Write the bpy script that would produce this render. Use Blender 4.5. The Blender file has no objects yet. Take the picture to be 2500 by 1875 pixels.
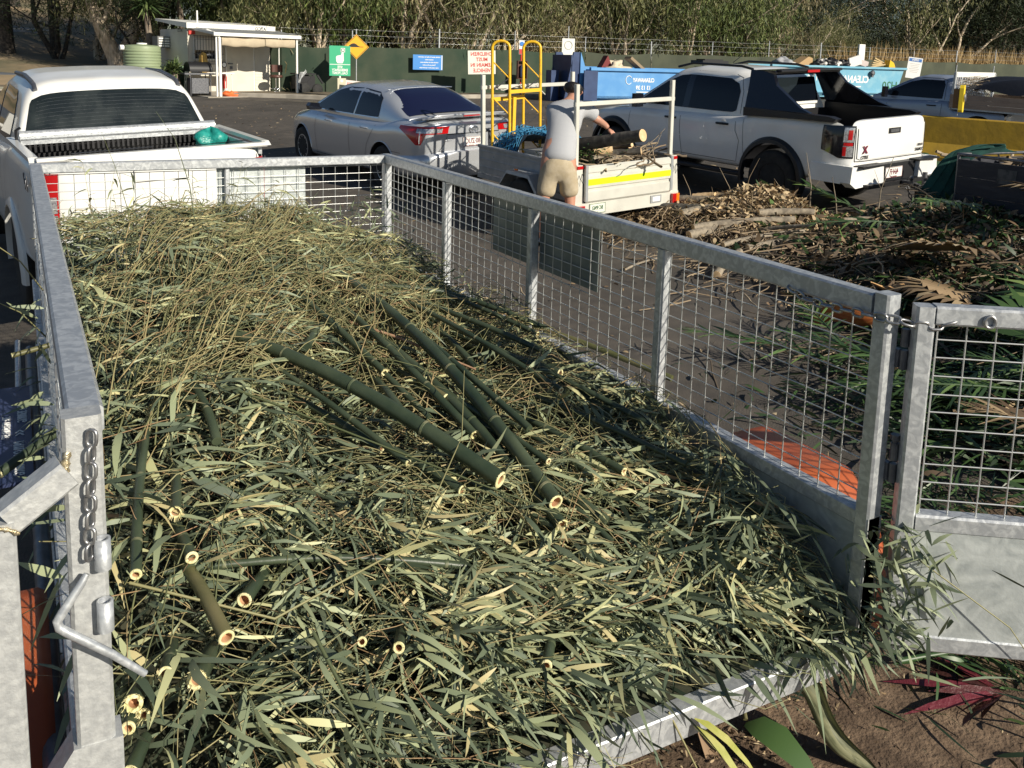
import bpy, bmesh, math, random
import numpy as np
from mathutils import Vector, Matrix

random.seed(7)
RN = np.random.default_rng(11)
SC = bpy.context.scene
COL = SC.collection

# ---------------------------------------------------------------- camera
CAM = np.array([-0.0795, -1.6302, 2.2472])
YAW, PITCH, ROLL = 0.5026, 0.1561, 0.0283
cy, sy, cp, sp = math.cos(YAW), math.sin(YAW), math.cos(PITCH), math.sin(PITCH)
_f = Vector((sy * cp, cy * cp, -sp)); _r = Vector((cy, -sy, 0)); _u = _r.cross(_f)
_r2 = math.cos(ROLL) * _r + math.sin(ROLL) * _u
_u2 = -math.sin(ROLL) * _r + math.cos(ROLL) * _u
cam_data = bpy.data.cameras.new('camera'); cam = bpy.data.objects.new('camera', cam_data); COL.objects.link(cam)
M = Matrix((( _r2.x, _u2.x, -_f.x, CAM[0]), (_r2.y, _u2.y, -_f.y, CAM[1]), (_r2.z, _u2.z, -_f.z, CAM[2]), (0, 0, 0, 1)))
cam.matrix_world = M
cam_data.sensor_width = 36; cam_data.lens = 2214.4 / 2500 * 36
cam_data.shift_y = -437.7 / 2500
cam_data.clip_start = 0.05; cam_data.clip_end = 1500
SC.camera = cam

# ---------------------------------------------------------------- sky and sun
SUN_AZ = math.radians(21)      # from straight behind (-y) towards +x
SUN_EL = math.radians(27)
sdir = Vector((math.sin(SUN_AZ) * math.cos(SUN_EL), -math.cos(SUN_AZ) * math.cos(SUN_EL), math.sin(SUN_EL)))
W = bpy.data.worlds.new('World'); SC.world = W; W.use_nodes = True
nt = W.node_tree; nt.nodes.clear()
wo = nt.nodes.new('ShaderNodeOutputWorld'); bg = nt.nodes.new('ShaderNodeBackground'); sky = nt.nodes.new('ShaderNodeTexSky')
sky.sky_type = 'NISHITA'; sky.sun_disc = False
sky.sun_elevation = SUN_EL
sky.sun_rotation = math.atan2(sdir.x, sdir.y)
sky.air_density = 1.0; sky.dust_density = 0.3; sky.ozone_density = 2.5
bg.inputs[1].default_value = 0.056
nt.links.new(sky.outputs[0], bg.inputs[0]); nt.links.new(bg.outputs[0], wo.inputs[0])
sl = bpy.data.lights.new('sun', 'SUN'); sl.energy = 5.0; sl.angle = math.radians(0.5); sl.color = (1.0, 0.92, 0.78)
so = bpy.data.objects.new('sun', sl); COL.objects.link(so)
so.rotation_euler = (-sdir).to_track_quat('-Z', 'Y').to_euler()
SC.view_settings.view_transform = 'Standard'; SC.view_settings.look = 'None'
SC.view_settings.exposure = 0.28; SC.view_settings.gamma = 1.0
SC.view_settings.use_curve_mapping = False

# ---------------------------------------------------------------- terrain height
def _smin(a, b, k):
    return -k * np.log(np.exp(-a / k) + np.exp(-b / k))

def GZ0(x, y):
    xs = _smin(np.asarray(x, float), 14.0, 1.5)
    xs = np.maximum(xs, -6.0)
    p = -.177 + .0427 * xs + .0314 * np.maximum(np.asarray(y, float), -8)
    return _smin(p, .88 + .008 * np.clip(np.asarray(x, float) - 10, 0, 45), .15)

def GZ(x, y):
    x = np.asarray(x, float); y = np.asarray(y, float)
    d = np.clip((y - 31.5 - .35 * np.maximum(x, -20)) , 0, 400)
    lat = 1 / (1 + np.exp((x - 6.5 - .08 * (y - 30)) / 1.6))
    hill = lat * np.minimum(0.07 * d + .09 * np.clip(d - 13, 0, 400), 14)
    return GZ0(x, y) + hill

# ---------------------------------------------------------------- helpers
def tag(o, label=None, cat=None, group=None, kind=None):
    if label: o['label'] = label
    if cat: o['category'] = cat
    if group: o['group'] = group
    if kind: o['kind'] = kind
    return o

def empty(name, loc=(0, 0, 0), rz=0.0, label=None, cat=None, group=None, mw=None, parent=None):
    o = bpy.data.objects.new(name, None); COL.objects.link(o); o.empty_display_size = .1
    if mw is not None: o.matrix_world = mw
    else:
        o.location = loc; o.rotation_euler = (0, 0, rz)
    if parent: o.parent = parent
    return tag(o, label, cat, group)

def frame_on_ground(x, y, yaw, dz=0.0):
    """placement matrix of a thing standing on the sloping yard; yaw = heading towards +x"""
    e = .5
    gx = float(GZ0(x + e, y) - GZ0(x - e, y)) / (2 * e); gy = float(GZ0(x, y + e) - GZ0(x, y - e)) / (2 * e)
    n = Vector((-gx, -gy, 1)).normalized()
    h = Vector((math.sin(yaw), math.cos(yaw), 0)); h = (h - n * h.dot(n)).normalized(); r = h.cross(n)
    z = float(GZ(x, y)) + dz
    return Matrix(((r.x, h.x, n.x, x), (r.y, h.y, n.y, y), (r.z, h.z, n.z, z), (0, 0, 0, 1)))

def rotz(a):
    return Matrix.Rotation(a, 4, 'Z')

class MB:
    """collects geometry for ONE mesh object"""
    def __init__(self):
        self.v = []; self.n = 0; self.lt = []; self.li = []; self.mi = []; self.sm = []; self.tint = []; self.M = None
    def add(self, v, f, mat=0, smooth=False, tint=None):
        v = np.asarray(v, float).reshape(-1, 3)
        if self.M is not None:
            A = np.array(self.M); v = v @ A[:3, :3].T + A[:3, 3]
        if isinstance(f, np.ndarray):
            k = f.shape[1]; m = len(f)
            self.lt.append(np.full(m, k)); self.li.append((f + self.n).ravel())
        else:
            m = len(f)
            self.lt.append(np.array([len(q) for q in f])); self.li.append(np.array([i + self.n for q in f for i in q]))
        self.mi.append(np.full(m, mat)); self.sm.append(np.full(m, smooth))
        t = np.full(len(v), .5) if tint is None else np.broadcast_to(np.asarray(tint, float), (len(v),))
        self.tint.append(t)
        self.v.append(v); self.n += len(v)
        return self
    def box(self, c, s, mat=0, R=None):
        x, y, z = s[0] / 2, s[1] / 2, s[2] / 2
        v = np.array([(-x, -y, -z), (x, -y, -z), (x, y, -z), (-x, y, -z), (-x, -y, z), (x, -y, z), (x, y, z), (-x, y, z)])
        if R is not None: v = v @ np.array(R)[:3, :3].T
        return self.add(v + np.array(c), [(0, 3, 2, 1), (4, 5, 6, 7), (0, 1, 5, 4), (1, 2, 6, 5), (2, 3, 7, 6), (3, 0, 4, 7)], mat)
    def bar(self, a, b, w, h, mat=0, up=(0, 0, 1), bev=0.0):
        """rectangular tube from a to b, w across, h along up"""
        a = np.array(a, float); b = np.array(b, float); d = b - a; L = np.linalg.norm(d); d /= L
        up = np.array(up, float); s = np.cross(d, up); s /= np.linalg.norm(s); u = np.cross(s, d)
        if bev <= 0:
            pr = [(-w / 2, -h / 2), (w / 2, -h / 2), (w / 2, h / 2), (-w / 2, h / 2)]
        else:
            q = bev; w2, h2 = w / 2, h / 2
            pr = [(-w2 + q, -h2), (w2 - q, -h2), (w2, -h2 + q), (w2, h2 - q), (w2 - q, h2), (-w2 + q, h2), (-w2, h2 - q), (-w2, -h2 + q)]
        n = len(pr)
        v = [a + s * p + u * q for p, q in pr] + [b + s * p + u * q for p, q in pr]
        f = [tuple(range(n)), tuple(range(2 * n - 1, n - 1, -1))] + [(i, i + n, (i + 1) % n + n, (i + 1) % n) for i in range(n)]
        return self.add(v, f, mat)
    def tube(self, pts, r, n=8, mat=0, caps=True, smooth=True, tint=None, closed=False):
        P = np.asarray(pts, float); m = len(P)
        r = np.broadcast_to(np.asarray(r, float), (m,))
        if closed: T = np.roll(P, -1, 0) - np.roll(P, 1, 0)
        else: T = np.gradient(P, axis=0)
        T /= np.linalg.norm(T, axis=1)[:, None] + 1e-12
        ref = np.array([0, 0, 1.0]) if abs(T[0][2]) < .9 else np.array([1.0, 0, 0])
        U = np.zeros((m, 3)); u = ref - T[0] * ref.dot(T[0]); u /= np.linalg.norm(u)
        for i in range(m):
            u = u - T[i] * u.dot(T[i]); u /= np.linalg.norm(u) + 1e-12; U[i] = u
        V = np.cross(T, U)
        a = np.arange(n) * 2 * np.pi / n
        ring = P[:, None, :] + r[:, None, None] * (np.cos(a)[None, :, None] * U[:, None, :] + np.sin(a)[None, :, None] * V[:, None, :])
        v = ring.reshape(-1, 3)
        f = []
        mm = m if closed else m - 1
        for i in range(mm):
            j = (i + 1) % m
            for k in range(n):
                k2 = (k + 1) % n
                f.append((i * n + k, i * n + k2, j * n + k2, j * n + k))
        self.add(v, np.array(f), mat, smooth, tint)
        if caps and not closed:
            self.add(ring[0], [tuple(range(n - 1, -1, -1))], mat, False, tint); self.add(ring[-1], [tuple(range(n))], mat, False, tint)
        return self
    def cyl(self, a, b, r, n=16, mat=0, r2=None, smooth=True):
        return self.tube([a, b], [r, r if r2 is None else r2], n, mat, True, smooth)
    def lathe(self, prof, n=24, mat=0, smooth=True, caps=True, c=(0, 0, 0), axis='z'):
        """profile of (radius, height)"""
        prof = np.array(prof, float); m = len(prof); a = np.arange(n) * 2 * np.pi / n
        v = np.zeros((m, n, 3))
        v[:, :, 0] = prof[:, 0:1] * np.cos(a); v[:, :, 1] = prof[:, 0:1] * np.sin(a); v[:, :, 2] = prof[:, 1:2]
        if axis == 'x': v = v[:, :, [2, 0, 1]]
        if axis == 'y': v = v[:, :, [1, 2, 0]]
        v = v + np.array(c)
        f = [(i * n + k, i * n + (k + 1) % n, (i + 1) * n + (k + 1) % n, (i + 1) * n + k) for i in range(m - 1) for k in range(n)]
        self.add(v.reshape(-1, 3), np.array(f), mat, smooth)
        if caps:
            self.add(v[0], [tuple(range(n - 1, -1, -1))], mat); self.add(v[-1], [tuple(range(n))], mat)
        return self
    def grid(self, G, mat=0, smooth=True, cu=False, cv=False, tint=None, flip=False):
        G = np.asarray(G, float); m, n = G.shape[:2]
        I = np.arange(m if cu else m - 1); J = np.arange(n if cv else n - 1)
        ii, jj = np.meshgrid(I, J, indexing='ij'); i2 = (ii + 1) % m; j2 = (jj + 1) % n
        f = np.stack([ii * n + jj, i2 * n + jj, i2 * n + j2, ii * n + j2], -1).reshape(-1, 4)
        if flip: f = f[:, ::-1]
        return self.add(G.reshape(-1, 3), f, mat, smooth, tint)
    def prism(self, poly, d, mat=0, smooth=False):
        """polygon (list of 3D points) extruded by vector d"""
        P = np.asarray(poly, float); n = len(P); d = np.array(d, float)
        v = np.vstack([P, P + d])
        f = [tuple(range(n - 1, -1, -1)), tuple(range(n, 2 * n))] + [(i, (i + 1) % n, (i + 1) % n + n, i + n) for i in range(n)]
        return self.add(v, f, mat, smooth)
    def mesh(self, name, mats, sharp=None):
        me = bpy.data.meshes.new(name)
        V = np.vstack(self.v).astype(np.float32); lt = np.concatenate(self.lt); li = np.concatenate(self.li)
        me.vertices.add(len(V)); me.vertices.foreach_set('co', V.ravel())
        me.loops.add(len(li)); me.loops.foreach_set('vertex_index', li.astype(np.int32))
        me.polygons.add(len(lt)); ls = np.concatenate([[0], np.cumsum(lt)[:-1]])
        me.polygons.foreach_set('loop_start', ls.astype(np.int32))
        try: me.polygons.foreach_set('loop_total', lt.astype(np.int32))
        except Exception: pass
        if not isinstance(mats, (list, tuple)): mats = [mats]
        for m in mats: me.materials.append(m)
        me.polygons.foreach_set('material_index', np.concatenate(self.mi).astype(np.int32))
        me.polygons.foreach_set('use_smooth', np.concatenate(self.sm).astype(bool))
        a = me.attributes.new('tint', 'FLOAT', 'POINT'); a.data.foreach_set('value', np.concatenate(self.tint).astype(np.float32))
        me.update(calc_edges=True)
        if sharp: me.set_sharp_from_angle(angle=math.radians(sharp))
        return me
    def build(self, name, mats, parent=None, sharp=None, label=None, cat=None, group=None, kind=None, mw=None):
        o = bpy.data.objects.new(name, self.mesh(name, mats, sharp)); COL.objects.link(o)
        if parent: o.parent = parent
        if mw is not None: o.matrix_world = mw
        return tag(o, label, cat, group, kind)

def copy_tree(o, parent=None):
    c = o.copy(); COL.objects.link(c); c.parent = parent
    for ch in list(o.children): copy_tree(ch, c)
    return c

def text_mesh(name, s, size, mat, M4, parent, mirror=True, ext=.0015, bold=0.0, align='CENTER', squash=1.0, label=None):
    """lettering as thin raised print; the whole place reads mirrored, as the photograph shows it"""
    cu = bpy.data.curves.new(name, 'FONT'); cu.body = s; cu.size = size; cu.align_x = align; cu.align_y = 'CENTER'
    cu.extrude = ext; cu.offset = bold; cu.resolution_u = 2; cu.space_line = .95
    t = bpy.data.objects.new('tmp', cu); COL.objects.link(t)
    dg = bpy.context.evaluated_depsgraph_get(); me = bpy.data.meshes.new_from_object(t.evaluated_get(dg))
    COL.objects.unlink(t); bpy.data.objects.remove(t)
    S = Matrix.Diagonal((-squash if mirror else squash, 1, 1, 1))
    me.transform(M4 @ S)
    if mirror: me.flip_normals()
    me.materials.clear(); me.materials.append(mat); me.name = name
    o = bpy.data.objects.new(name, me); COL.objects.link(o); o.parent = parent
    if label: o['label'] = label
    return o

def face_mat(origin, right, up):
    r = Vector(right).normalized(); u = Vector(up).normalized(); n = r.cross(u); o = Vector(origin)
    return Matrix(((r.x, u.x, n.x, o.x), (r.y, u.y, n.y, o.y), (r.z, u.z, n.z, o.z), (0, 0, 0, 1)))

# ---------------------------------------------------------------- materials
def mat(name, col, rough=.5, metal=0.0, col2=None, scale=8.0, detail=4.0, mixpos=(.4, .65), bump=0.0, bscale=None, spec=.5,
        coat=0.0, emit=None, alpha=None, trans=0.0, tint=None, tintcol=None, rvar=0.0, stretch=None, distort=0.0, backcol=None, big=None):
    m = bpy.data.materials.new(name); m.use_nodes = True; n = m.node_tree; N = n.nodes; L = n.links
    b = N['Principled BSDF']
    b.inputs['Roughness'].default_value = rough; b.inputs['Metallic'].default_value = metal
    b.inputs['Specular IOR Level'].default_value = spec
    if coat: b.inputs['Coat Weight'].default_value = coat; b.inputs['Coat Roughness'].default_value = .06
    if trans: b.inputs['Transmission Weight'].default_value = trans
    if alpha is not None: b.inputs['Alpha'].default_value = alpha
    c = tuple(col) + (1,); b.inputs['Base Color'].default_value = c
    src = None
    tc = N.new('ShaderNodeTexCoord'); vec = tc.outputs['Object']
    if stretch:
        mp = N.new('ShaderNodeMapping'); mp.inputs['Scale'].default_value = stretch; L.new(vec, mp.inputs[0]); vec = mp.outputs[0]
    if col2 is not None:
        nz = N.new('ShaderNodeTexNoise'); nz.inputs['Scale'].default_value = scale; nz.inputs['Detail'].default_value = detail
        nz.inputs['Distortion'].default_value = distort
        L.new(vec, nz.inputs['Vector'])
        mr = N.new('ShaderNodeMapRange'); mr.inputs[1].default_value = mixpos[0]; mr.inputs[2].default_value = mixpos[1]
        L.new(nz.outputs['Fac'], mr.inputs[0])
        mx = N.new('ShaderNodeMix'); mx.data_type = 'RGBA'; mx.inputs[6].default_value = c; mx.inputs[7].default_value = tuple(col2) + (1,)
        L.new(mr.outputs[0], mx.inputs[0]); src = mx.outputs[2]
        if big:
            nz2 = N.new('ShaderNodeTexNoise'); nz2.inputs['Scale'].default_value = big[0]; nz2.inputs['Detail'].default_value = 5; L.new(vec, nz2.inputs['Vector'])
            mr3 = N.new('ShaderNodeMapRange'); mr3.inputs[1].default_value = .35; mr3.inputs[2].default_value = .62; mr3.inputs[3].default_value = big[1]; mr3.inputs[4].default_value = 1.0
            L.new(nz2.outputs['Fac'], mr3.inputs[0]); m3 = N.new('ShaderNodeMix'); m3.data_type = 'RGBA'; m3.blend_type = 'MULTIPLY'; m3.inputs[0].default_value = 1
            L.new(src, m3.inputs[6]); L.new(mr3.outputs[0], m3.inputs[7]); src = m3.outputs[2]
        if rvar:
            mr2 = N.new('ShaderNodeMapRange'); mr2.inputs[3].default_value = rough - rvar; mr2.inputs[4].default_value = rough + rvar
            L.new(nz.outputs['Fac'], mr2.inputs[0]); L.new(mr2.outputs[0], b.inputs['Roughness'])
    if tint:
        at = N.new('ShaderNodeAttribute'); at.attribute_name = 'tint'
        cr = N.new('ShaderNodeValToRGB'); e = cr.color_ramp.elements
        e[0].position = tint[0][0]; e[0].color = tuple(tint[0][1]) + (1,); e[1].position = tint[-1][0]; e[1].color = tuple(tint[-1][1]) + (1,)
        for p, q in tint[1:-1]:
            k = e.new(p); k.color = tuple(q) + (1,)
        L.new(at.outputs['Fac'], cr.inputs[0])
        if src is None: src = cr.outputs[0]
        else:
            m2 = N.new('ShaderNodeMix'); m2.data_type = 'RGBA'; m2.blend_type = 'MULTIPLY'; m2.inputs[0].default_value = 1
            L.new(cr.outputs[0], m2.inputs[6]); L.new(src, m2.inputs[7]); src = m2.outputs[2]
    if src is not None: L.new(src, b.inputs['Base Color'])
    if bump:
        nb = N.new('ShaderNodeTexNoise'); nb.inputs['Scale'].default_value = bscale or scale * 3; nb.inputs['Detail'].default_value = 6
        L.new(vec, nb.inputs['Vector'])
        bp = N.new('ShaderNodeBump'); bp.inputs['Strength'].default_value = bump; bp.inputs['Distance'].default_value = .01
        L.new(nb.outputs['Fac'], bp.inputs['Height']); L.new(bp.outputs[0], b.inputs['Normal'])
    return m

MT = {}
MT['galv'] = mat('galvanised_steel', (.44, .46, .48), .42, .5, col2=(.62, .64, .65), scale=34, detail=6, mixpos=(.42, .62), bump=.10, bscale=60, rvar=.1, distort=1.2)
MT['galv_cast'] = mat('galvanised_rough', (.44, .45, .45), .5, .4, col2=(.56, .57, .56), scale=70, detail=6, mixpos=(.38, .66), bump=.16, bscale=110, rvar=.1)
MT['galv_plate'] = mat('galvanised_plate', (.46, .50, .50), .46, .5, col2=(.66, .70, .69), scale=9, detail=7, mixpos=(.35, .68), bump=.08, bscale=90, rvar=.08, distort=2.5)
MT['plate_shade'] = mat('shaded_sheet_plate', (.15, .175, .165), .5, .25, col2=(.21, .235, .22), scale=7, detail=6, rvar=.06)  # darker copy of the galvanised plate, the side's shade put into its colour
MT['wire'] = mat('wire_steel', (.58, .59, .58), .38, .7)
MT['steel_dark'] = mat('dark_steel', (.12, .125, .14), .45, .6, col2=(.2, .2, .21), scale=20)
MT['weld'] = mat('weld_bead', (.45, .36, .2), .35, .8, col2=(.6, .55, .42), scale=60, bump=.4)
MT['deck'] = mat('deck_plate', (.045, .05, .052), .55, .2, col2=(.09, .095, .09), scale=14, bump=.2)
MT['white_paint'] = mat('white_car_paint', (.80, .80, .78), .28, 0, coat=.6, col2=(.76, .75, .72), scale=3)
MT['ute_white'] = mat('white_ute_paint', (.78, .78, .75), .32, 0, coat=.5, col2=(.72, .71, .67), scale=4, mixpos=(.45, .7))
MT['silver'] = mat('silver_car_paint', (.62, .64, .67), .26, .55, coat=.8)
MT['ute_blue'] = mat('grey_blue_paint', (.30, .34, .42), .3, .3, coat=.6)
MT['black_plastic'] = mat('black_plastic', (.012, .012, .014), .45)
MT['black_gloss'] = mat('gloss_black', (.008, .009, .014), .12, coat=.5)
MT['glass'] = mat('dark_car_glass', (.004, .006, .010), .03, 0, spec=.45)
MT['glass_blue'] = mat('tinted_blue_glass', (.008, .010, .035), .04, 0, spec=.5)
MT['glass_dusty'] = mat('dusty_rear_glass', (.010, .014, .014), .13, 0, spec=.7, col2=(.035, .042, .04), scale=5, detail=8, mixpos=(.45, .8), rvar=.04)
MT['red_lens'] = mat('red_lens', (.45, .008, .01), .12, coat=1)
MT['orange_lens'] = mat('orange_lens', (.85, .2, .01), .15, coat=1)
MT['clear_lens'] = mat('clear_lens', (.62, .62, .64), .12, .5, coat=1, col2=(.3, .3, .33), scale=60)
MT['chrome'] = mat('chrome', (.75, .76, .78), .12, 1.0)
MT['rubber'] = mat('tyre_rubber', (.018, .018, .018), .8, col2=(.03, .03, .028), scale=12)
MT['rim'] = mat('alloy_rim', (.55, .56, .58), .3, .8)
MT['rim_black'] = mat('black_rim', (.015, .015, .017), .3, .5)
MT['line'] = mat('panel_gap', (.01, .01, .012), .7)
MT['plate_white'] = mat('number_plate', (.78, .78, .74), .4)
MT['maroon'] = mat('maroon_print', (.16, .01, .03), .5)
MT['black_print'] = mat('black_print', (.015, .015, .015), .5)
MT['green_print'] = mat('green_print', (.02, .10, .04), .6)
MT['white_print'] = mat('white_print', (.82, .82, .80), .5)
MT['red_print'] = mat('red_print', (.55, .04, .03), .5)
MT['skin'] = mat('skin', (.52, .27, .18), .5, col2=(.46, .22, .15), scale=12)
MT['hair'] = mat('black_hair', (.012, .009, .007), .5, bump=.8, bscale=90)
MT['bark'] = mat('rough_bark', (.16, .12, .09), .9, col2=(.30, .25, .19), scale=14, detail=8, bump=.8, bscale=30, stretch=(1, 1, .35))
MT['bark_pale'] = mat('pale_papery_bark', (.38, .30, .21), .85, col2=(.68, .57, .43), scale=9, detail=8, bump=.6, bscale=24, mixpos=(.35, .6), stretch=(1, 1, .3))
MT['bark_dark'] = mat('dark_bark', (.035, .03, .026), .9, col2=(.09, .075, .06), scale=12, detail=8, bump=.8)
MT['wood_cut'] = mat('fresh_cut_wood', (.62, .42, .22), .8, col2=(.74, .55, .33), scale=18, detail=3)
MT['log_bark'] = mat('log_bark', (.15, .125, .095), .9, col2=(.32, .27, .20), scale=16, detail=8, bump=.7, bscale=36, mixpos=(.35, .62))
MT['log_dark'] = mat('dark_log_bark', (.045, .04, .036), .85, col2=(.11, .10, .085), scale=14, detail=8, bump=.7, bscale=30)
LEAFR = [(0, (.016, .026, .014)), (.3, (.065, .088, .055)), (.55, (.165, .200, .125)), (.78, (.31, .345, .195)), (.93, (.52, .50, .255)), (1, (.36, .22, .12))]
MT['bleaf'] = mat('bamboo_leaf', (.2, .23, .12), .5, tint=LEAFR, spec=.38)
MT['twig'] = mat('bamboo_twig', (.3, .28, .12), .55, tint=[(0, (.05, .07, .03)), (.4, (.16, .17, .075)), (.75, (.36, .31, .15)), (1, (.30, .17, .09))])
MT['culm'] = mat('green_bamboo_culm', (.026, .042, .024), .40, col2=(.085, .105, .060), scale=5, detail=5, mixpos=(.35, .75), stretch=(1, 1, 1), spec=.5, bump=.12, bscale=40)
MT['culm_old'] = mat('olive_bamboo_culm', (.09, .095, .035), .45, col2=(.17, .15, .07), scale=5, detail=5)
MT['node'] = mat('bamboo_node', (.22, .21, .12), .6, col2=(.07, .09, .045), scale=26, mixpos=(.35, .55))
MT['bcut'] = mat('bamboo_cut_face', (.78, .70, .40), .7, col2=(.66, .62, .30), scale=50)
MT['bhollow'] = mat('bamboo_hollow', (.42, .22, .11), .8, col2=(.6, .36, .2), scale=20)
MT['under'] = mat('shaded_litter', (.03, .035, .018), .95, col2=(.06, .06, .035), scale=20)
MT['rail_orange'] = mat('orange_plastic', (.42, .10, .03), .45, col2=(.30, .06, .02), scale=5)
MT['navy'] = mat('navy_print_card', (.035, .05, .12), .5)
# ---------------------------------------------------------------- ground
MT['asphalt'] = mat('asphalt', (.072, .063, .054), .85, col2=(.125, .106, .086), scale=6, detail=14, mixpos=(.3, .72), bump=.6, bscale=90, big=(.45, .62))
MT['dirt'] = mat('brown_soil', (.10, .065, .04), .95, col2=(.22, .15, .095), scale=9, detail=10, bump=1.0, bscale=60)
MT['bank'] = mat('dry_grass_bank', (.13, .115, .06), .95, col2=(.33, .24, .14), scale=.35, detail=10, mixpos=(.35, .62), bump=.6, bscale=8)
MT['verge'] = mat('leaf_litter_verge', (.13, .10, .065), .95, col2=(.22, .18, .12), scale=1.5, detail=10, bump=.6, bscale=14)
MT['concrete'] = mat('kerb_concrete', (.40, .36, .30), .85, col2=(.30, .27, .22), scale=3, detail=8, bump=.3)
MT['path'] = mat('pale_path', (.36, .33, .28), .9, col2=(.26, .24, .2), scale=2)
MT['roadblue'] = mat('far_road', (.12, .13, .15), .7, col2=(.10, .11, .12), scale=2)

KERB = [(-14, 34.5), (-4, 33.6), (2.0, 32.3), (5.2, 30.6), (7.9, 28.7), (9.0, 27.6), (10.5, 27.1), (14.3, 28.1), (20, 28.3), (40, 28.4), (70, 28.4), (260, 28.4)]
def kerb_y(x):
    return np.interp(x, [k[0] for k in KERB], [k[1] for k in KERB])
xs = np.concatenate([np.arange(-160, -12, 6), np.arange(-12, 30, .5), np.arange(30, 60, 2.), np.arange(60, 320, 10)])
def sheet(name, mt, y0, y1, n, zoff=0.0, xr=None, kind='structure', pw=1.0):
    """terrain strip between two curves y0(x), y1(x)"""
    X = xs if xr is None else xs[(xs >= xr[0]) & (xs <= xr[1])]
    G = np.zeros((len(X), n, 3)); t = np.linspace(0, 1, n) ** pw
    a = y0(X); b = y1(X)
    G[:, :, 0] = X[:, None]; G[:, :, 1] = a[:, None] + (b - a)[:, None] * t[None, :]
    G[:, :, 2] = GZ(G[:, :, 0], G[:, :, 1]) + zoff
    m = MB(); m.grid(G, smooth=True)
    return m.build(name, mt, kind=kind)
sheet('yard_asphalt', MT['asphalt'], lambda x: 0 * x - 60, kerb_y, 140)
sheet('ground', MT['verge'], lambda x: kerb_y(x) + .14, lambda x: 0 * x + 33.5 + np.maximum(0, kerb_y(x) - 33) , 8, .10)
sheet('grass_bank', MT['bank'], lambda x: 0 * x + 33.5 + np.maximum(0, kerb_y(x) - 33), lambda x: 0 * x + 700, 90, .10, pw=2.2)
# kerb in short cast lengths
kr = empty('kerb'); tag(kr, None, None, None, 'structure')
pts = []
for i in range(len(KERB) - 3):
    a = np.array(KERB[i]); b = np.array(KERB[i + 1]); n = max(1, int(np.linalg.norm(b - a) / 1.5))
    for k in range(n): pts.append(a + (b - a) * k / n)
for i in range(len(pts) - 1):
    a, b = pts[i], pts[i + 1]
    if a[0] > 42 or a[0] < -9: continue
    m = MB(); d = (b - a) / np.linalg.norm(b - a) * .006
    za, zb = float(GZ0(*a)), float(GZ0(*b))
    A = np.array([*(a + d), za + .03]); B = np.array([*(b - d), zb + .03])
    m.bar(A, B, .15, .22, bev=.02); m.build('kerb_stone', MT['concrete'], kr)
# worn white hatching on the asphalt in front of the hut
hz = MB()
for i in range(9):
    x0 = 5.9 + i * .62; y0 = kerb_y(x0) - 2.1 + .02 * i
    P = []
    for (dx, dy) in ((0, 0), (.14, -.03), (-.75, 1.55), (-.89, 1.58)):
        x, y = x0 + dx, y0 + dy; P.append((x, y, float(GZ(x, y)) + .006))
    hz.add(P, [(0, 1, 2, 3)])
for k in range(12):
    x0 = 5.2 + k * .5; y0 = kerb_y(x0) - 2.15; x1 = x0 + .5; y1 = kerb_y(x1) - 2.15
    hz.add([(x0, y0, float(GZ(x0, y0)) + .01), (x1, y1, float(GZ(x1, y1)) + .01), (x1, y1 + .12, float(GZ(x1, y1 + .12)) + .01), (x0, y0 + .12, float(GZ(x0, y0 + .12)) + .01)], [(0, 1, 2, 3)])
hz.build('road_marking', mat('worn_marking', (.30, .26, .2), .9, col2=(.14, .125, .10), scale=2, mixpos=(.4, .6)), kind='structure')
# soil by the open tailgate and asphalt crumbs
def patch(name, mt, cx, cy_, rx, ry, zo, seed, rot=0.0, hgt=.03):
    rn = np.random.default_rng(seed); n = 48; m = 10
    a = np.linspace(0, 2 * np.pi, n, endpoint=False); R = 1 + .12 * np.sin(3 * a + seed) + .08 * np.sin(7 * a + 2 * seed) + .05 * rn.standard_normal(n)
    G = np.zeros((m, n, 3))
    for i in range(m):
        t = (i / (m - 1)); u = rx * R * t * np.cos(a); v = ry * R * t * np.sin(a)
        x = cx + u * math.cos(rot) - v * math.sin(rot); y = cy_ + u * math.sin(rot) + v * math.cos(rot)
        G[i, :, 0] = x; G[i, :, 1] = y; G[i, :, 2] = GZ(x, y) + zo + hgt * (1 - t ** 2) * (1 + (.3 * rn.standard_normal(n) if i > 2 else 0))
        if i == m - 1: G[i, :, 2] -= .02 + zo
    mb = MB(); mb.grid(G, cv=True, smooth=True); return mb.build(name, mt, kind='structure')
patch('soil', MT['dirt'], 2.6, .1, 2.3, 1.5, .004, 3, .3, .04)
patch('pale_track', MT['path'], -6.5, 52, 9.5, 1.5, .12, 5, .10, .05)
patch('far_road', MT['roadblue'], -9, 38.5, 9, 2.6, .1, 8, -.12, .05)
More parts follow.
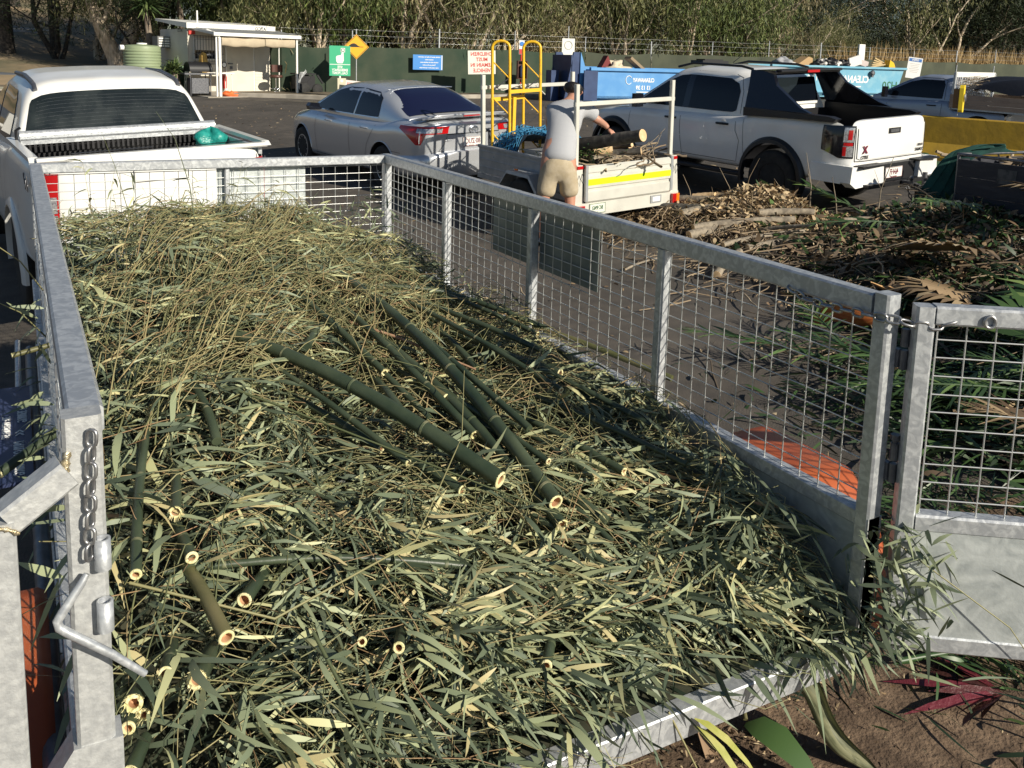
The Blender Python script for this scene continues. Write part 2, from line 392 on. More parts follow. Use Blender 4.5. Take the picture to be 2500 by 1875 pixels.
# cut culms: start, cut end, radius, description, wood, cut kind
CULMS = [
    ((0.466, 1.841, 1.259), (1.148, 0.628, 0.983), 0.026, 'thickest green bamboo culm lying diagonally down the middle of the heap', 0, 1),
    ((1.145, 2.42, 1.299), (1.295, 0.543, 0.918), 0.024, 'long green bamboo culm with a clean hollow cut end right of the thickest culm', 0, 1),
    ((0.776, 1.269, 1.016), (1.046, 0.679, 0.947), 0.017, 'grey-green bamboo culm with a small ringed cut end left of the thickest culm', 0, 1),
    ((1.148, 1.769, 1.154), (1.29, 0.498, 0.866), 0.021, 'dark green bamboo culm with a ragged cut just below the clean hollow cut', 0, 2),
    ((1.325, 1.315, 1.003), (1.492, 0.622, 0.922), 0.012, 'slim blue-green bamboo culm with frayed tip in the centre right of the heap', 0, 2),
    ((1.54, 1.744, 1.05), (1.708, 1.2, 1.052), 0.016, 'bamboo culm with a white node ring pointing at the brown stick', 0, 1),
    ((1.025, 1.506, 1.088), (1.01, 1.038, 1.041), 0.017, 'short speckled bamboo culm behind the thickest culm', 0, 0),
    ((1.444, 1.892, 1.126), (1.455, 1.418, 1.037), 0.016, 'short dark bamboo culm in the shade above the brown stick', 0, 0),
    ((1.032, 1.894, 1.19), (0.808, 1.507, 1.181), 0.018, 'short bright green bamboo culm crossing under the leaves near the heap top', 0, 0),
    ((1.76, 2.47, 1.025), (2.309, 1.264, 0.921), 0.014, 'long dark bamboo culm reaching over the right side wall past the post', 1, 0),
    ((1.395, 1.06, 0.889), (2.054, 0.452, 0.793), 0.013, 'long slim bamboo culm running low towards the right rear post', 0, 0),
    ((2.094, 0.553, 0.737), (2.256, 0.27, 0.78), 0.016, 'bamboo culm stub with a square cut beside the right rear post', 1, 1),
    ((1.327, 0.762, 0.947), (1.446, 0.486, 0.847), 0.017, 'dark ridged bamboo culm right of the ragged cut', 0, 0),
    ((1.101, 1.518, 1.091), (1.209, 1.157, 1.046), 0.015, 'brownish bamboo culm with a torn end between the two long culms', 0, 1),
    ((1.794, 1.594, 0.926), (2.012, 1.302, 0.918), 0.012, 'thin bamboo culm with a cut end by the right side wall', 0, 1),
    ((0.234, 1.207, 1.141), (0.115, 0.507, 1.013), 0.0139, 'bamboo culm standing steeply beside the left rear post', 0, 1),
    ((0.226, 0.661, 0.991), (0.278, 0.294, 0.932), 0.018, 'olive bamboo culm with a wide open hollow end in the lower left', 0, 1),
    ((0.3, 0.44, 0.858), (0.198, 0.201, 0.916), 0.0205, 'stout striped bamboo culm with a big cream cut face in the lower left', 0, 2),
    ((0.181, 0.414, 0.912), (0.139, 0.222, 0.936), 0.0148, 'short bamboo culm with an orange-centred cut face beside the stout one', 0, 1),
    ((0.43, 0.579, 0.919), (0.351, 0.45, 0.914), 0.018, 'bamboo stub with a tilted oval cut face above the open hollow end', 0, 1),
    ((0.236, 0.739, 1.027), (0.247, 0.548, 1.001), 0.0156, 'bamboo culm with a crossed white cut face by the upper left leaves', 0, 1),
    ((0.732, 0.359, 0.811), (0.661, 0.216, 0.838), 0.0139, 'bamboo stub with a small dark bore in the lower centre', 0, 1),
    ((0.632, 0.373, 0.814), (0.578, 0.242, 0.863), 0.0115, 'bamboo stub half hidden beneath a thin brown stick', 0, 1),
    ((0.101, 0.294, 0.916), (0.072, 0.183, 0.917), 0.018, 'topmost of the frayed cut ends stacked beside the left post', 0, 2),
    ((0.121, 0.255, 0.903), (0.09, 0.17, 0.894), 0.0123, 'smaller frayed cut end overlapping the topmost one by the left post', 0, 2),
    ((0.091, 0.244, 0.903), (0.058, 0.158, 0.884), 0.0139, 'clean white-rimmed cut end beneath the frayed pair by the left post', 0, 1),
    ((0.092, 0.186, 0.855), (0.054, 0.108, 0.823), 0.0164, 'lowest frayed cut end beside the left post at the tail edge', 0, 2),
    ((0.187, 0.597, 0.977), (0.969, 0.448, 0.843), 0.011, 'long straight green stem lying across the heap from left to right', 0, 0),
    ((0.275, 1.055, 1.058), (0.231, 0.682, 1.061), 0.0148, 'dark bamboo culm ending in a green fringed cut near the left post', 0, 2),
    ((0.674, 1.41, 1.098), (0.882, 0.932, 1.009), 0.014, 'bamboo culm with a greyish sawn end under a fan of pale leaves', 0, 1),
    ((1.914, 0.716, 0.795), (2.233, 0.442, 0.795), 0.018, 'weathered split bamboo piece lying against the right side wall', 1, 1),
    ((1.105, 0.754, 0.955), (1.384, 0.348, 0.776), 0.01, 'thin bamboo stem slanting into the leaves right of centre', 0, 0),
    ((1.148, 0.301, 0.748), (1.024, 0.129, 0.732), 0.014, 'bamboo stub with a pale oval end near the tail edge', 0, 1),
    ((1.191, 2.298, 1.216), (1.686, 2.158, 1.141), 0.012, 'slim bamboo stem near the top of the heap pointing right', 0, 0),
    ((1.526, 2.411, 1.17), (1.941, 1.703, 1.063), 0.013, 'green bamboo stem with nodes running down towards the side wall', 0, 0),
    ((0.38, 1.287, 1.2), (0.395, 0.999, 1.097), 0.015, 'dark bamboo culm sunk among leaves on the left of the heap', 0, 0),
    ((1.2, 2.3, 1.248), (1.38, 0.86, 1.016), 0.013, 'slim green bamboo culm among those fanning out right of the thickest culm', 0, 0),
    ((1.28, 2.45, 1.217), (1.62, 1.05, 1.049), 0.011, 'slim green bamboo culm among those fanning out right of the thickest culm', 0, 1),
    ((1.05, 2.1, 1.258), (1.22, 0.95, 0.988), 0.015, 'slim green bamboo culm among those fanning out right of the thickest culm', 0, 2),
    ((1.36, 2.3, 1.174), (1.72, 1.35, 1.093), 0.012, 'slim green bamboo culm among those fanning out right of the thickest culm', 0, 0),
    ((1.42, 2.0, 1.146), (1.78, 0.95, 0.975), 0.01, 'slim green bamboo culm among those fanning out right of the thickest culm', 0, 1),
    ((1.5, 1.8, 1.1), (1.86, 0.72, 0.964), 0.012, 'slim green bamboo culm among those fanning out right of the thickest culm', 0, 2),
    ((0.95, 1.95, 1.229), (1.12, 1.1, 1.007), 0.012, 'slim green bamboo culm among those fanning out right of the thickest culm', 0, 0),
    ((1.12, 1.7, 1.097), (1.36, 0.7, 0.97), 0.011, 'slim green bamboo culm among those fanning out right of the thickest culm', 0, 1),
    ((1.3, 1.5, 1.023), (1.6, 0.62, 0.923), 0.013, 'slim green bamboo culm among those fanning out right of the thickest culm', 0, 2),
    ((1.45, 1.4, 1.036), (1.8, 0.55, 0.937), 0.01, 'slim green bamboo culm among those fanning out right of the thickest culm', 0, 0),
    ((1.55, 2.5, 1.159), (1.84, 1.6, 1.078), 0.011, 'slim green bamboo culm among those fanning out right of the thickest culm', 0, 1),
    ((0.86, 2.2, 1.318), (1.05, 1.35, 1.102), 0.013, 'slim green bamboo culm among those fanning out right of the thickest culm', 0, 2),
    ((1.22, 1.3, 1.08), (1.42, 0.42, 0.821), 0.01, 'slim green bamboo culm among those fanning out right of the thickest culm', 0, 0),
    ((0.62, 1.6, 1.189), (0.92, 0.8, 1.009), 0.011, 'slim green bamboo culm among those fanning out right of the thickest culm', 0, 1),
]
# ---------------------------------------------------------------- the cage trailer
TL, TW, ZF, ZS, ZT = 3.86, 2.0, .62, 1.0, 1.638
R50 = .05
tr = empty('cage_trailer', (0, 0, 0), label='galvanised steel cage trailer with open tailgate heaped with cut bamboo', cat='trailer')
G, GP, GC = MT['galv'], MT['galv_plate'], MT['galv_cast']
m = MB(); m.box((1.0, 1.945, ZF - .014), (1.97, 3.80, .024)); m.build('deck', MT['deck'], tr)
m = MB(); m.bar((-.02, -.005, ZF - .038), (2.0, -.005, ZF - .038), .05, .085, bev=.004); m.build('tail_crossbar', G, tr)
for i in range(9):
    m = MB(); m.bar((0.02, .3 + i * .42, ZF - .07), (1.98, .3 + i * .42, ZF - .07), .04, .08); m.build('floor_joist', G, tr)
for x in (.28, 1.72):
    m = MB(); m.bar((x, .35, ZF - .16), (x, 3.9, ZF - .16), .05, .1); m.build('chassis_rail', G, tr)
m = MB(); m.bar((.28, 3.85, ZF - .16), (.9, 5.0, ZF - .16), .05, .1); m.bar((1.72, 3.85, ZF - .16), (1.02, 5.0, ZF - .16), .05, .1); m.build('drawbar', G, tr)
# sheet sides with a square top tube
for x, s in ((0.0, -1), (2.0, 1)):
    m = MB(); m.box((x + s * .012, 1.93, (ZF + ZS) / 2 - .04), (.004, 3.84, ZS - ZF - .03))
    for k in range(5): m.box((x + s * .018, .4 + k * .78, (ZF + ZS) / 2 - .04), (.012, .03, ZS - ZF - .06))
    m.build('side_wall', GP, tr)
    m = MB(); m.bar((x + s * .02, .0, ZS - .025), (x + s * .02, 3.86, ZS - .025), R50, R50, bev=.005); m.build('wall_top_rail', G, tr)
    m = MB(); m.bar((x + s * .02, .0, ZF - .03), (x + s * .02, 3.86, ZF - .03), .05, .08, bev=.005); m.build('bottom_rail', G, tr)
m = MB(); m.box((1.0, 3.875, (ZF + ZS) / 2 - .04), (1.94, .004, ZS - ZF - .03)); m.build('front_wall', GP, tr)
m = MB(); m.bar((.05, 3.86, ZS - .025), (1.95, 3.86, ZS - .025), R50, R50, bev=.005); m.build('front_wall_rail', G, tr)
# top rails (mitred at the corners)
m = MB(); m.bar((0, 0.026, ZT - .025), (0, 3.80, ZT - .025), .06, R50, bev=.006); m.build('top_rail', G, tr)
m = MB(); m.bar((2.0, 0.026, ZT - .025), (2.0, 3.858, ZT - .025), .05, .06, bev=.006); m.build('top_rail', G, tr)
m = MB(); m.bar((-.03, 3.83, ZT - .027), (1.973, 3.83, ZT - .027), .05, .054, bev=.006); m.build('top_rail', G, tr)
# posts
def post(x, y, z0, z1, w=.05, d=.05, mt=None, name='post'):
    m = MB(); m.bar((x, y, z0), (x, y, z1), w, d, up=(0, 1, 0), bev=.006); return m.build(name, mt or G, tr)
PL = post(-.008, -.005, ZS + .02, ZT + .004, .062, .05, GC)
PR = post(2.0, -.005, ZF, ZT + .012, .055, .05)
for y in (.97, 1.94, 2.90): post(1.999, y, ZS, ZT - .056, .044, .044)
for y in (.97, 1.94, 2.90): post(-.0, y, ZS, ZT - .052, .044, .044)
post(2.0, 3.83, ZS, ZT - .056); post(0.0, 3.83, ZS, ZT - .055)
post(1.0, 3.84, ZS, ZT - .056, .03, .03)
# rear corner shoes
m = MB(); m.prism([(-.115, -.032, .60), (.035, -.032, .60), (.035, -.032, 1.035), (-.045, -.032, 1.035), (-.115, -.032, .93)], (0, .06, 0)); m.build('corner_shoe', GC, tr)
m = MB(); m.prism([(1.975, -.03, .585), (2.03, -.03, .585), (2.03, -.03, 1.0), (1.975, -.03, 1.0)], (0, .012, 0)); m.build('corner_plate', GC, tr)
# welded wire mesh
def wires(name, O, U, V, nu, nv, du, dv, r=.0022, off=(0, 0, 0), parent=None):
    m = MB(); O = np.array(O, float); U = np.array(U, float); V = np.array(V, float); off = np.array(off, float)
    for i in range(nu): m.tube([O + U * du * i, O + U * du * i + V * dv * (nv - 1)], r, 6)
    for j in range(nv):
        jit = .0015 * math.sin(j * 5.1)
        m.tube([O + V * (dv * j + jit) + off, O + V * dv * j + U * du * (nu - 1) + off], r, 6)
    return m.build(name, MT['wire'], parent or tr)
wires('wire_mesh', (2.012, .04, ZS), (0, 1, 0), (0, 0, 1), 51, 13, .0755, .0478, off=(.005, 0, 0))
wires('wire_mesh', (-.012, .04, ZS), (0, 1, 0), (0, 0, 1), 51, 13, .0755, .0478, off=(-.005, 0, 0))
wires('wire_mesh', (.03, 3.842, ZS), (1, 0, 0), (0, 0, 1), 26, 13, .0776, .0478, off=(0, -.005, 0))
# flat sign-backing plates fixed to the mesh
for x0, x1 in ((.945, 1.222), (1.225, 1.475)):
    m = MB(); m.box(((x0 + x1) / 2, 3.862, 1.46), (x1 - x0, .003, .27)); m.build('sheet_plate', GP, tr)
for y0, y1 in ((1.445, 1.93), (1.97, 2.40)):
    m = MB(); m.box((2.032, (y0 + y1) / 2, 1.435), (.003, y1 - y0, .27)); m.build('sheet_plate', MT['plate_shade'], tr, label='grey sheet plate fixed outside the mesh')
# mudguards
for s, xc in ((1, 2.22), (-1, -.22)):
    for yc in (.56,):
        Gd = []
        for a in np.linspace(math.radians(8), math.radians(172), 22):
            y = yc - .42 * math.cos(a) * 1.02; z = .36 + .56 * min(1, math.sin(a) * 1.12 + .0)
            z = min(z, .93)
            Gd.append([(xc - .15, y, z - .01), (xc - .13, y, z), (xc + .13, y, z), (xc + .15, y, z - .015), (xc + .15, y, z - .05)])
        m = MB(); m.grid(Gd); m.build('mudguard', MT['rail_orange'], tr)
        t = MB(); t.lathe([(.17, -.1), (.33, -.1), (.355, -.07), (.355, .07), (.33, .1), (.17, .1)], 32, axis='x', c=(xc, yc + .5, .355 - .15)); w = t.build('wheel', MT['rubber'], tr)
        t = MB(); t.lathe([(.02, .02), (.16, .03), (.175, .09), (.175, -.09)], 24, axis='x', c=(xc, yc + .5, .355 - .15)); t.build('rim', MT['rim'], w)
# rub tube and step outside the left wall
m = MB(); m.tube([(-.075, -.0, .82), (-.075, 3.2, .80)], .022, 12); m.build('side_tube', MT['steel_dark'], tr)
m = MB(); m.tube([(-.13, 2.0, .72), (-.13, 3.7, .70)], .014, 10); m.tube([(-.05, 2.0, .72), (-.13, 2.0, .72)], .014, 8); m.tube([(-.05, 2.9, .71), (-.13, 2.9, .71)], .014, 8); m.build('side_tube', G, tr)
# printed card lying outside the left wall
m = MB(); m.box((-.235, 2.0, .86), (.30, .95, .012)); lb = m.build('label_board', MT['navy'], tr, label='navy printed rating board outside the left wall')
for txt, sz, px, pyy in (('30t  MEDIUM 18"', .04, -.165, 2.02), ('GVM 3500KG', .048, -.112, 2.16), ('PAYLOAD 1500KG', .048, -.125, 1.72), ('<<', .06, -.12, 1.95)):
    text_mesh('lettering', txt, sz, MT['white_print'], face_mat((px, pyy, .868), (0, 1, 0), (-1, 0, 0)), lb, mirror=True, squash=.75)
# hinge barrels on the rear left post
for z in (1.40, 1.285):
    Pf = [(.0135, -.028), (.0135, .028), (.0095, .028), (.0095, -.028)]
    m = MB(); m.lathe(Pf, 18, c=(.014, -.046, z), caps=False); m.build('hinge_barrel', G, tr)
# hinge knuckles on the right post
for z in (1.50, 1.17):
    m = MB(); m.cyl((2.035, -.045, z - .06), (2.035, -.045, z - .005), .011, 16); m.cyl((2.035, -.045, z + .005), (2.035, -.045, z + .055), .011, 16)
    m.box((2.03, -.03, z - .03), (.02, .02, .05)); m.build('hinge', MT['steel_dark'], tr)
m = MB(); m.cyl((2.035, -.045, 1.235), (2.035, -.045, 1.25), .014, 6); m.cyl((2.035, -.045, 1.22), (2.035, -.045, 1.24), .008, 10); m.build('hinge_bolt', MT['steel_dark'], tr)
# weld seams
def weld(pts, r=.006):
    m = MB(); P = []
    pts = np.array(pts, float)
    for t in np.linspace(0, 1, 14):
        k = t * (len(pts) - 1); i = min(int(k), len(pts) - 2); P.append(pts[i] + (pts[i + 1] - pts[i]) * (k - i) + RN.normal(0, .0012, 3))
    m.tube(P, r * (1 + .35 * np.sin(np.arange(14) * 2.3)), 7); return m.build('weld', MT['weld'], tr)
weld([(-.032, -.036, 1.585), (-.036, -.04, 1.555), (-.030, -.038, 1.525)], .006)
# chains: oval links
def chain(path, link_len, r, wd, name='chain', mt=None, parent=None):
    path = np.array(path, float); seg = np.linalg.norm(np.diff(path, axis=0), axis=1); cum = np.concatenate([[0], np.cumsum(seg)])
    ce = bpy.data.objects.new(name, None); COL.objects.link(ce); ce.parent = parent or tr; ce.empty_display_size = .02
    pitch = link_len - 2.2 * r; n = int(cum[-1] / pitch)
    def P(s): 
        return np.array([np.interp(s, cum, path[:, k]) for k in range(3)])
    for i in range(n):
        a = P(i * pitch); b = P(i * pitch + pitch * .98); d = b - a; d /= np.linalg.norm(d); c0 = (a + b) / 2
        up = np.array((.55, -.8, .25)); s = np.cross(d, up); s /= np.linalg.norm(s); u = np.cross(s, d)
        ang = (0 if i % 2 else math.pi / 2) + .35 + .15 * math.sin(i * 3.3); sv = s * math.cos(ang) + u * math.sin(ang)
        L2 = link_len / 2 - wd / 2; ring = []
        for t in np.linspace(-math.pi / 2, math.pi / 2, 6): ring.append(c0 + d * (L2 + wd / 2 * math.cos(t) - r) + sv * (wd / 2) * math.sin(t))
        for t in np.linspace(math.pi / 2, 3 * math.pi / 2, 6): ring.append(c0 - d * (L2 + wd / 2 * -math.cos(t) - r) + sv * (wd / 2) * math.sin(t))
        m = MB(); m.tube(ring, r, 7, closed=True, caps=False); m.build('link', mt or MT['galv'], ce)
    return ce
MT['chain'] = mat('chain_steel', (.30, .30, .31), .35, .8, col2=(.46, .46, .45), scale=40)
ys = np.linspace(0, 1, 20)
chain([(.006 - .014 * t, -.043 - .004 * t, 1.622 - .25 * t) for t in ys], .036, .0033, .017, mt=MT['chain'])
# chain from the right rail round the post to the gate
chain([(1.975, .33, 1.595), (1.968, .28, 1.575), (1.964, .20, 1.572), (1.962, .10, 1.578), (1.962, .0, 1.586), (1.975, -.05, 1.59), (2.02, -.085, 1.578), (2.07, -.12, 1.578), (2.115, -.145, 1.592), (2.145, -.165, 1.607)], .046, .0042, .022, mt=MT['chain'])
# bent latch rod hanging on the left chain
m = MB(); m.tube([(-.012, -.052, 1.372), (-.022, -.055, 1.357), (-.052, -.062, 1.318), (-.0605, -.064, 1.305), (-.058, -.066, 1.294), (-.045, -.068, 1.282), (-.015, -.068, 1.255), (.02, -.066, 1.222), (.072, -.062, 1.165)],
                 [.005, .007, .0078, .0078, .0078, .0078, .0078, .0072, .0062], 12); m.build('latch_rod', MT['galv'], tr)
# open right leaf of the tailgate
gd = np.array([.775, -.55, 0]); gd /= np.linalg.norm(gd); g0 = np.array([2.052, -.082, 0])
gn = np.array([gd[1], -gd[0], 0])
gt = bpy.data.objects.new('tailgate', None); COL.objects.link(gt); gt.parent = tr; gt['label'] = 'open right tailgate leaf of mesh above sheet metal'
def gp(s, z, o=0): return g0 + gd * s + gn * o + np.array([0, 0, z])
m = MB(); m.bar(gp(0, .625), gp(0, 1.63), .05, .05, up=gd, bev=.006); m.bar(gp(.97, .625), gp(.97, 1.63), .05, .05, up=gd, bev=.006)
m.bar(gp(.026, 1.607), gp(.944, 1.607), .049, .052, bev=.006); m.bar(gp(.026, 1.012), gp(.944, 1.012), .049, .05, bev=.006); m.bar(gp(.026, .652), gp(.944, .652), .049, .052, bev=.006)
m.build('gate_frame', G, gt)
m = MB(); m.box((0, 0, 0), (.93, .003, .32), R=None)
Rg = Matrix(((gd[0], -gn[0], 0, 0), (gd[1], -gn[1], 0, 0), (0, 0, 1, 0), (0, 0, 0, 1)))
m = MB(); m.M = Matrix.Translation(Vector(gp(.485, .832, .018))) @ Rg; m.box((0, 0, 0), (.92, .004, .312)); m.build('gate_sheet', GP, gt)
w = wires('gate_mesh', gp(.04, 1.025), tuple(gd), (0, 0, 1), 13, 12, .0755, .051, r=.0023, parent=gt)
m = MB(); m.tube([gp(.16, 1.60, .03) + np.array([.014 * math.cos(a) * gd[0], .014 * math.cos(a) * gd[1], .016 * math.sin(a)]) for a in np.linspace(0, 2 * math.pi, 14, endpoint=False)], .0045, 8, closed=True, caps=False); m.build('chain_eye', MT['chain'], gt)
# left leaf swung right round: cranked tube frame
m = MB(); m.bar((-.034, -.035, 1.556), (-.125, -.05, 1.497), .05, .05, bev=.005); m.build('gate_arm', GC, tr)
m = MB(); m.bar((-.138, -.052, .55), (-.138, -.052, 1.500), .052, .05, up=(0, 1, 0), bev=.005); m.build('gate_leg', GC, tr)
weld([(-.16, -.078, 1.508), (-.135, -.08, 1.497), (-.108, -.078, 1.481)], .0035)

# ---------------------------------------------------------------- the bamboo heap
hx = np.array([-.05, .5, 1.0, 1.5, 2.05]); hy = np.array([-.02, .3, .8, 1.4, 2.0, 2.6, 3.2, 3.83])
HH = np.array([[.07, .06, .01, .0, .06], [.30, .24, .15, .12, .30], [.46, .40, .33, .31, .40], [.61, .53, .46, .42, .43], [.72, .68, .61, .53, .46],
               [.76, .80, .73, .58, .47], [.74, .84, .80, .62, .46], [.42, .54, .54, .42, .28]])
def heap(x, y):
    x = np.clip(x, hx[0], hx[-1]); y = np.clip(y, hy[0], hy[-1])
    i = np.clip(np.searchsorted(hy, y) - 1, 0, len(hy) - 2); j = np.clip(np.searchsorted(hx, x) - 1, 0, len(hx) - 2)
    u = (y - hy[i]) / (hy[i + 1] - hy[i]); v = (x - hx[j]) / (hx[j + 1] - hx[j]); u = u * u * (3 - 2 * u); v = v * v * (3 - 2 * v)
    h = (HH[i, j] * (1 - u) + HH[i + 1, j] * u) * (1 - v) + (HH[i, j + 1] * (1 - u) + HH[i + 1, j + 1] * u) * v
    return ZF + h + (.032 * np.sin(x * 9 + 3 * y) * np.sin(y * 7.3 - x * 2) + .022 * np.sin(x * 19 - 5 * y + 1) * np.sin(y * 15 + x * 4) + .03 * np.sin(x * 4.1 + 2.6 * np.sin(y * 2.3))) * np.clip((h - .06) * 3, 0, 1) * np.clip((1.98 - x) * 4, 0, 1)

hp = empty('bamboo_leaf_heap', (1, 1.9, ZF), label='tangled heap of cut grey-green bamboo leaves and twigs filling the trailer', cat='leaf heap')
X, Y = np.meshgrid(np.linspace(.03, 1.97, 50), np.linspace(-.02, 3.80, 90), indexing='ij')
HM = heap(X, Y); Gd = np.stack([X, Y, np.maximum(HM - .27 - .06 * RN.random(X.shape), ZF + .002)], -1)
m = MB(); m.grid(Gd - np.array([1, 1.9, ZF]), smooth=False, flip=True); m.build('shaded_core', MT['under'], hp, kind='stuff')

def near_culm(x, y):
    hit = np.zeros(len(x), bool)
    for (A, B, r, ds, mt, ct) in CULMS:
        if ds.startswith('long straight'): continue
        ax, ay = A[:2]; dx, dy = B[0] - ax, B[1] - ay; t = np.clip(((x - ax) * dx + (y - ay) * dy) / (dx * dx + dy * dy), .15, 1)
        d = np.hypot(x - ax - t * dx, y - ay - t * dy); hit |= d < r + .025
        hit |= np.hypot(x - B[0] - dx * 0, y - B[1] + .05) < r + .045
    return hit & (RN.random(len(x)) < .82)
def leaf_batch(P, yaw, pitch, roll, L, Wd, bend, tint, side=None):
    """many lance-shaped leaves as arrays; returns verts (n*10), quads"""
    n = len(P); st = np.array([0, .18, .45, .75, 1.0]); wp = np.array([.16, .85, 1.0, .62, .04])
    cyw, syw = np.cos(yaw), np.sin(yaw); cpi, spi = np.cos(pitch), np.sin(pitch)
    D = np.stack([cyw * cpi, syw * cpi, spi], -1); S0 = np.stack([-syw, cyw, 0 * yaw], -1); U0 = np.cross(D, S0)
    S = S0 * np.cos(roll)[:, None] + U0 * np.sin(roll)[:, None]; U = np.cross(D, S)
    V = np.zeros((n, 5, 2, 3))
    for k in range(5):
        s = st[k]; curve = bend * s * s
        C = P + D * (L * s * (1 - .25 * np.abs(bend)) )[:, None] - U * 0 + np.array([0, 0, -1.0]) * (L * curve)[:, None]
        if side is not None: C = C + S0 * (L * side * s * s)[:, None]
        w = Wd * wp[k] / 2; fold = U * (w * .35)[:, None]
        V[:, k, 0] = C + S * w[:, None] + fold; V[:, k, 1] = C - S * w[:, None] + fold
        if 0 < k < 4: pass
    V = V.reshape(-1, 3); base = np.arange(n)[:, None, None] * 10
    q = np.array([[2 * k, 2 * k + 1, 2 * k + 3, 2 * k + 2] for k in range(4)])[None]
    F = (base + q).reshape(-1, 4); T = np.repeat(tint, 10)
    return V, F, T

def scatter_leaves(m, n, pos, yaw0=None, yspread=3.14, Lr=(.07, .17), Wr=(.009, .019), pit=.35, tb=(.15, .8), bend=.25, rs=.9):
    P = pos(n); n = len(P)
    yaw = RN.uniform(-math.pi, math.pi, n) if yaw0 is None else yaw0 + RN.normal(0, yspread, n)
    V, F, T = leaf_batch(P, yaw, RN.normal(0, pit, n), RN.normal(0, rs, n), RN.uniform(*Lr, n), RN.uniform(*Wr, n), RN.uniform(-bend * .3, bend, n), np.clip(RN.beta(2, 2.2, n) * (tb[1] - tb[0]) + tb[0] + (RN.random(n) < .02) * .3, 0, 1))
    m.add(V, F, 0, True, T)

def heap_pos(zr=(-.16, .03), xr=(.02, 1.98), yr=(-.1, 3.8), w=None):
    def f(n):
        x = RN.uniform(*xr, n * 2); y = max(yr[0], .0) + (yr[1] - max(yr[0], .0)) * RN.random(n * 2) ** 1.25
        h = heap(x, y) - ZF
        keep = RN.random(n * 2) < np.clip((h - .02) / .12, .0, 1)
        x, y = x[keep][:n], y[keep][:n]; hh = heap(x, y)
        z = hh + RN.uniform(*zr, len(x)); z = np.maximum(z, ZF + .008)
        return np.stack([x - 1, y - 1.9, z - ZF], -1)
    return f
m = MB()
# leaves come in sprays: clusters share an origin and a rough direction
mt_ = MB()
def patchy(x, y):
    return .5 + .5 * np.sin(x * 11 + 2.1 * np.sin(y * 7)) * np.sin(y * 9.5 + 1.7 * np.sin(x * 8 + 1))
def sprays(m, ns, per, posf, Lr, Wr, pit=.3, tb=(.1, .85), spread=.45, flow=None, twig=.4, hole=.0):
    """branchlets: a thin twig with leaves set alternately along it"""
    C = posf(ns); k = len(C); kp = RN.random(k) < np.clip(1 - hole + 1.6 * hole * patchy(C[:, 0], C[:, 1]), 0, 1); C = C[kp]; k = len(C)
    base = RN.uniform(-math.pi, math.pi, k) if flow is None else flow + RN.normal(0, .55, k)
    TL_ = RN.uniform(.10, .26, k); tp = RN.normal(.02, .14, k)
    idx = np.repeat(np.arange(k), per); n = len(idx); j = np.tile(np.arange(per), k)
    off = (j + RN.random(n) * .6) / per * TL_[idx]; sg = np.where(j % 2, 1, -1)
    yaw = base[idx] + sg * RN.uniform(.15, .8, n) * (1 - .6 * off / TL_[idx]) + RN.normal(0, .12, n)
    P = C[idx] + np.stack([np.cos(base[idx]) * off, np.sin(base[idx]) * off, np.sin(tp[idx]) * off], -1)
    wx, wy = P[:, 0] + 1, P[:, 1] + 1.9
    L_ = RN.uniform(*Lr, n) * (1.1 - .5 * off / .3)
    keep = (wx > .03) & (wx < 1.97) & (wy < 3.8) & ~near_culm(wx + np.cos(yaw) * L_ * .4, wy + np.sin(yaw) * L_ * .4) & (wx + np.cos(yaw) * L_ < 1.99) & (wx + np.cos(yaw) * L_ > .0) & (wy + np.sin(yaw) * L_ < 3.83)
    P, yaw, idx, L_ = P[keep], yaw[keep], idx[keep], L_[keep]; n = len(P); wx = wx[keep]; wy = wy[keep]
    P[:, 2] = np.clip(P[:, 2], 0.01, heap(wx, wy) - ZF + .06)
    tc = RN.beta(1.6, 1.6, k) * (tb[1] - tb[0]) + tb[0]
    V, F, T = leaf_batch(P, yaw, RN.normal(-.05, pit, n), RN.normal(0, 1.0, n), L_, RN.uniform(*Wr, n) * (.7 + .6 * L_ / .15), RN.uniform(-.1, .55, n), np.clip(tc[idx] + RN.normal(0, .16, n), 0, .955) + (RN.random(n) < .02) * .045, RN.normal(0, .22, n))
    m.add(V, F, 0, True, T)
    for q in range(k):
        if RN.random() < twig:
            c = C[q]; e_ = c + np.array([math.cos(base[q]), math.sin(base[q]), math.sin(tp[q])]) * TL_[q]
            if .04 < e_[0] + 1 < 1.96 and e_[1] + 1.9 < 3.78: mt_.tube([c - (e_ - c) * .5, (c + e_) / 2 + np.array([0, 0, .006]), e_], [.0016, .0013, .0006], 3, caps=False, tint=RN.uniform(.3, 1))
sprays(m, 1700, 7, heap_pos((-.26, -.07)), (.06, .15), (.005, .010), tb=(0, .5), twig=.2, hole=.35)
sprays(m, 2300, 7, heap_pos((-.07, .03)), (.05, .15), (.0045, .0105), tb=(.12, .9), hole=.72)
sprays(m, 650, 7, heap_pos((-.04, .035), yr=(-.05, 1.3)), (.08, .20), (.006, .0145), tb=(.25, .93), hole=.7)
sprays(m, 480, 8, heap_pos((-.03, .03), xr=(.7, 1.9), yr=(.12, .8)), (.08, .18), (.006, .013), tb=(.5, .97), flow=-.25, hole=.3)  # raised tint range puts the sunlit highlights into the leaf colour
sprays(m, 1200, 8, heap_pos((-.03, .05), xr=(.05, 1.75), yr=(1.5, 3.75)), (.05, .13), (.004, .009), tb=(.35, 1.0), flow=.9, hole=.75)
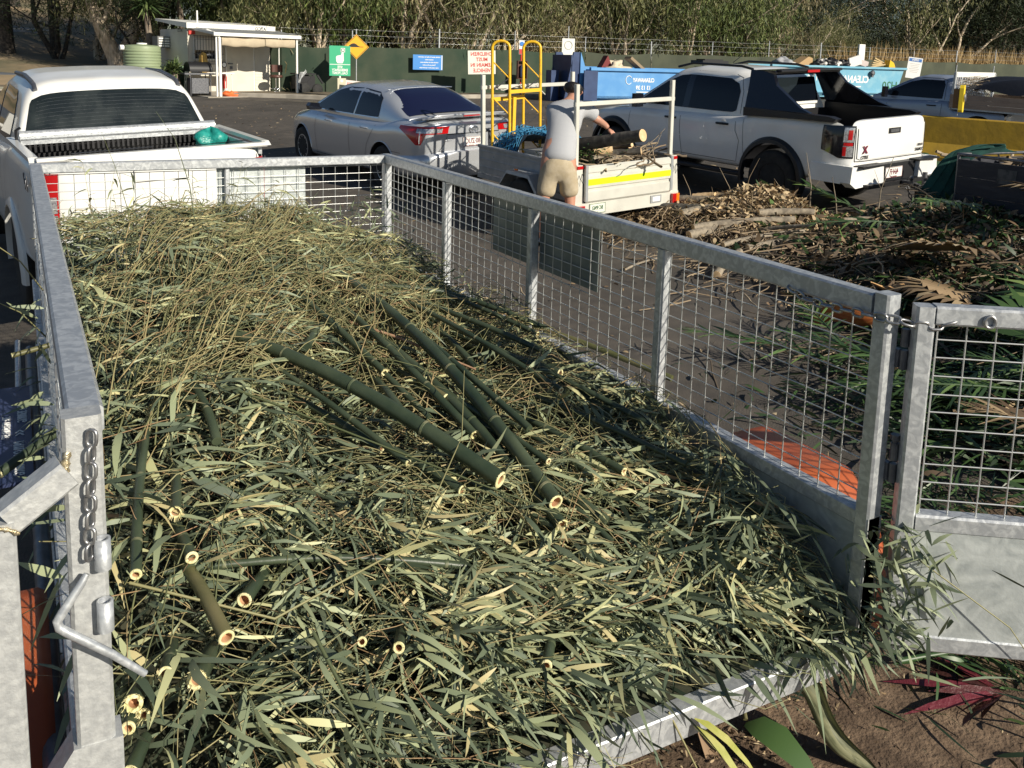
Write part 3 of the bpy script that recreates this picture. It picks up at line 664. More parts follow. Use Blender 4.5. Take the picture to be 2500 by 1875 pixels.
# drooping leaves over the tail edge and through the left mesh
def edge_pos(n):
    x = RN.uniform(.1, 2.02, n); keep = (RN.random(n) < np.where(x < .8, 1, np.where(x > 1.75, .5, .13))); x = x[keep]
    return np.stack([x - 1, RN.uniform(-.05, .08, len(x)) - 1.9, RN.uniform(.0, .07, len(x))], -1)
scatter_leaves(m, 620, edge_pos, yaw0=-1.57, yspread=.9, Lr=(.09, .2), Wr=(.01, .022), pit=.5, tb=(.3, .85), bend=.6)
def corner_pos(n): return np.stack([RN.normal(2.02, .07, n) - 1, RN.normal(-.1, .06, n) - 1.9, RN.uniform(.02, .40, n) ** 1.0], -1)
scatter_leaves(m, 300, corner_pos, yaw0=-.9, yspread=1.0, Lr=(.05, .13), Wr=(.008, .016), pit=.6, tb=(.3, .85), bend=.7)
def side_pos(n): return np.stack([RN.normal(-.035, .012, n) - 1, RN.uniform(-.02, 2.6, n) - 1.9, RN.uniform(.05, .75, n)], -1)
scatter_leaves(m, 90, side_pos, yaw0=3.6, yspread=.5, Lr=(.05, .13), Wr=(.01, .02), pit=.5, tb=(.4, .85), bend=.7)
# a few sprays standing proud against the mesh
def front_pos(n): return np.stack([RN.uniform(.1, 1.9, n) - 1, RN.uniform(3.1, 3.75, n) - 1.9, heap(RN.uniform(.1, 1.9, n), 3.3 + 0 * RN.random(n)) - ZF + RN.uniform(-.02, .12, n) ** 1.0 - .12], -1)
scatter_leaves(m, 520, front_pos, Lr=(.06, .13), Wr=(.006, .012), pit=.7, tb=(.4, .95), bend=.3)
m.build('leaf_litter', MT['bleaf'], hp, kind='stuff'); mt_.build('branchlet', MT['twig'], hp, kind='stuff')

mL = MB()
# twigs
def twig_batch(m, n, xr, yr, flow, spread, Lr, rr, tb, lift=.03, bow=.1):
    for i in range(n):
        x = RN.uniform(*xr); y = RN.uniform(*yr); a = flow + RN.normal(0, spread); L = RN.uniform(*Lr); k = 7
        t = np.linspace(0, 1, k); cur = RN.normal(0, .35); ang = a + cur * (t - .5)
        px_ = x + np.cumsum(np.cos(ang)) * L / k; py_ = y + np.cumsum(np.sin(ang)) * L / k
        px_ = np.clip(px_, .03, 1.97); py_ = np.clip(py_, -.12, 3.78)
        z = heap(px_, py_) + RN.uniform(-.04, lift) + np.sin(t * math.pi) * RN.uniform(0, bow) + RN.normal(0, .006, k)
        if (heap(x, y) - ZF) < .06: continue
        r = RN.uniform(*rr); m.tube(np.stack([px_ - 1, py_ - 1.9, np.maximum(z, ZF + .006) - ZF], -1), np.linspace(r, r * .45, k), 4, caps=False, tint=RN.uniform(*tb))
m = MB()
twig_batch(m, 520, (.05, 1.5), (1.0, 3.5), .95, .35, (.4, 1.1), (.0012, .0028), (.35, .9), .045, .09)
twig_batch(m, 750, (.05, 1.9), (-.05, 2.2), .1, 1.2, (.2, .8), (.001, .0026), (.2, .95), .035, .06)
twig_batch(m, 170, (1.1, 1.9), (.3, 2.6), 2.2, .5, (.3, .8), (.001, .0024), (.1, .9), .04, .08)
twig_batch(m, 700, (.05, 1.9), (0, 3.7), 0, 3.1, (.1, .35), (.0008, .0018), (.2, 1), .05, .03)
for (bx, by) in ((.3, 1.5), (.5, 1.9), (.7, 2.3), (.25, 2.2), (.9, 2.6), (.15, 1.0), (1.0, 2.9), (.45, 1.3), (.6, 2.8), (1.2, 2.5)):
    twig_batch(m, 12, (bx - .08, bx + .08), (by - .08, by + .08), 1.0 + RN.normal(0, .12), .13, (.6, 1.2), (.0012, .003), (.4, .85), .05, .12)
# tall stalks rising against the front mesh and the ute
def stalk(pts, r, tint): m.tube(np.array(pts) - np.array([1, 1.9, ZF]), np.linspace(r, r * .3, len(pts)), 5, caps=False, tint=tint)
stalk([(.62, 2.6, 1.40), (.60, 2.65, 1.65), (.55, 2.7, 1.86), (.48, 2.75, 1.98)], .003, .1)
stalk([(.35, 2.5, 1.35), (.34, 2.7, 1.55), (.31, 2.85, 1.72), (.27, 2.95, 1.86)], .0025, .3)
for i in range(26):
    x = RN.uniform(.15, 1.9); y = RN.uniform(3.2, 3.7); a = RN.uniform(-.5, .5); h = RN.uniform(.08, .28)
    z0 = float(heap(x, y)) - .03; stalk([(x, y, z0), (x + a * .1, y, z0 + h * .5), (x + a * .25, y + .02, z0 + h)], .0016, RN.uniform(.2, .8))
for (x, y, z, dx, dz) in ((.22, 3.1, 1.42, -.03, .30), (.30, 3.2, 1.42, .04, .26), (.42, 3.3, 1.40, .02, .20), (.75, 3.3, 1.42, -.06, .22), (.95, 3.4, 1.42, .05, .24), (1.1, 3.4, 1.38, .1, .16), (1.75, 3.5, 1.1, .1, .36), (1.6, 3.5, 1.15, .12, .25)):
    stalk([(x, y, z), (x + dx * .4, y, z + dz * .5), (x + dx, y + .02, z + dz)], .0017, RN.uniform(.3, .8))
    Pq = np.array([(x + dx * t - 1, y - 1.9, z + dz * t - ZF) for t in np.linspace(.35, 1, 7)]); V, F, T = leaf_batch(Pq, RN.uniform(-3, 3, 7), RN.uniform(-.3, .9, 7), RN.uniform(-1, 1, 7), RN.uniform(.07, .13, 7), RN.uniform(.007, .013, 7), RN.uniform(.1, .6, 7), RN.uniform(.6, .95, 7)); mL.add(V, F, 0, True, T)
stalk([(-.02, 2.2, 1.33), (-.09, 2.05, 1.48), (-.2, 1.95, 1.60), (-.33, 1.9, 1.70)], .003, .6)
stalk([(-.02, 2.0, 1.20), (-.1, 1.9, 1.33), (-.2, 1.8, 1.42), (-.35, 1.75, 1.5)], .003, .5)
stalk([(.1, .5, 1.02), (.4, .35, .93), (.8, .45, .98), (1.1, .8, 1.08), (1.25, 1.1, 1.18)], .0042, .55)
stalk([(.2, 1.5, 1.27), (.6, 1.1, 1.16), (1.1, .6, 1.0), (1.5, .3, .86)], .005, .15)
stalk([(2.02, -.1, .95), (2.25, -.3, .75), (2.42, -.38, .5), (2.45, -.42, .2)], .0022, .55)
stalk([(1.3, -.02, .63), (1.36, -.08, .48), (1.42, -.12, .25), (1.4, -.14, .05)], .003, .6)
stalk([(.45, .2, .97), (.52, -.05, .80), (.6, -.2, .62)], .005, .1)
m.build('twig', MT['twig'], hp, kind='stuff'); mL.build('upright_leaf', MT['bleaf'], hp, kind='stuff')
# 240 broad leaves that lie on top, each a piece of its own
protos = []
for k in range(10):
    pm = MB(); L = 1.0; b = RN.uniform(.1, .5); V, F, T = leaf_batch(np.zeros((1, 3)), np.zeros(1), np.array([.12]), np.array([RN.uniform(-.3, .3)]), np.array([L]), np.array([RN.uniform(.07, .11)]), np.array([b]), np.array([.42 + .055 * k]), np.array([RN.uniform(-.25, .25)]))
    pm.add(V, F, 0, True, T); protos.append(pm.mesh('leaf', MT['bleaf']))
clusters = [(RN.uniform(.1, 1.9), RN.uniform(-.05, 1.4), RN.uniform(-3, 3)) for _ in range(38)] + [(RN.uniform(.1, 1.7), RN.uniform(1.4, 3.5), RN.uniform(-3, 3)) for _ in range(18)] + \
    [(1.2, .25, .4), (1.35, .3, -.1), (1.1, .15, -.3), (.9, .1, .1), (1.5, .22, .2), (1.65, .12, -.4), (.55, 3.2, 1.0), (1.7, 3.5, .6), (.9, 2.7, .9), (1.95, .0, -1.0)]
cnt = 0
for (x, y, a) in clusters:
    for j in range(RN.integers(3, 6)):
        if cnt >= 260: break
        o = bpy.data.objects.new('leaf', protos[int(RN.integers(0, 10))]); COL.objects.link(o); o.parent = hp
        xx = min(max(x + RN.normal(0, .02), .05), 1.93); yy = min(max(y + RN.normal(0, .02), -.08), 3.7)
        s = RN.uniform(.13, .25)
        aa = a + RN.normal(0, .35)
        if xx + math.cos(aa) * s > 1.96 or xx + math.cos(aa) * s < .04: aa = math.pi - aa
        o.location = (xx - 1, yy - 1.9, float(heap(xx, yy)) + RN.uniform(.0, .04) - ZF)
        o.rotation_euler = (RN.normal(0, .5), RN.uniform(-.35, .25), aa); o.scale = (s, s * RN.uniform(.7, 1.1), s); cnt += 1
# ---------------------------------------------------------------- cut bamboo culms on the heap

for (A, B, r, desc, mt, cut) in CULMS:
    A = Vector(A) + Vector((0, 0, -.005)); B = Vector(B) + Vector((0, 0, .02)); d = (B - A); L = d.length; d.normalize()
    q = d.to_track_quat('X', 'Z').to_matrix().to_4x4(); q.translation = A
    e = empty('bamboo_culm', mw=q, label=desc, cat='bamboo', group='slim culms fanning out over the heap' if desc.startswith('slim green bamboo culm among') else None)
    body = MT['culm_old'] if mt or 'olive' in desc or 'brownish' in desc else MT['culm']
    n = max(5, int(L / .05)); t = np.linspace(0, 1, n); bow = .02 * L * math.sin(len(desc))
    P = np.stack([t * L, np.sin(t * math.pi) * bow, np.sin(t * math.pi) * .03 * L], -1)
    rr = r * (.82 + .18 * t) * (1 + .03 * np.sin(t * 37 + L * 50))
    nodes = np.arange(.10 + .05 * math.sin(len(desc)), L - .04, .24 + r * 3 + .03 * math.sin(L * 40))
    m = MB(); m.tube(P, rr, 16, caps=(cut == 0)); m.build('culm_wall', body, e)
    for s in nodes:
        c = np.array([s, np.sin(s / L * math.pi) * bow, np.sin(s / L * math.pi) * .03 * L]); rn_ = r * (.82 + .18 * s / L)
        m = MB(); m.lathe([(rn_ * .99, -.005), (rn_ * 1.07, -.0035), (rn_ * 1.1, 0), (rn_ * 1.03, .002), (rn_ * 1.06, .0035), (rn_ * .99, .006)], 16, axis='x', c=c, caps=False)
        m.build('node', MT['node'], e)
    if cut:
        c = np.array([L, 0, 0]); nn = 20; a = np.arange(nn) * 2 * np.pi / nn
        def ringx(rad, x, jit=0): return np.stack([np.full(nn, x) + RN.normal(0, 1, nn) * jit, rad * np.cos(a), rad * np.sin(a)], -1) + c
        j = .0018 if cut == 2 else .0004; wall = .72 if 'hollow' in desc or 'ringed' in desc else .60
        m = MB(); m.grid(np.array([ringx(r * 1.0, -.003), ringx(r * 1.03, .001, j), ringx(r * .9, .003, j), ringx(r * wall, .0025, j), ringx(r * wall * .93, -.002)]), cv=True, smooth=False)
        if cut == 2:
            for k in range(26):
                th = RN.uniform(0, 2 * math.pi); p = c + np.array([.0, r * math.cos(th), r * math.sin(th)]); o2 = np.array([RN.uniform(.004, .011), math.cos(th) * .006, math.sin(th) * .006 - .002])
                m.tube([p, p + o2], [.0011, .0004], 3, caps=False)
        m.build('cut_rim', MT['bcut'], e)
        m = MB(); m.grid(np.array([ringx(r * wall * .95, .0), ringx(r * wall * .9, -.02), ringx(r * .02, -.022)]), cv=True, smooth=False); m.build('hollow', MT['bhollow'], e)
# a brown dry stick and the fibrous roots tuft
m = MB(); P = np.array([(1.02, 1.92, 1.19), (1.22, 1.62, 1.15), (1.42, 1.35, 1.08)]); m.tube(P, [.006, .007, .004], 6)
m.build('dry_stick', mat('dry_brown_stick', (.36, .2, .12), .7, col2=(.5, .33, .2), scale=30), None, label='flat reddish-brown dry stick lying across the culms in the heap centre', cat='stick')
# culm and stub poking out through the left mesh
for (A, B, r, ds) in (((.25, 1.6, 1.16), (-.175, 1.28, 1.01), .016, 'dark bamboo culm poking out through the left mesh above the printed board'), ((.12, 1.75, 1.27), (-.13, 1.72, 1.23), .009, 'short yellow bamboo stub poking out through the left mesh')):
    A = Vector(A); B = Vector(B); d = B - A; L = d.length; q = d.normalized().to_track_quat('X', 'Z').to_matrix().to_4x4(); q.translation = A
    e = empty('bamboo_culm', mw=q, label=ds, cat='bamboo')
    m = MB(); m.tube([(0, 0, 0), (L, 0, 0)], r, 14, caps=False); m.build('culm_wall', MT['culm'] if r > .01 else MT['culm_old'], e)
    m = MB(); m.lathe([(r, -.002), (r * 1.02, .001), (r * .5, .002), (r * .45, -.01), (r * .05, -.011)], 14, axis='x', c=(L, 0, 0)); m.build('cut_rim', MT['bcut'], e)
# ---------------------------------------------------------------- vehicles
def interp(tab, y):
    return np.interp(y, [t[0] for t in tab], [t[1] for t in tab])
def sinterp(tab, y):
    """smoothed table lookup"""
    return (interp(tab, y - .05) + 2 * interp(tab, y) + interp(tab, y + .05)) / 4

class Body:
    """lofted shell: plan outline is a superellipse, section top and bottom corners are superelliptic"""
    def __init__(s, W, y0, y1, m, zt, zb, nt=6, nb=7, bulge=.03, zc=.45, mf=None):
        s.W, s.y0, s.y1, s.m, s.zt, s.zb, s.nt, s.nb, s.bulge, s.zc = W, y0, y1, m, zt, zb, nt, nb, bulge, zc
        s.yc = (y0 + y1) / 2; s.Lh = (y1 - y0) / 2; s.mf = mf or m
    def Wy(s, y):
        u = np.clip((y - s.yc) / s.Lh, -1, 1); m = np.where(u < 0, s.m, s.mf)
        return s.W * (1 - np.abs(u) ** m + 1e-9) ** (1 / m)
    def side(s, z, y):
        zt = sinterp(s.zt, y); zb = interp(s.zb, y); c = zb + (zt - zb) * s.zc
        up = np.clip((z - c) / (zt - c), 0, 1); dn = np.clip((c - z) / (c - zb), 0, 1)
        k = (1 - up ** s.nt + 1e-9) ** (1 / s.nt) * (1 - dn ** s.nb + 1e-9) ** (1 / s.nb)
        return k * (1 - s.bulge * up ** 1.5 - s.bulge * .8 * dn ** 1.5)
    def X(s, y, z): return s.Wy(y) * s.side(z, y)
    def Yr(s, x, z):
        k = s.side(z, np.maximum(s.y0 + .25, s.y0)); u = np.clip(np.abs(x) / (s.W * k), 0, .9999)
        return s.yc - s.Lh * (1 - u ** s.m) ** (1 / s.m)
    def stations(s, n=26):
        t = np.linspace(0, 1, n); d = s.Lh * t ** 2.6
        return np.concatenate([s.y0 + d + 1e-4, (s.y1 - d[::-1] - 1e-4)[1:]])
    def mesh(s, mb, ns=26, nr=15, mat=0):
        Y = s.stations(ns); th = np.linspace(-np.pi / 2, np.pi / 2, nr * 2 + 1); G = []
        for y in Y:
            zt = float(sinterp(s.zt, y)); zb = float(interp(s.zb, y)); c = zb + (zt - zb) * s.zc
            sn = np.sin(th); up = np.clip(sn, 0, 1) ** (2 / s.nt); dn = np.clip(-sn, 0, 1) ** (2 / s.nb)
            z = c + (zt - c) * up - (c - zb) * dn
            k = np.where(sn >= 0, np.abs(np.cos(th)) ** (2 / s.nt), np.abs(np.cos(th)) ** (2 / s.nb)) * (1 - s.bulge * up ** 1.5 - s.bulge * .8 * dn ** 1.5)
            x = float(s.Wy(y)) * k
            zr = z + .012 * (up > .98) * (1 - (x / s.W) ** 2)
            ring = [(a, y, b) for a, b in zip(x, z)] + [(-a, y, b) for a, b in zip(x[-2:0:-1], z[-2:0:-1])]
            G.append(ring)
        G = np.array(G); mb.grid(G, mat, True, cv=True)
        n = G.shape[1]; mb.add(G[0], [tuple(range(n - 1, -1, -1))], mat, True); mb.add(G[-1], [tuple(range(n))], mat, True)
    # surface patches -------------------------------------------------
    def side_patch(s, mb, cols, sgn, off=.004, nz=6, ny=4, mat=0):
        """cols: list of (y, zlo, zhi)"""
        ys = np.concatenate([np.linspace(cols[i][0], cols[i + 1][0], ny, endpoint=False) for i in range(len(cols) - 1)] + [[cols[-1][0]]])
        lo = np.interp(ys, [c[0] for c in cols], [c[1] for c in cols]); hi = np.interp(ys, [c[0] for c in cols], [c[2] for c in cols])
        v = np.linspace(0, 1, nz); Y = ys[:, None] + 0 * v; Z = lo[:, None] + (hi - lo)[:, None] * v
        mb.grid(np.stack([sgn * (s.X(Y, Z) + off), Y, Z], -1), mat, True, flip=sgn > 0)
    def side_line(s, mb, pts, sgn, w=.006, off=.003, mat=0):
        pts = np.array(pts, float); P = []
        for i in range(len(pts) - 1):
            n = max(2, int(np.linalg.norm(pts[i + 1] - pts[i]) / .06)); P += [pts[i] + (pts[i + 1] - pts[i]) * k / n for k in range(n)]
        P.append(pts[-1]); P = np.array(P); T = np.gradient(P, axis=0); T /= np.linalg.norm(T, axis=1)[:, None]; N = np.stack([-T[:, 1], T[:, 0]], -1) * w / 2
        A = P + N; B = P - N
        mb.grid(np.stack([np.stack([sgn * (s.X(q[:, 0], q[:, 1]) + off), q[:, 0], q[:, 1]], -1) for q in (A, B)]), mat, False)
    def rear_patch(s, mb, cols, off=.004, nz=5, nx=5, mat=0):
        """cols: list of (x, zlo, zhi) on the rear face"""
        xs_ = np.concatenate([np.linspace(cols[i][0], cols[i + 1][0], nx, endpoint=False) for i in range(len(cols) - 1)] + [[cols[-1][0]]])
        lo = np.interp(xs_, [c[0] for c in cols], [c[1] for c in cols]); hi = np.interp(xs_, [c[0] for c in cols], [c[2] for c in cols])
        v = np.linspace(0, 1, nz); X = xs_[:, None] + 0 * v; Z = lo[:, None] + (hi - lo)[:, None] * v
        mb.grid(np.stack([X, s.Yr(X, Z) - off, Z], -1), mat, True, flip=False)
    def rear_line(s, mb, pts, w=.006, off=.003, mat=0):
        pts = np.array(pts, float); P = []
        for i in range(len(pts) - 1):
            n = max(2, int(np.linalg.norm(pts[i + 1] - pts[i]) / .05)); P += [pts[i] + (pts[i + 1] - pts[i]) * k / n for k in range(n)]
        P.append(pts[-1]); P = np.array(P); T = np.gradient(P, axis=0); T /= np.linalg.norm(T, axis=1)[:, None]; N = np.stack([-T[:, 1], T[:, 0]], -1) * w / 2
        mb.grid(np.stack([np.stack([q[:, 0], s.Yr(q[:, 0], q[:, 1]) - off, q[:, 1]], -1) for q in (P + N, P - N)]), mat, False)
    def wrap(s, mb, sgn, xin, yside, zf, off=.008, n=18, nz=6, mat=0, t0=0., t1=1.):
        """patch from x=xin on the rear face round the corner to y=yside; zf(t) -> (zlo, zhi)"""
        W = s.W
        f0 = math.acos(min(1, (xin / W)) ** (s.m / 2)); f1 = math.asin(((s.yc - yside) / s.Lh) ** (s.m / 2))
        G = []
        for t in np.linspace(t0, t1, n):
            f = f0 + (f1 - f0) * t; x = W * math.cos(f) ** (2 / s.m); y = s.yc - s.Lh * math.sin(f) ** (2 / s.m)
            lo, hi = zf(t); z = np.linspace(lo, hi, nz); k = s.side(z, max(y, s.y0 + .25))
            nx_ = (x / W) ** (s.m - 1) / W; ny_ = -((s.yc - y) / s.Lh) ** (s.m - 1) / s.Lh; L = math.hypot(nx_, ny_)
            G.append(np.stack([sgn * (x * k + off * nx_ / L), y + off * ny_ / L + 0 * z, z], -1))
        mb.grid(np.array(G), mat, True, flip=sgn < 0)

class Cabin:
    def __init__(s, Gb, Gr, prof, zbelt, zmax, n=7, taper=.0):
        s.Gb, s.Gr, s.prof, s.zbelt, s.zmax, s.n, s.taper = Gb, Gr, prof, zbelt, zmax, n, taper
        s.ya, s.yb = prof[0][0], prof[-1][0]
    def Xs(s, z, y):
        yc = (s.ya + s.yb) / 2; u = np.abs(y - yc) / ((s.yb - s.ya) / 2)
        return (s.Gb - (s.Gb - s.Gr) * (z - s.zbelt) / (s.zmax - s.zbelt)) * (1 - s.taper * u ** 2)
    def zr(s, y): return sinterp(s.prof, y)
    def X(s, y, z):
        t = np.clip((z - s.zbelt) / np.maximum(s.zr(y) - s.zbelt, 1e-3), 0, 1)
        return s.Xs(z, y) * (1 - t ** s.n + 1e-9) ** (1 / s.n)
    def mesh(s, mb, ns=46, nr=14, mat=0, depth=.12):
        G = []; th = np.linspace(0, np.pi / 2, nr)
        for y in np.linspace(s.ya, s.yb, ns):
            zr = float(s.zr(y)); z = s.zbelt + (zr - s.zbelt) * np.sin(th) ** (2 / s.n); x = s.Xs(z, y) * np.cos(th) ** (2 / s.n)
            z = np.concatenate([[s.zbelt - depth], z]); x = np.concatenate([[x[0]], x])
            z = z + .02 * np.clip(1 - (x / s.Gr) ** 2, 0, 1) * (z > s.zbelt + .2)
            G.append([(a, y, b) for a, b in zip(x, z)] + [(-a, y, b) for a, b in zip(x[::-1][1:], z[::-1][1:])])
        G = np.array(G); mb.grid(G, mat, True); n = G.shape[1]
        mb.add(G[0], [tuple(range(n))], mat); mb.add(G[-1], [tuple(range(n - 1, -1, -1))], mat)
    side_patch = Body.side_patch; side_line = Body.side_line
    def top_patch(s, mb, y0, y1, fx, off=.005, ny=14, nx=12, k=9, mat=0):
        """glass on the sloping ends; fx = fraction of half width; corners rounded"""
        G = []
        for v in np.linspace(0.001, .999, ny):
            y = y0 + (y1 - y0) * v; e = (1 - abs(2 * v - 1) ** k) ** (1 / k)
            row = []
            zr = float(s.zr(y)); slope = (float(s.zr(y + .03)) - float(s.zr(y - .03))) / .06; L = math.hypot(1, slope)
            for u in np.linspace(-1, 1, nx):
                uu = u * fx * (.93 + .07 * e)
                x = uu * float(s.Xs(zr, y)); z = s.zbelt + (zr - s.zbelt) * (1 - abs(uu) ** s.n) ** (1 / s.n) + .02 * max(0, 1 - (x / s.Gr) ** 2)
                row.append((x, y - off * slope / L, z + off / L))
            G.append(row)
        mb.grid(np.array(G), mat, True)

def boolean_cut(o, cutters):
    for c in cutters:
        md = o.modifiers.new('b', 'BOOLEAN'); md.operation = 'DIFFERENCE'; md.solver = 'EXACT'; md.object = c
    dg = bpy.context.evaluated_depsgraph_get(); dg.update(); me = bpy.data.meshes.new_from_object(o.evaluated_get(dg))
    o.modifiers.clear(); old = o.data; o.data = me
    me.set_sharp_from_angle(angle=math.radians(38))
    for c in cutters: COL.objects.unlink(c); bpy.data.objects.remove(c)

def cutter_cyl(x0, x1, y, z, r):
    m = MB(); m.tube([(x0, y, z), (x1, y, z)], r, 40, mat=1, smooth=True); return m.build('cut', [MT['black_plastic'], MT['black_plastic']])
def cutter_box(c, s):
    m = MB(); m.box(c, s, 1); return m.build('cut', [MT['black_plastic'], MT['black_plastic']])

def wheel(parent, x, y, R, Wd, rimR, sgn, style='alloy', rimmat=None):
    t = MB(); h = Wd / 2
    t.lathe([(rimR * .98, -h * .8), (R * .86, -h), (R * .97, -h * .85), (R, -h * .5), (R, h * .5), (R * .97, h * .85), (R * .86, h), (rimR * .98, h * .8)], 44, axis='x', c=(x, y, R))
    for k in range(4):
        q = -h * .6 + k * h * .4; t.lathe([(R + .001, q - .004), (R + .004, q), (R + .001, q + .004)], 40, axis='x', c=(x, y, R), caps=False)
    w = t.build('wheel', MT['rubber'], parent)
    rm = rimmat or MT['rim']
    m = MB(); s = sgn
    m.lathe([(rimR, s * h * .78), (rimR * .93, s * h * .86), (rimR * .86, s * h * .55), (rimR * .84, s * -h * .5)], 40, axis='x', c=(x, y, R), caps=False)
    m.lathe([(.012, s * h * .62), (rimR * .22, s * h * .60), (rimR * .26, s * h * .4)], 24, axis='x', c=(x, y, R))
    ns = 10 if style == 'alloy' else 6
    for k in range(ns):
        a = 2 * math.pi * k / ns + .2; w0 = rimR * (.10 if ns == 10 else .17); ca, sa = math.cos(a), math.sin(a)
        i0 = np.array([x + s * h * .58, y + ca * rimR * .18, R + sa * rimR * .18]); i1 = np.array([x + s * h * .74, y + ca * rimR * .9, R + sa * rimR * .9])
        m.bar(i0, i1, w0, .02, up=(1, 0, 0), bev=.004)
    m.build('rim', rm, w)
    m = MB(); m.lathe([(rimR * .83, s * -h * .1), (.01, s * -h * .1)], 30, axis='x', c=(x, y, R)); m.build('brake_disc', MT['steel_dark'], w)
    return w

def plate(parent, c, w, h, txt, col, yaw=0, size=.085, sub=None, bodymat=None, offs=0, tilt=0.0, body_col=None):
    m = MB(); m.box((0, 0, 0), (w, .006, h)); 
    for (a, b, ww, hh) in ((0, h / 2 - .004, w, .004), (0, -h / 2 + .004, w, .004), (w / 2 - .004, 0, .004, h), (-w / 2 + .004, 0, .004, h)): m.box((a, -.004, b), (ww, .003, hh), 1)
    p = m.build('number_plate', [bodymat or MT['plate_white'], col], parent)
    p.matrix_parent_inverse = Matrix.Identity(4); p.matrix_local = Matrix.Translation(Vector(c)) @ rotz(yaw) @ Matrix.Rotation(tilt, 4, 'X')
    text_mesh('lettering', txt, size, col, face_mat((offs, -.0045, .004), (1, 0, 0), (0, 0, 1)), p, mirror=True, squash=.72, bold=.001)
    if sub: text_mesh('lettering', sub, size * .2, col, face_mat((0, -.0045, -h / 2 + .012), (1, 0, 0), (0, 0, 1)), p, mirror=True)
    return p

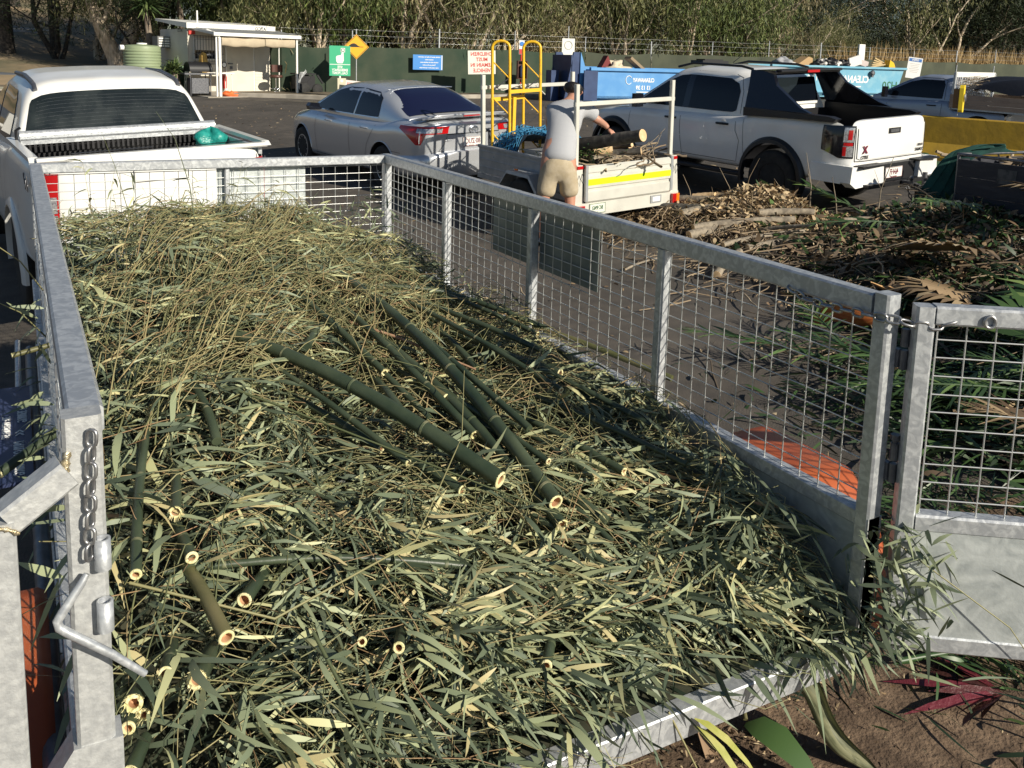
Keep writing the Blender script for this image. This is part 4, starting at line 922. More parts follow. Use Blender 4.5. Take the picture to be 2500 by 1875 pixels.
# ======================= silver sedan
def sedan():
    mw = frame_on_ground(5.616, 9.841, math.radians(-8.4), .0)
    e = empty('parked_car', mw=mw, label='silver sedan with rear spoiler and number plate 380 ZUC parked ahead of the small trailer', cat='car')
    B = Body(.905, .03, 4.79, 9, [(0, .98), (.06, 1.05), (.3, 1.075), (.7, 1.085), (1.2, 1.02), (3.3, 1.0), (3.7, .99), (4.3, .90), (4.7, .72), (4.8, .62)],
             [(0, .30), (.5, .24), (1.0, .20), (3.8, .20), (4.4, .2), (4.8, .26)], nt=6, nb=9, bulge=.035, zc=.5, mf=4.5)
    mb = MB(); B.mesh(mb, 30, 16); body = mb.build('body', [MT['silver'], MT['black_plastic']], e)
    cut = []
    for yw in (1.08, 3.855):
        for s in (-1, 1): cut.append(cutter_cyl(s * .60, s * 1.1, yw, .33, .375))
    for c in cut: c.matrix_world = Matrix.Identity(4)
    e.matrix_world = Matrix.Identity(4); bpy.context.view_layer.update(); boolean_cut(body, cut); e.matrix_world = mw
    for yw in (1.08, 3.855):
        for s in (-1, 1): wheel(e, s * .79, yw, .325, .21, .205, s)
    # arch lips
    for yw in (1.08, 3.855):
        for s in (-1, 1):
            m = MB(); P = [(s * (float(B.X(yw + .38 * math.cos(a), .33 + .38 * math.sin(a))) + .001), yw + .38 * math.cos(a), .33 + .38 * math.sin(a)) for a in np.linspace(.05, math.pi - .05, 26)]
            m.tube(P, .009, 6); m.build('arch_lip', MT['silver'], e)
    C = Cabin(.80, .60, [(.56, 1.075), (.75, 1.14), (1.2, 1.335), (1.5, 1.425), (2.0, 1.468), (2.5, 1.465), (2.9, 1.42), (3.2, 1.29), (3.75, 1.0)], 1.0, 1.47, 6, .03)
    mb = MB(); C.mesh(mb, 60, 16); mb.build('roof', MT['silver'], e)
    mb = MB(); C.top_patch(mb, .64, 1.42, .93, k=12); mb.build('rear_window', MT['glass_blue'], e)
    mb = MB(); C.top_patch(mb, 3.66, 2.98, .93, k=12); mb.build('windscreen', MT['glass'], e)
    m = MB(); m.tube([(-.56, 1.44, 1.416), (-.3, 1.46, 1.432), (0, 1.465, 1.438), (.3, 1.46, 1.432), (.56, 1.44, 1.416)], .008, 6); m.build('window_trim', MT['chrome'], e)
    for s in (-1, 1):
        mb = MB(); C.side_patch(mb, [(1.36, 1.035, 1.06), (1.42, 1.03, 1.30), (1.60, 1.025, 1.375), (2.05, 1.02, 1.405), (2.08, 1.02, 1.405)], s, .005); mb.build('side_window', MT['glass'], e)
        mb = MB(); C.side_patch(mb, [(2.14, 1.02, 1.405), (2.55, 1.015, 1.395), (2.85, 1.01, 1.33), (3.15, 1.01, 1.20), (3.40, 1.01, 1.07), (3.47, 1.01, 1.03)], s, .005); mb.build('side_window', MT['glass'], e)
        mb = MB(); C.side_line(mb, [(1.33, 1.02), (2.4, 1.01), (3.5, 1.003)], s, .010, .009); mb.build('window_trim', MT['chrome'], e)
        mb = MB(); B.side_line(mb, [(2.12, 1.0), (2.10, .7), (2.08, .32)], s); B.side_line(mb, [(3.28, .98), (3.30, .7), (3.25, .32)], s); B.side_line(mb, [(1.28, .99), (1.36, .85), (1.52, .62), (1.56, .5), (1.62, .32)], s)
        B.side_line(mb, [(1.6, .30), (3.3, .30)], s, .008); B.side_line(mb, [(.55, .60), (.9, .60)], s, .006); mb.build('panel_gap', MT['line'], e)
        for yh in (1.62, 2.82):
            x = s * float(B.X(yh, .86)); mb = MB(); mb.tube([(x + s * .004, yh - .1, .86), (x + s * .03, yh - .06, .862), (x + s * .032, yh + .06, .862), (x + s * .004, yh + .1, .86)], [.010, .012, .012, .010], 8); mb.build('door_handle', MT['silver'], e)
        mb = MB(); x = s * .83; mb.tube([(x, 3.18, 1.02), (x + s * .10, 3.16, 1.03)], .02, 6); mb.prism([(x + s * .04, 3.12, 1.0), (x + s * .22, 3.12, 1.01), (x + s * .24, 3.12, 1.07), (x + s * .20, 3.12, 1.12), (x + s * .06, 3.12, 1.11)], (0, .11, 0), smooth=False); mb.build('door_mirror', MT['black_gloss'], e)
        # tail lamps
        mb = MB(); B.wrap(mb, s, .44, .60, lambda t: (.90 - (0 if t < .34 else .15 * min(1, (t - .34) / .14) if t < .62 else .15 - .20 * (t - .62) / .38), 1.0 - .0 * t - .02 * max(0, t - .6)), off=.010, n=40); tl = mb.build('tail_lamp', MT['red_lens'], e)
        mb = MB(); B.wrap(mb, s, .44, .60, lambda t: (.915, .975), off=.015, n=14, t0=.05, t1=.62); mb.build('clear_lens', MT['clear_lens'], tl)
        mb = MB(); B.wrap(mb, s, .44, .60, lambda t: (.77, .98), off=.013, n=4, t0=.50, t1=.53); mb.build('lens_rib', MT['chrome'], tl)
    # boot lid lines, spoiler, badge, bumper
    mb = MB(); B.rear_line(mb, [(-.44, .86), (-.50, .74), (-.58, .66), (-.40, .635), (.40, .635), (.58, .66), (.50, .74), (.44, .86)], .008); B.rear_line(mb, [(-.44, .885), (.44, .885)], .012); mb.build('panel_gap', MT['line'], e)
    Gs = []
    for u in np.linspace(-1, 1, 25):
        x = .74 * u; yb = float(B.Yr(x, 1.0)) + .05; lift = .055 * (1 - abs(u) ** 8)
        Gs.append([(x, yb + .19, 1.075), (x, yb + .10, 1.085 + lift), (x, yb - .01, 1.10 + lift), (x, yb - .015, 1.085 + lift), (x, yb + .09, 1.062 + lift * .55), (x, yb + .18, 1.06)])
    mb = MB(); mb.grid(Gs, cv=True); mb.build('spoiler', MT['silver'], e)
    mb = MB(); mb.box((0, .075, 1.122), (.28, .012, .014)); mb.build('brake_light', MT['red_lens'], e)
    yb = float(B.Yr(0, .93)) - .012
    mb = MB()
    mb.tube([(.072 * math.cos(a), yb, .935 + .048 * math.sin(a)) for a in np.linspace(0, 2 * math.pi, 28, endpoint=False)], .006, 6, closed=True, caps=False)
    mb.tube([(.025 * math.cos(a), yb - .003, .932 + .044 * math.sin(a)) for a in np.linspace(0, 2 * math.pi, 24, endpoint=False)], .005, 6, closed=True, caps=False)
    mb.tube([(.052 * math.cos(a), yb - .003, .95 + .022 * math.sin(a)) for a in np.linspace(0, 2 * math.pi, 24, endpoint=False)], .005, 6, closed=True, caps=False)
    mb.build('emblem', MT['chrome'], e)
    plate(e, (0.0, float(B.Yr(0, .77)) - .012, .765), .372, .134, '380·ZUC', MT['maroon'], size=.105, sub='QUEENSLAND - SUNSHINE STATE')
    text_mesh('lettering', 'CAMRY', .03, MT['chrome'], face_mat((-.42, float(B.Yr(.42, .8)) - .006, .80), (1, 0, 0), (0, 0, 1)), e)
    text_mesh('lettering', 'ALTISE', .03, MT['chrome'], face_mat((.42, float(B.Yr(.42, .8)) - .006, .80), (1, 0, 0), (0, 0, 1)), e)
    Bm = Body(.925, -.045, 2.0, 7, [(-.1, .62), (.0, .66), (.7, .64), (2, .64)], [(-.1, .30), (.3, .24), (2, .22)], nt=5, nb=6, bulge=.05, zc=.55, mf=2)
    mb = MB(); th = None
    Y = [y for y in Bm.stations(26) if y < .68]
    G = []
    for y in Y:
        zt = float(sinterp(Bm.zt, y)); zb = float(interp(Bm.zb, y)); z = np.linspace(zb + .003, zt - .003, 14); x = float(Bm.Wy(y)) * Bm.side(z, y)
        G.append([(a, y, b) for a, b in zip(x, z)] + [(-a, y, b) for a, b in zip(x[::-1], z[::-1])])
    mb.grid(np.array(G), 0, True, cv=True); n = len(G[0]); mb.add(G[0], [tuple(range(n - 1, -1, -1))], 0)
    mb.build('bumper', MT['silver'], e, sharp=40)
    mb = MB(); mb.box((0, .03, .29), (1.2, .06, .09)); mb.build('lower_valance', MT['black_plastic'], e)
    return e
sedan()

# ======================= pick-up bodies
def pickup(mw, name_label, P):
    e = empty('ute', mw=mw, label=name_label, cat='ute')
    paint = P['paint']; lift = P.get('lift', 0.0)
    rail = P['rail'] + lift; hood = P['hood'] + lift; belt = P['belt'] + lift; roof = P['roof'] + lift; bot = .46 + lift; L = P['L']; W = P['W']
    yt = .10
    B = Body(W, yt, L, 10, [(yt, rail), (P['bed1'], rail), (P['bed1'] + .05, belt + .02), (3.9, hood + .03), (4.6, hood - .03), (L - .15, hood - .12), (L, hood - .3)],
             [(yt, bot + .02), (1, bot), (4.2, bot), (L, bot - .05)], nt=10, nb=9, bulge=.022, zc=.45, mf=5)
    mb = MB(); B.mesh(mb, 28, 16); body = mb.build('body', [paint, MT['black_plastic']], e)
    cut = []; Rt = P['R']
    for yw in P['axles']:
        for s in (-1, 1): cut.append(cutter_cyl(s * (W - .33), s * (W + .2), yw, Rt + .03, Rt + .075))
    cut.append(cutter_box((0, (yt + .07 + P['bed1'] - .03) / 2, rail - .23 + .05), (2 * W - .20, P['bed1'] - yt - .10, .56)))
    e.matrix_world = Matrix.Identity(4); bpy.context.view_layer.update(); boolean_cut(body, cut); e.matrix_world = mw
    for yw in P['axles']:
        for s in (-1, 1): wheel(e, s * (W - .14), yw, Rt, P.get('tw', .26), P.get('rimR', .23), s, 'six', P.get('rim'))
    C = Cabin(W - .10, P['Gr'], P['cab'], belt, roof, 7, .02)
    mb = MB(); C.mesh(mb, 64, 16, depth=.2); mb.build('cab', paint, e)
    return e, B, C, dict(rail=rail, hood=hood, belt=belt, roof=roof, bot=bot, yt=yt)

def ring_flare(e, B, yw, Rt, s, w=.07, out=.055, mt='black_plastic', name='wheel_flare'):
    G = []
    for a in np.linspace(-.22, math.pi + .22, 30):
        row = []
        for rr, o in ((Rt + .065, -.02), (Rt + .062, out), (Rt + .075 + w * .5, out * .9), (Rt + .075 + w, .004), (Rt + .075 + w, -.02)):
            y = yw + rr * math.cos(a); z = Rt + .03 + rr * math.sin(a); row.append((s * (float(B.X(yw, Rt + .35)) + o), y, z))
        G.append(row)
    m = MB(); m.grid(G, flip=s < 0); return m.build(name, MT[mt], e, sharp=45)

# ----- white ute with black sports bar
def dmax():
    mw = frame_on_ground(9.736, 6.081, math.radians(-6.9), .0)
    r0 = 1.27
    P = dict(paint=MT['white_paint'], L=5.25, W=.93, rail=r0, hood=1.12, belt=1.17, roof=1.80, bed1=1.72, R=.395, axles=(1.24, 4.36), Gr=.66, rim=MT['rim_black'], tw=.27,
             cab=[(1.74, 1.30), (1.80, 1.58), (1.90, 1.72), (2.15, 1.785), (2.9, 1.80), (3.25, 1.745), (3.5, 1.60), (4.12, 1.19)])
    e, B, C, g = pickup(mw, 'white dual cab ute with black sports bar and wheel flares towing the dark timber trailer', P)
    for yw in P['axles']:
        for s in (-1, 1): ring_flare(e, B, yw, .395, s)
    bk = MT['black_plastic']
    for s in (-1, 1):
        # bed rail cap and sail
        m = MB(); m.prism([(s * .935, .34, r0 - .035), (s * .935, .30, r0 + .005), (s * .935, .40, r0 + .03), (s * .945, 1.74, r0 + .045), (s * .945, 1.74, r0 - .07), (s * .945, 1.0, r0 - .04)], (-s * .12, 0, 0)); m.build('bed_rail_cap', bk, e)
        for (x0, x1, th) in ((.925, .80, .05),):
            lo = [(1.74, r0 + .04), (.70, r0 + .045), (.88, r0 + .10), (1.35, 1.62), (1.45, 1.75), (1.66, 1.80), (1.85, 1.80), (1.80, 1.62)]
            v = []
            for (y, z) in lo:
                x = .935 - (.935 - .70) * max(0, (z - r0) / (1.80 - r0)); v.append((s * x, y, z))
            m = MB(); m.prism(v, (-s * .06, 0, 0)); m.build('sports_bar', MT['black_gloss'], e, sharp=30)
        m = MB(); C.side_patch(m, [(1.98, 1.24, 1.50), (2.04, 1.215, 1.60), (2.2, 1.21, 1.665), (2.82, 1.21, 1.68), (2.86, 1.21, 1.68)], s, .006); m.build('side_window', MT['glass'], e)
        m = MB(); C.side_patch(m, [(2.98, 1.21, 1.68), (3.15, 1.21, 1.66), (3.4, 1.21, 1.56), (3.75, 1.21, 1.34), (3.9, 1.21, 1.24)], s, .006); m.build('side_window', MT['glass'], e)
        m = MB(); C.side_patch(m, [(2.86, 1.21, 1.68), (2.98, 1.21, 1.68)], s, .005); m.build('door_pillar', MT['black_gloss'], e)
        m = MB(); C.side_line(m, [(1.90, 1.2), (1.93, 1.5), (2.02, 1.68), (2.2, 1.735), (3.1, 1.745), (3.45, 1.60), (3.98, 1.2)], s, .006, .003)
        B.side_line(m, [(2.93, 1.22), (2.92, .9), (2.86, .55)], s); B.side_line(m, [(1.90, 1.22), (1.88, .98), (1.80, .85), (1.84, .56), (3.9, .56)], s); B.side_line(m, [(4.0, 1.14), (4.02, .8), (3.9, .56)], s); B.side_line(m, [(1.76, 1.22), (1.74, .9), (1.70, .56)], s, .005)
        m.build('panel_gap', MT['line'], e)
        m = MB(); B.side_line(m, [(1.95, .80), (3.9, .84)], s, .012, .006); m.build('door_crease', MT['white_paint'], e)
        for yh in (2.12, 3.12):
            x = s * float(B.X(yh, 1.05)); m = MB(); m.tube([(x, yh - .11, 1.055), (x + s * .035, yh - .07, 1.058), (x + s * .035, yh + .07, 1.058), (x, yh + .11, 1.055)], [.014, .016, .016, .014], 8); m.build('door_handle', bk, e)
            m = MB(); m.lathe([(.045, 0), (.04, .004), (.01, .004)], 16, axis='x', c=(x, yh - .01, 1.07)); m.build('handle_cup', MT['white_paint'], e)
        m = MB(); m.tube([(s * .86, 3.72, 1.22), (s * 1.0, 3.70, 1.22)], .025, 8); m.box((s * 1.04, 3.70, 1.265), (.15, .09, .20)); m.box((s * 1.04, 3.655, 1.265), (.13, .006, .17)); mm = m.build('door_mirror', MT['black_gloss'], e)
        m = MB(); m.bar((s * .90, 1.75, .40), (s * .90, 3.95, .40), .13, .06, bev=.015); m.build('side_step', bk, e)
        m = MB(); m.tube([(s * .60, 1.9, 1.80), (s * .60, 2.1, 1.835), (s * .60, 3.0, 1.84), (s * .60, 3.3, 1.775)], .018, 8); m.build('roof_rail', bk, e)
        # lamps
        m = MB(); B.wrap(m, s, .765, .50, lambda t: (.80 + .10 * max(0, t - .55) * 2, 1.20 - .02 * max(0, t - .6)), off=.006, n=20); tl = m.build('tail_lamp', MT['black_gloss'], e)
        for (z0, z1, a, b, mt) in ((1.0, 1.18, .04, .42, 'clear_lens'), (.82, .96, .04, .42, 'clear_lens'), (1.03, 1.15, .10, .26, 'red_lens'), (.83, .945, .30, .42, 'red_lens'), (.955, .995, .06, .4, 'red_lens')):
            m = MB(); B.wrap(m, s, .765, .50, lambda t: (z0, z1), off=.014 if mt == 'red_lens' else .011, n=7, t0=a, t1=b); m.build('lens', MT[mt], tl)
    m = MB(); m.bar((-.70, 1.60, 1.775), (.70, 1.60, 1.775), .34, .06, bev=.02); m.build('bar_hoop', MT['black_gloss'], e)
    m = MB(); m.bar((-.66, 1.42, 1.80), (.66, 1.42, 1.80), .10, .035, bev=.01); m.build('bar_spoiler', bk, e)
    m = MB(); m.box((-.0, 1.365, 1.79), (.26, .02, .035)); m.build('brake_light', MT['red_lens'], e)
    m = MB(); v = [(-.66, 1.755, 1.34), (.66, 1.755, 1.34), (.58, 1.79, 1.68), (-.58, 1.79, 1.68)]; m.prism([(a, b - .02, c_) for a, b, c_ in v], (0, .012, 0)); m.build('rear_window', MT['glass'], e)
    m = MB(); m.box((0, 1.72, 1.32), (1.3, .012, .035)); m.build('cab_sill', MT['white_paint'], e)
    # tailgate
    m = MB(); B.rear_line(m, [(-.745, .76), (-.745, 1.24)], .010, .002); B.rear_line(m, [(.745, .76), (.745, 1.24)], .010, .002); B.rear_line(m, [(-.745, .76), (.745, .76)], .012, .002); m.build('panel_gap', MT['line'], e)
    m = MB(); B.rear_patch(m, [(-.72, .80, 1.17), (-.66, .78, 1.185), (.66, .78, 1.185), (.72, .80, 1.17)], .012); m.build('tailgate_skin', MT['white_paint'], e, sharp=40)
    m = MB(); B.rear_patch(m, [(-.13, 1.075, 1.145), (.13, 1.075, 1.145)], .018, 3, 3); hd = m.build('tailgate_handle', bk, e)
    m = MB(); B.rear_patch(m, [(-.09, 1.09, 1.13), (.09, 1.09, 1.13)], .022, 3, 3); m.build('handle_pad', MT['steel_dark'], hd)
    yy = float(B.Yr(.5, .9)) - .020
    text_mesh('lettering', 'X', .13, MT['maroon'], face_mat((-.60, yy, .90), (1, 0, 0), (0, 0, 1)), e, bold=.004)
    text_mesh('lettering', '3.0TD', .055, MT['black_print'], face_mat((-.60, yy, .81), (1, 0, 0), (0, 0, 1)), e, bold=.002)
    text_mesh('lettering', 'ISUZU', .042, MT['black_print'], face_mat((.60, yy, .89), (1, 0, 0), (0, 0, 1)), e, bold=.001)
    text_mesh('lettering', 'D-MAX', .055, MT['black_print'], face_mat((.59, yy, .83), (1, 0, 0), (0, 0, 1)), e, bold=.002)
    # bumper: two white corner pieces, black step and towbar
    for s in (-1, 1):
        m = MB(); m.prism([(s * .38, -.06, .50), (s * .40, -.06, .70), (s * .93, .02, .72), (s * .955, .02, .52), (s * .90, -.02, .46)], (0, .14, 0)); m.prism([(s * .93, .16, .72), (s * .955, .16, .50), (s * .955, .62, .50), (s * .935, .62, .72)], (-s * .05, 0, 0)); m.build('bumper_corner', MT['white_paint'], e)
        m = MB(); m.box((s * .60, -.0, .718), (.48, .14, .02)); m.build('bumper_step', bk, e)
    m = MB(); m.box((0, .05, .58), (.80, .10, .26)); m.box((0, -.03, .47), (1.5, .12, .05)); m.build('bumper_centre', bk, e)
    m = MB(); m.bar((0, .1, .47), (0, -.22, .47), .06, .05); m.tube([(0, -.2, .48), (0, -.2, .53)], .018, 10); m.lathe([(.003, .50), (.022, .515), (.028, .535), (.02, .56), (.003, .567)], 14, c=(0, -.2, 0)); m.build('tow_ball', MT['steel_dark'], e)
    plate(e, (-.12, -.025, .60), .372, .134, '464·FJ', MT['maroon'], size=.105, sub='QUEENSLAND')
    m = MB(); m.tube([(.25, 3.0, 1.83), (.25, 2.75, 2.0)], .006, 5); m.build('aerial', bk, e)
    return e
dmax()

# ----- white ute in front of the cage trailer
def white_ute():
    mw = frame_on_ground(.94, 5.62, math.radians(-6.0), .10)
    r0 = 1.35
    P = dict(paint=MT['ute_white'], L=5.25, W=.93, rail=r0, hood=1.15, belt=1.27, roof=1.86, bed1=1.52, R=.40, axles=(1.18, 4.2), Gr=.66, tw=.26, rimR=.225,
             cab=[(1.50, 1.28), (1.56, 1.38), (1.74, 1.72), (1.84, 1.80), (2.3, 1.85), (2.9, 1.86), (3.2, 1.80), (3.5, 1.66), (4.12, 1.28)])
    e, B, C, g = pickup(mw, 'white dual cab ute with red tail lamp standing in front of the cage trailer', P)
    for yw in P['axles']:
        for s in (-1, 1): ring_flare(e, B, yw, .385, s, .05, .03, 'ute_white', 'wheel_arch')
    m = MB(); C.top_patch(m, 1.555, 1.735, .945, off=.008, ny=16, nx=18, k=9); m.build('rear_window', MT['glass_dusty'], e)
    m = MB()
    for k in range(9):
        v = .14 + .09 * k; y = 1.555 + .18 * v; zr = float(C.zr(y)); sl_ = (float(C.zr(y + .02)) - float(C.zr(y - .02))) / .04; Ln = math.hypot(1, sl_)
        Pt = []
        for u in np.linspace(-.86, .86, 14):
            x = u * float(C.Xs(zr, y)); z = C.zbelt + (zr - C.zbelt) * (1 - abs(u) ** 7) ** (1 / 7) + .02 * max(0, 1 - (x / C.Gr) ** 2)
            Pt.append((x, y - .0085 * sl_ / Ln, z + .0085 / Ln))
        m.tube(Pt, .0006, 3, caps=False)
    m.build('demister_wire', MT['steel_dark'], e)
    for s in (-1, 1):
        m = MB(); m.tube([(s * .60, yy_, float(C.zr(yy_)) * .997 - .012) for yy_ in (1.78, 1.86, 2.0, 2.4, 3.0)], .020, 6)
        m.build('roof_gutter', MT['steel_dark'], e)
        m = MB(); C.side_patch(m, [(1.98, 1.31, 1.52), (2.05, 1.30, 1.64), (2.2, 1.29, 1.71), (2.82, 1.29, 1.73)], s, .006); m.build('side_window', MT['glass'], e)
        m = MB(); C.side_patch(m, [(2.9, 1.29, 1.73), (3.15, 1.29, 1.71), (3.45, 1.29, 1.58), (3.9, 1.29, 1.31)], s, .006); m.build('side_window', MT['glass'], e)
        m = MB(); B.side_line(m, [(1.53, 1.2), (1.53, .6)], s); B.side_line(m, [(2.86, 1.18), (2.85, .6)], s); B.side_line(m, [(1.84, 1.18), (1.84, .95), (1.72, .8), (1.72, .6), (4.0, .6)], s); m.build('panel_gap', MT['line'], e)
        m = MB(); m.prism([(s * .885, .14, r0 - .01), (s * .885, 1.52, r0 - .01), (s * .885, 1.52, r0 + .022), (s * .885, .2, r0 + .022)], (-s * .06, 0, 0)); m.build('tub_rail', MT['ute_white'], e)
        m = MB(); m.box((s * .80, .83, r0 - .05), (.03, 1.32, .06)); m.build('tub_lip', G, e)
        m = MB(); m.tube([(s * .86, 3.6, 1.32), (s * .99, 3.6, 1.32)], .02, 8); m.box((s * 1.03, 3.6, 1.38), (.14, .09, .2)); m.build('door_mirror', MT['ute_white'], e)
        m = MB(); B.wrap(m, s, .725, .22, lambda t: (.86, 1.25), off=.010, n=12); tl = m.build('tail_lamp', MT['red_lens'], e)
        m = MB(); B.wrap(m, s, .725, .22, lambda t: (.96, 1.08), off=.014, n=8, t0=0.05, t1=.6); m.build('clear_lens', MT['clear_lens'], tl)
        m = MB(); B.wrap(m, s, .725, .22, lambda t: (.87, .945), off=.014, n=8, t0=0.05, t1=.5); m.build('clear_lens', MT['clear_lens'], tl)
        text_mesh('lettering', '4x4', .17, MT['steel_dark'], face_mat((s * (float(B.X(.40, 1.16)) + .006), .40, 1.16), (0, -s, 0), (0, 0, 1)), e, ext=.002, bold=.002)
    m = MB(); B.rear_line(m, [(-.76, .84), (-.76, 1.33)], .008, .002); B.rear_line(m, [(.76, .84), (.76, 1.33)], .008, .002); B.rear_line(m, [(-.76, .84), (.76, .84)], .01, .002); B.rear_line(m, [(-.2, 1.23), (.2, 1.23), (.2, 1.14), (-.2, 1.14), (-.2, 1.23)], .006, .002); m.build('panel_gap', MT['line'], e)
    m = MB(); m.bar((-.84, .145, r0 + .002), (.84, .145, r0 + .002), .09, .035, bev=.012); m.build('tailgate_top', MT['ute_white'], e)
    # roll cover folded at the cab, ribbed liner
    m = MB(); m.cyl((-.80, 1.40, r0 + .035), (.80, 1.40, r0 + .035), .045, 18); m.bar((-.80, 1.33, r0 - .01), (.80, 1.33, r0 - .01), .05, .03); m.build('cover_roll', MT['galv'], e)
    m = MB()
    for k in range(40): m.box((-.78 + k * .04, 1.30, r0 - .06), (.018, .03, .06))
    m.build('cover_slat', MT['black_plastic'], e, kind='stuff')
    m = MB(); m.box((0, .80, r0 - .49), (1.64, 1.30, .02)); m.build('tub_floor', MT['steel_dark'], e)
    m = MB(); Xg, Yg = np.meshgrid(np.linspace(-.35, .75, 20), np.linspace(.22, 1.2, 14), indexing='ij')
    m.grid(np.stack([Xg, Yg, r0 - .13 - .07 * (1 - ((Xg - .2) / .6) ** 2) + .012 * np.sin(Xg * 31) * np.sin(Yg * 9)], -1), flip=False); m.build('tonneau_sheet', mat('grey_vinyl', (.33, .32, .30), .35, col2=(.2, .2, .19), scale=6), e)
    for (a, b) in (((-.25, .22, r0 + .03), (.12, .9, r0 - .08)), ((.72, .25, r0 + .03), (.22, .9, r0 - .08)), ((-.6, .2, r0 + .028), (.0, .32, r0 + .02))):
        m = MB(); m.bar(a, b, .035, .004); m.build('tie_strap', MT['black_plastic'], e)
    m = MB(); m.bar((-.9, .0, .64), (.9, .0, .64), .16, .20, bev=.03); m.build('bumper', MT['galv'], e)
    m = MB(); m.bar((0, .1, .36), (0, -.25, .36), .06, .06); m.build('tow_bar', MT['steel_dark'], e)
    m = MB(); m.tube([(-.83, 1.30, r0 + .02), (-.83, 1.30, r0 + .10), (-.80, 1.28, r0 + .12)], .012, 8); m.build('tie_hook', MT['black_plastic'], e)
    # things lying in the tub
    m = MB(); mmw = mw @ Matrix.Translation((.66, 1.02, r0 - .03))
    a = np.linspace(0, 2 * np.pi, 26, endpoint=False); Gq = []
    for t in np.linspace(0, 1, 9):
        rr = math.sin(t * math.pi) ** .6 * .12; Gq.append([(math.cos(q) * rr * (1 + .22 * math.sin(3 * q + t * 5)) * 1.3, math.sin(q) * rr * (1 + .2 * math.sin(5 * q + 2 * t)), -.12 + .2 * t + .02 * math.sin(4 * q)) for q in a])
    m.grid(Gq, cv=True); m.build('plastic_bag', mat('teal_plastic', (.01, .20, .17), .3, col2=(.03, .32, .27), scale=20, bump=.6), None, mw=mmw, label='crumpled teal plastic bag lying in the tub of the nearest white ute', cat='bag')
white_ute()
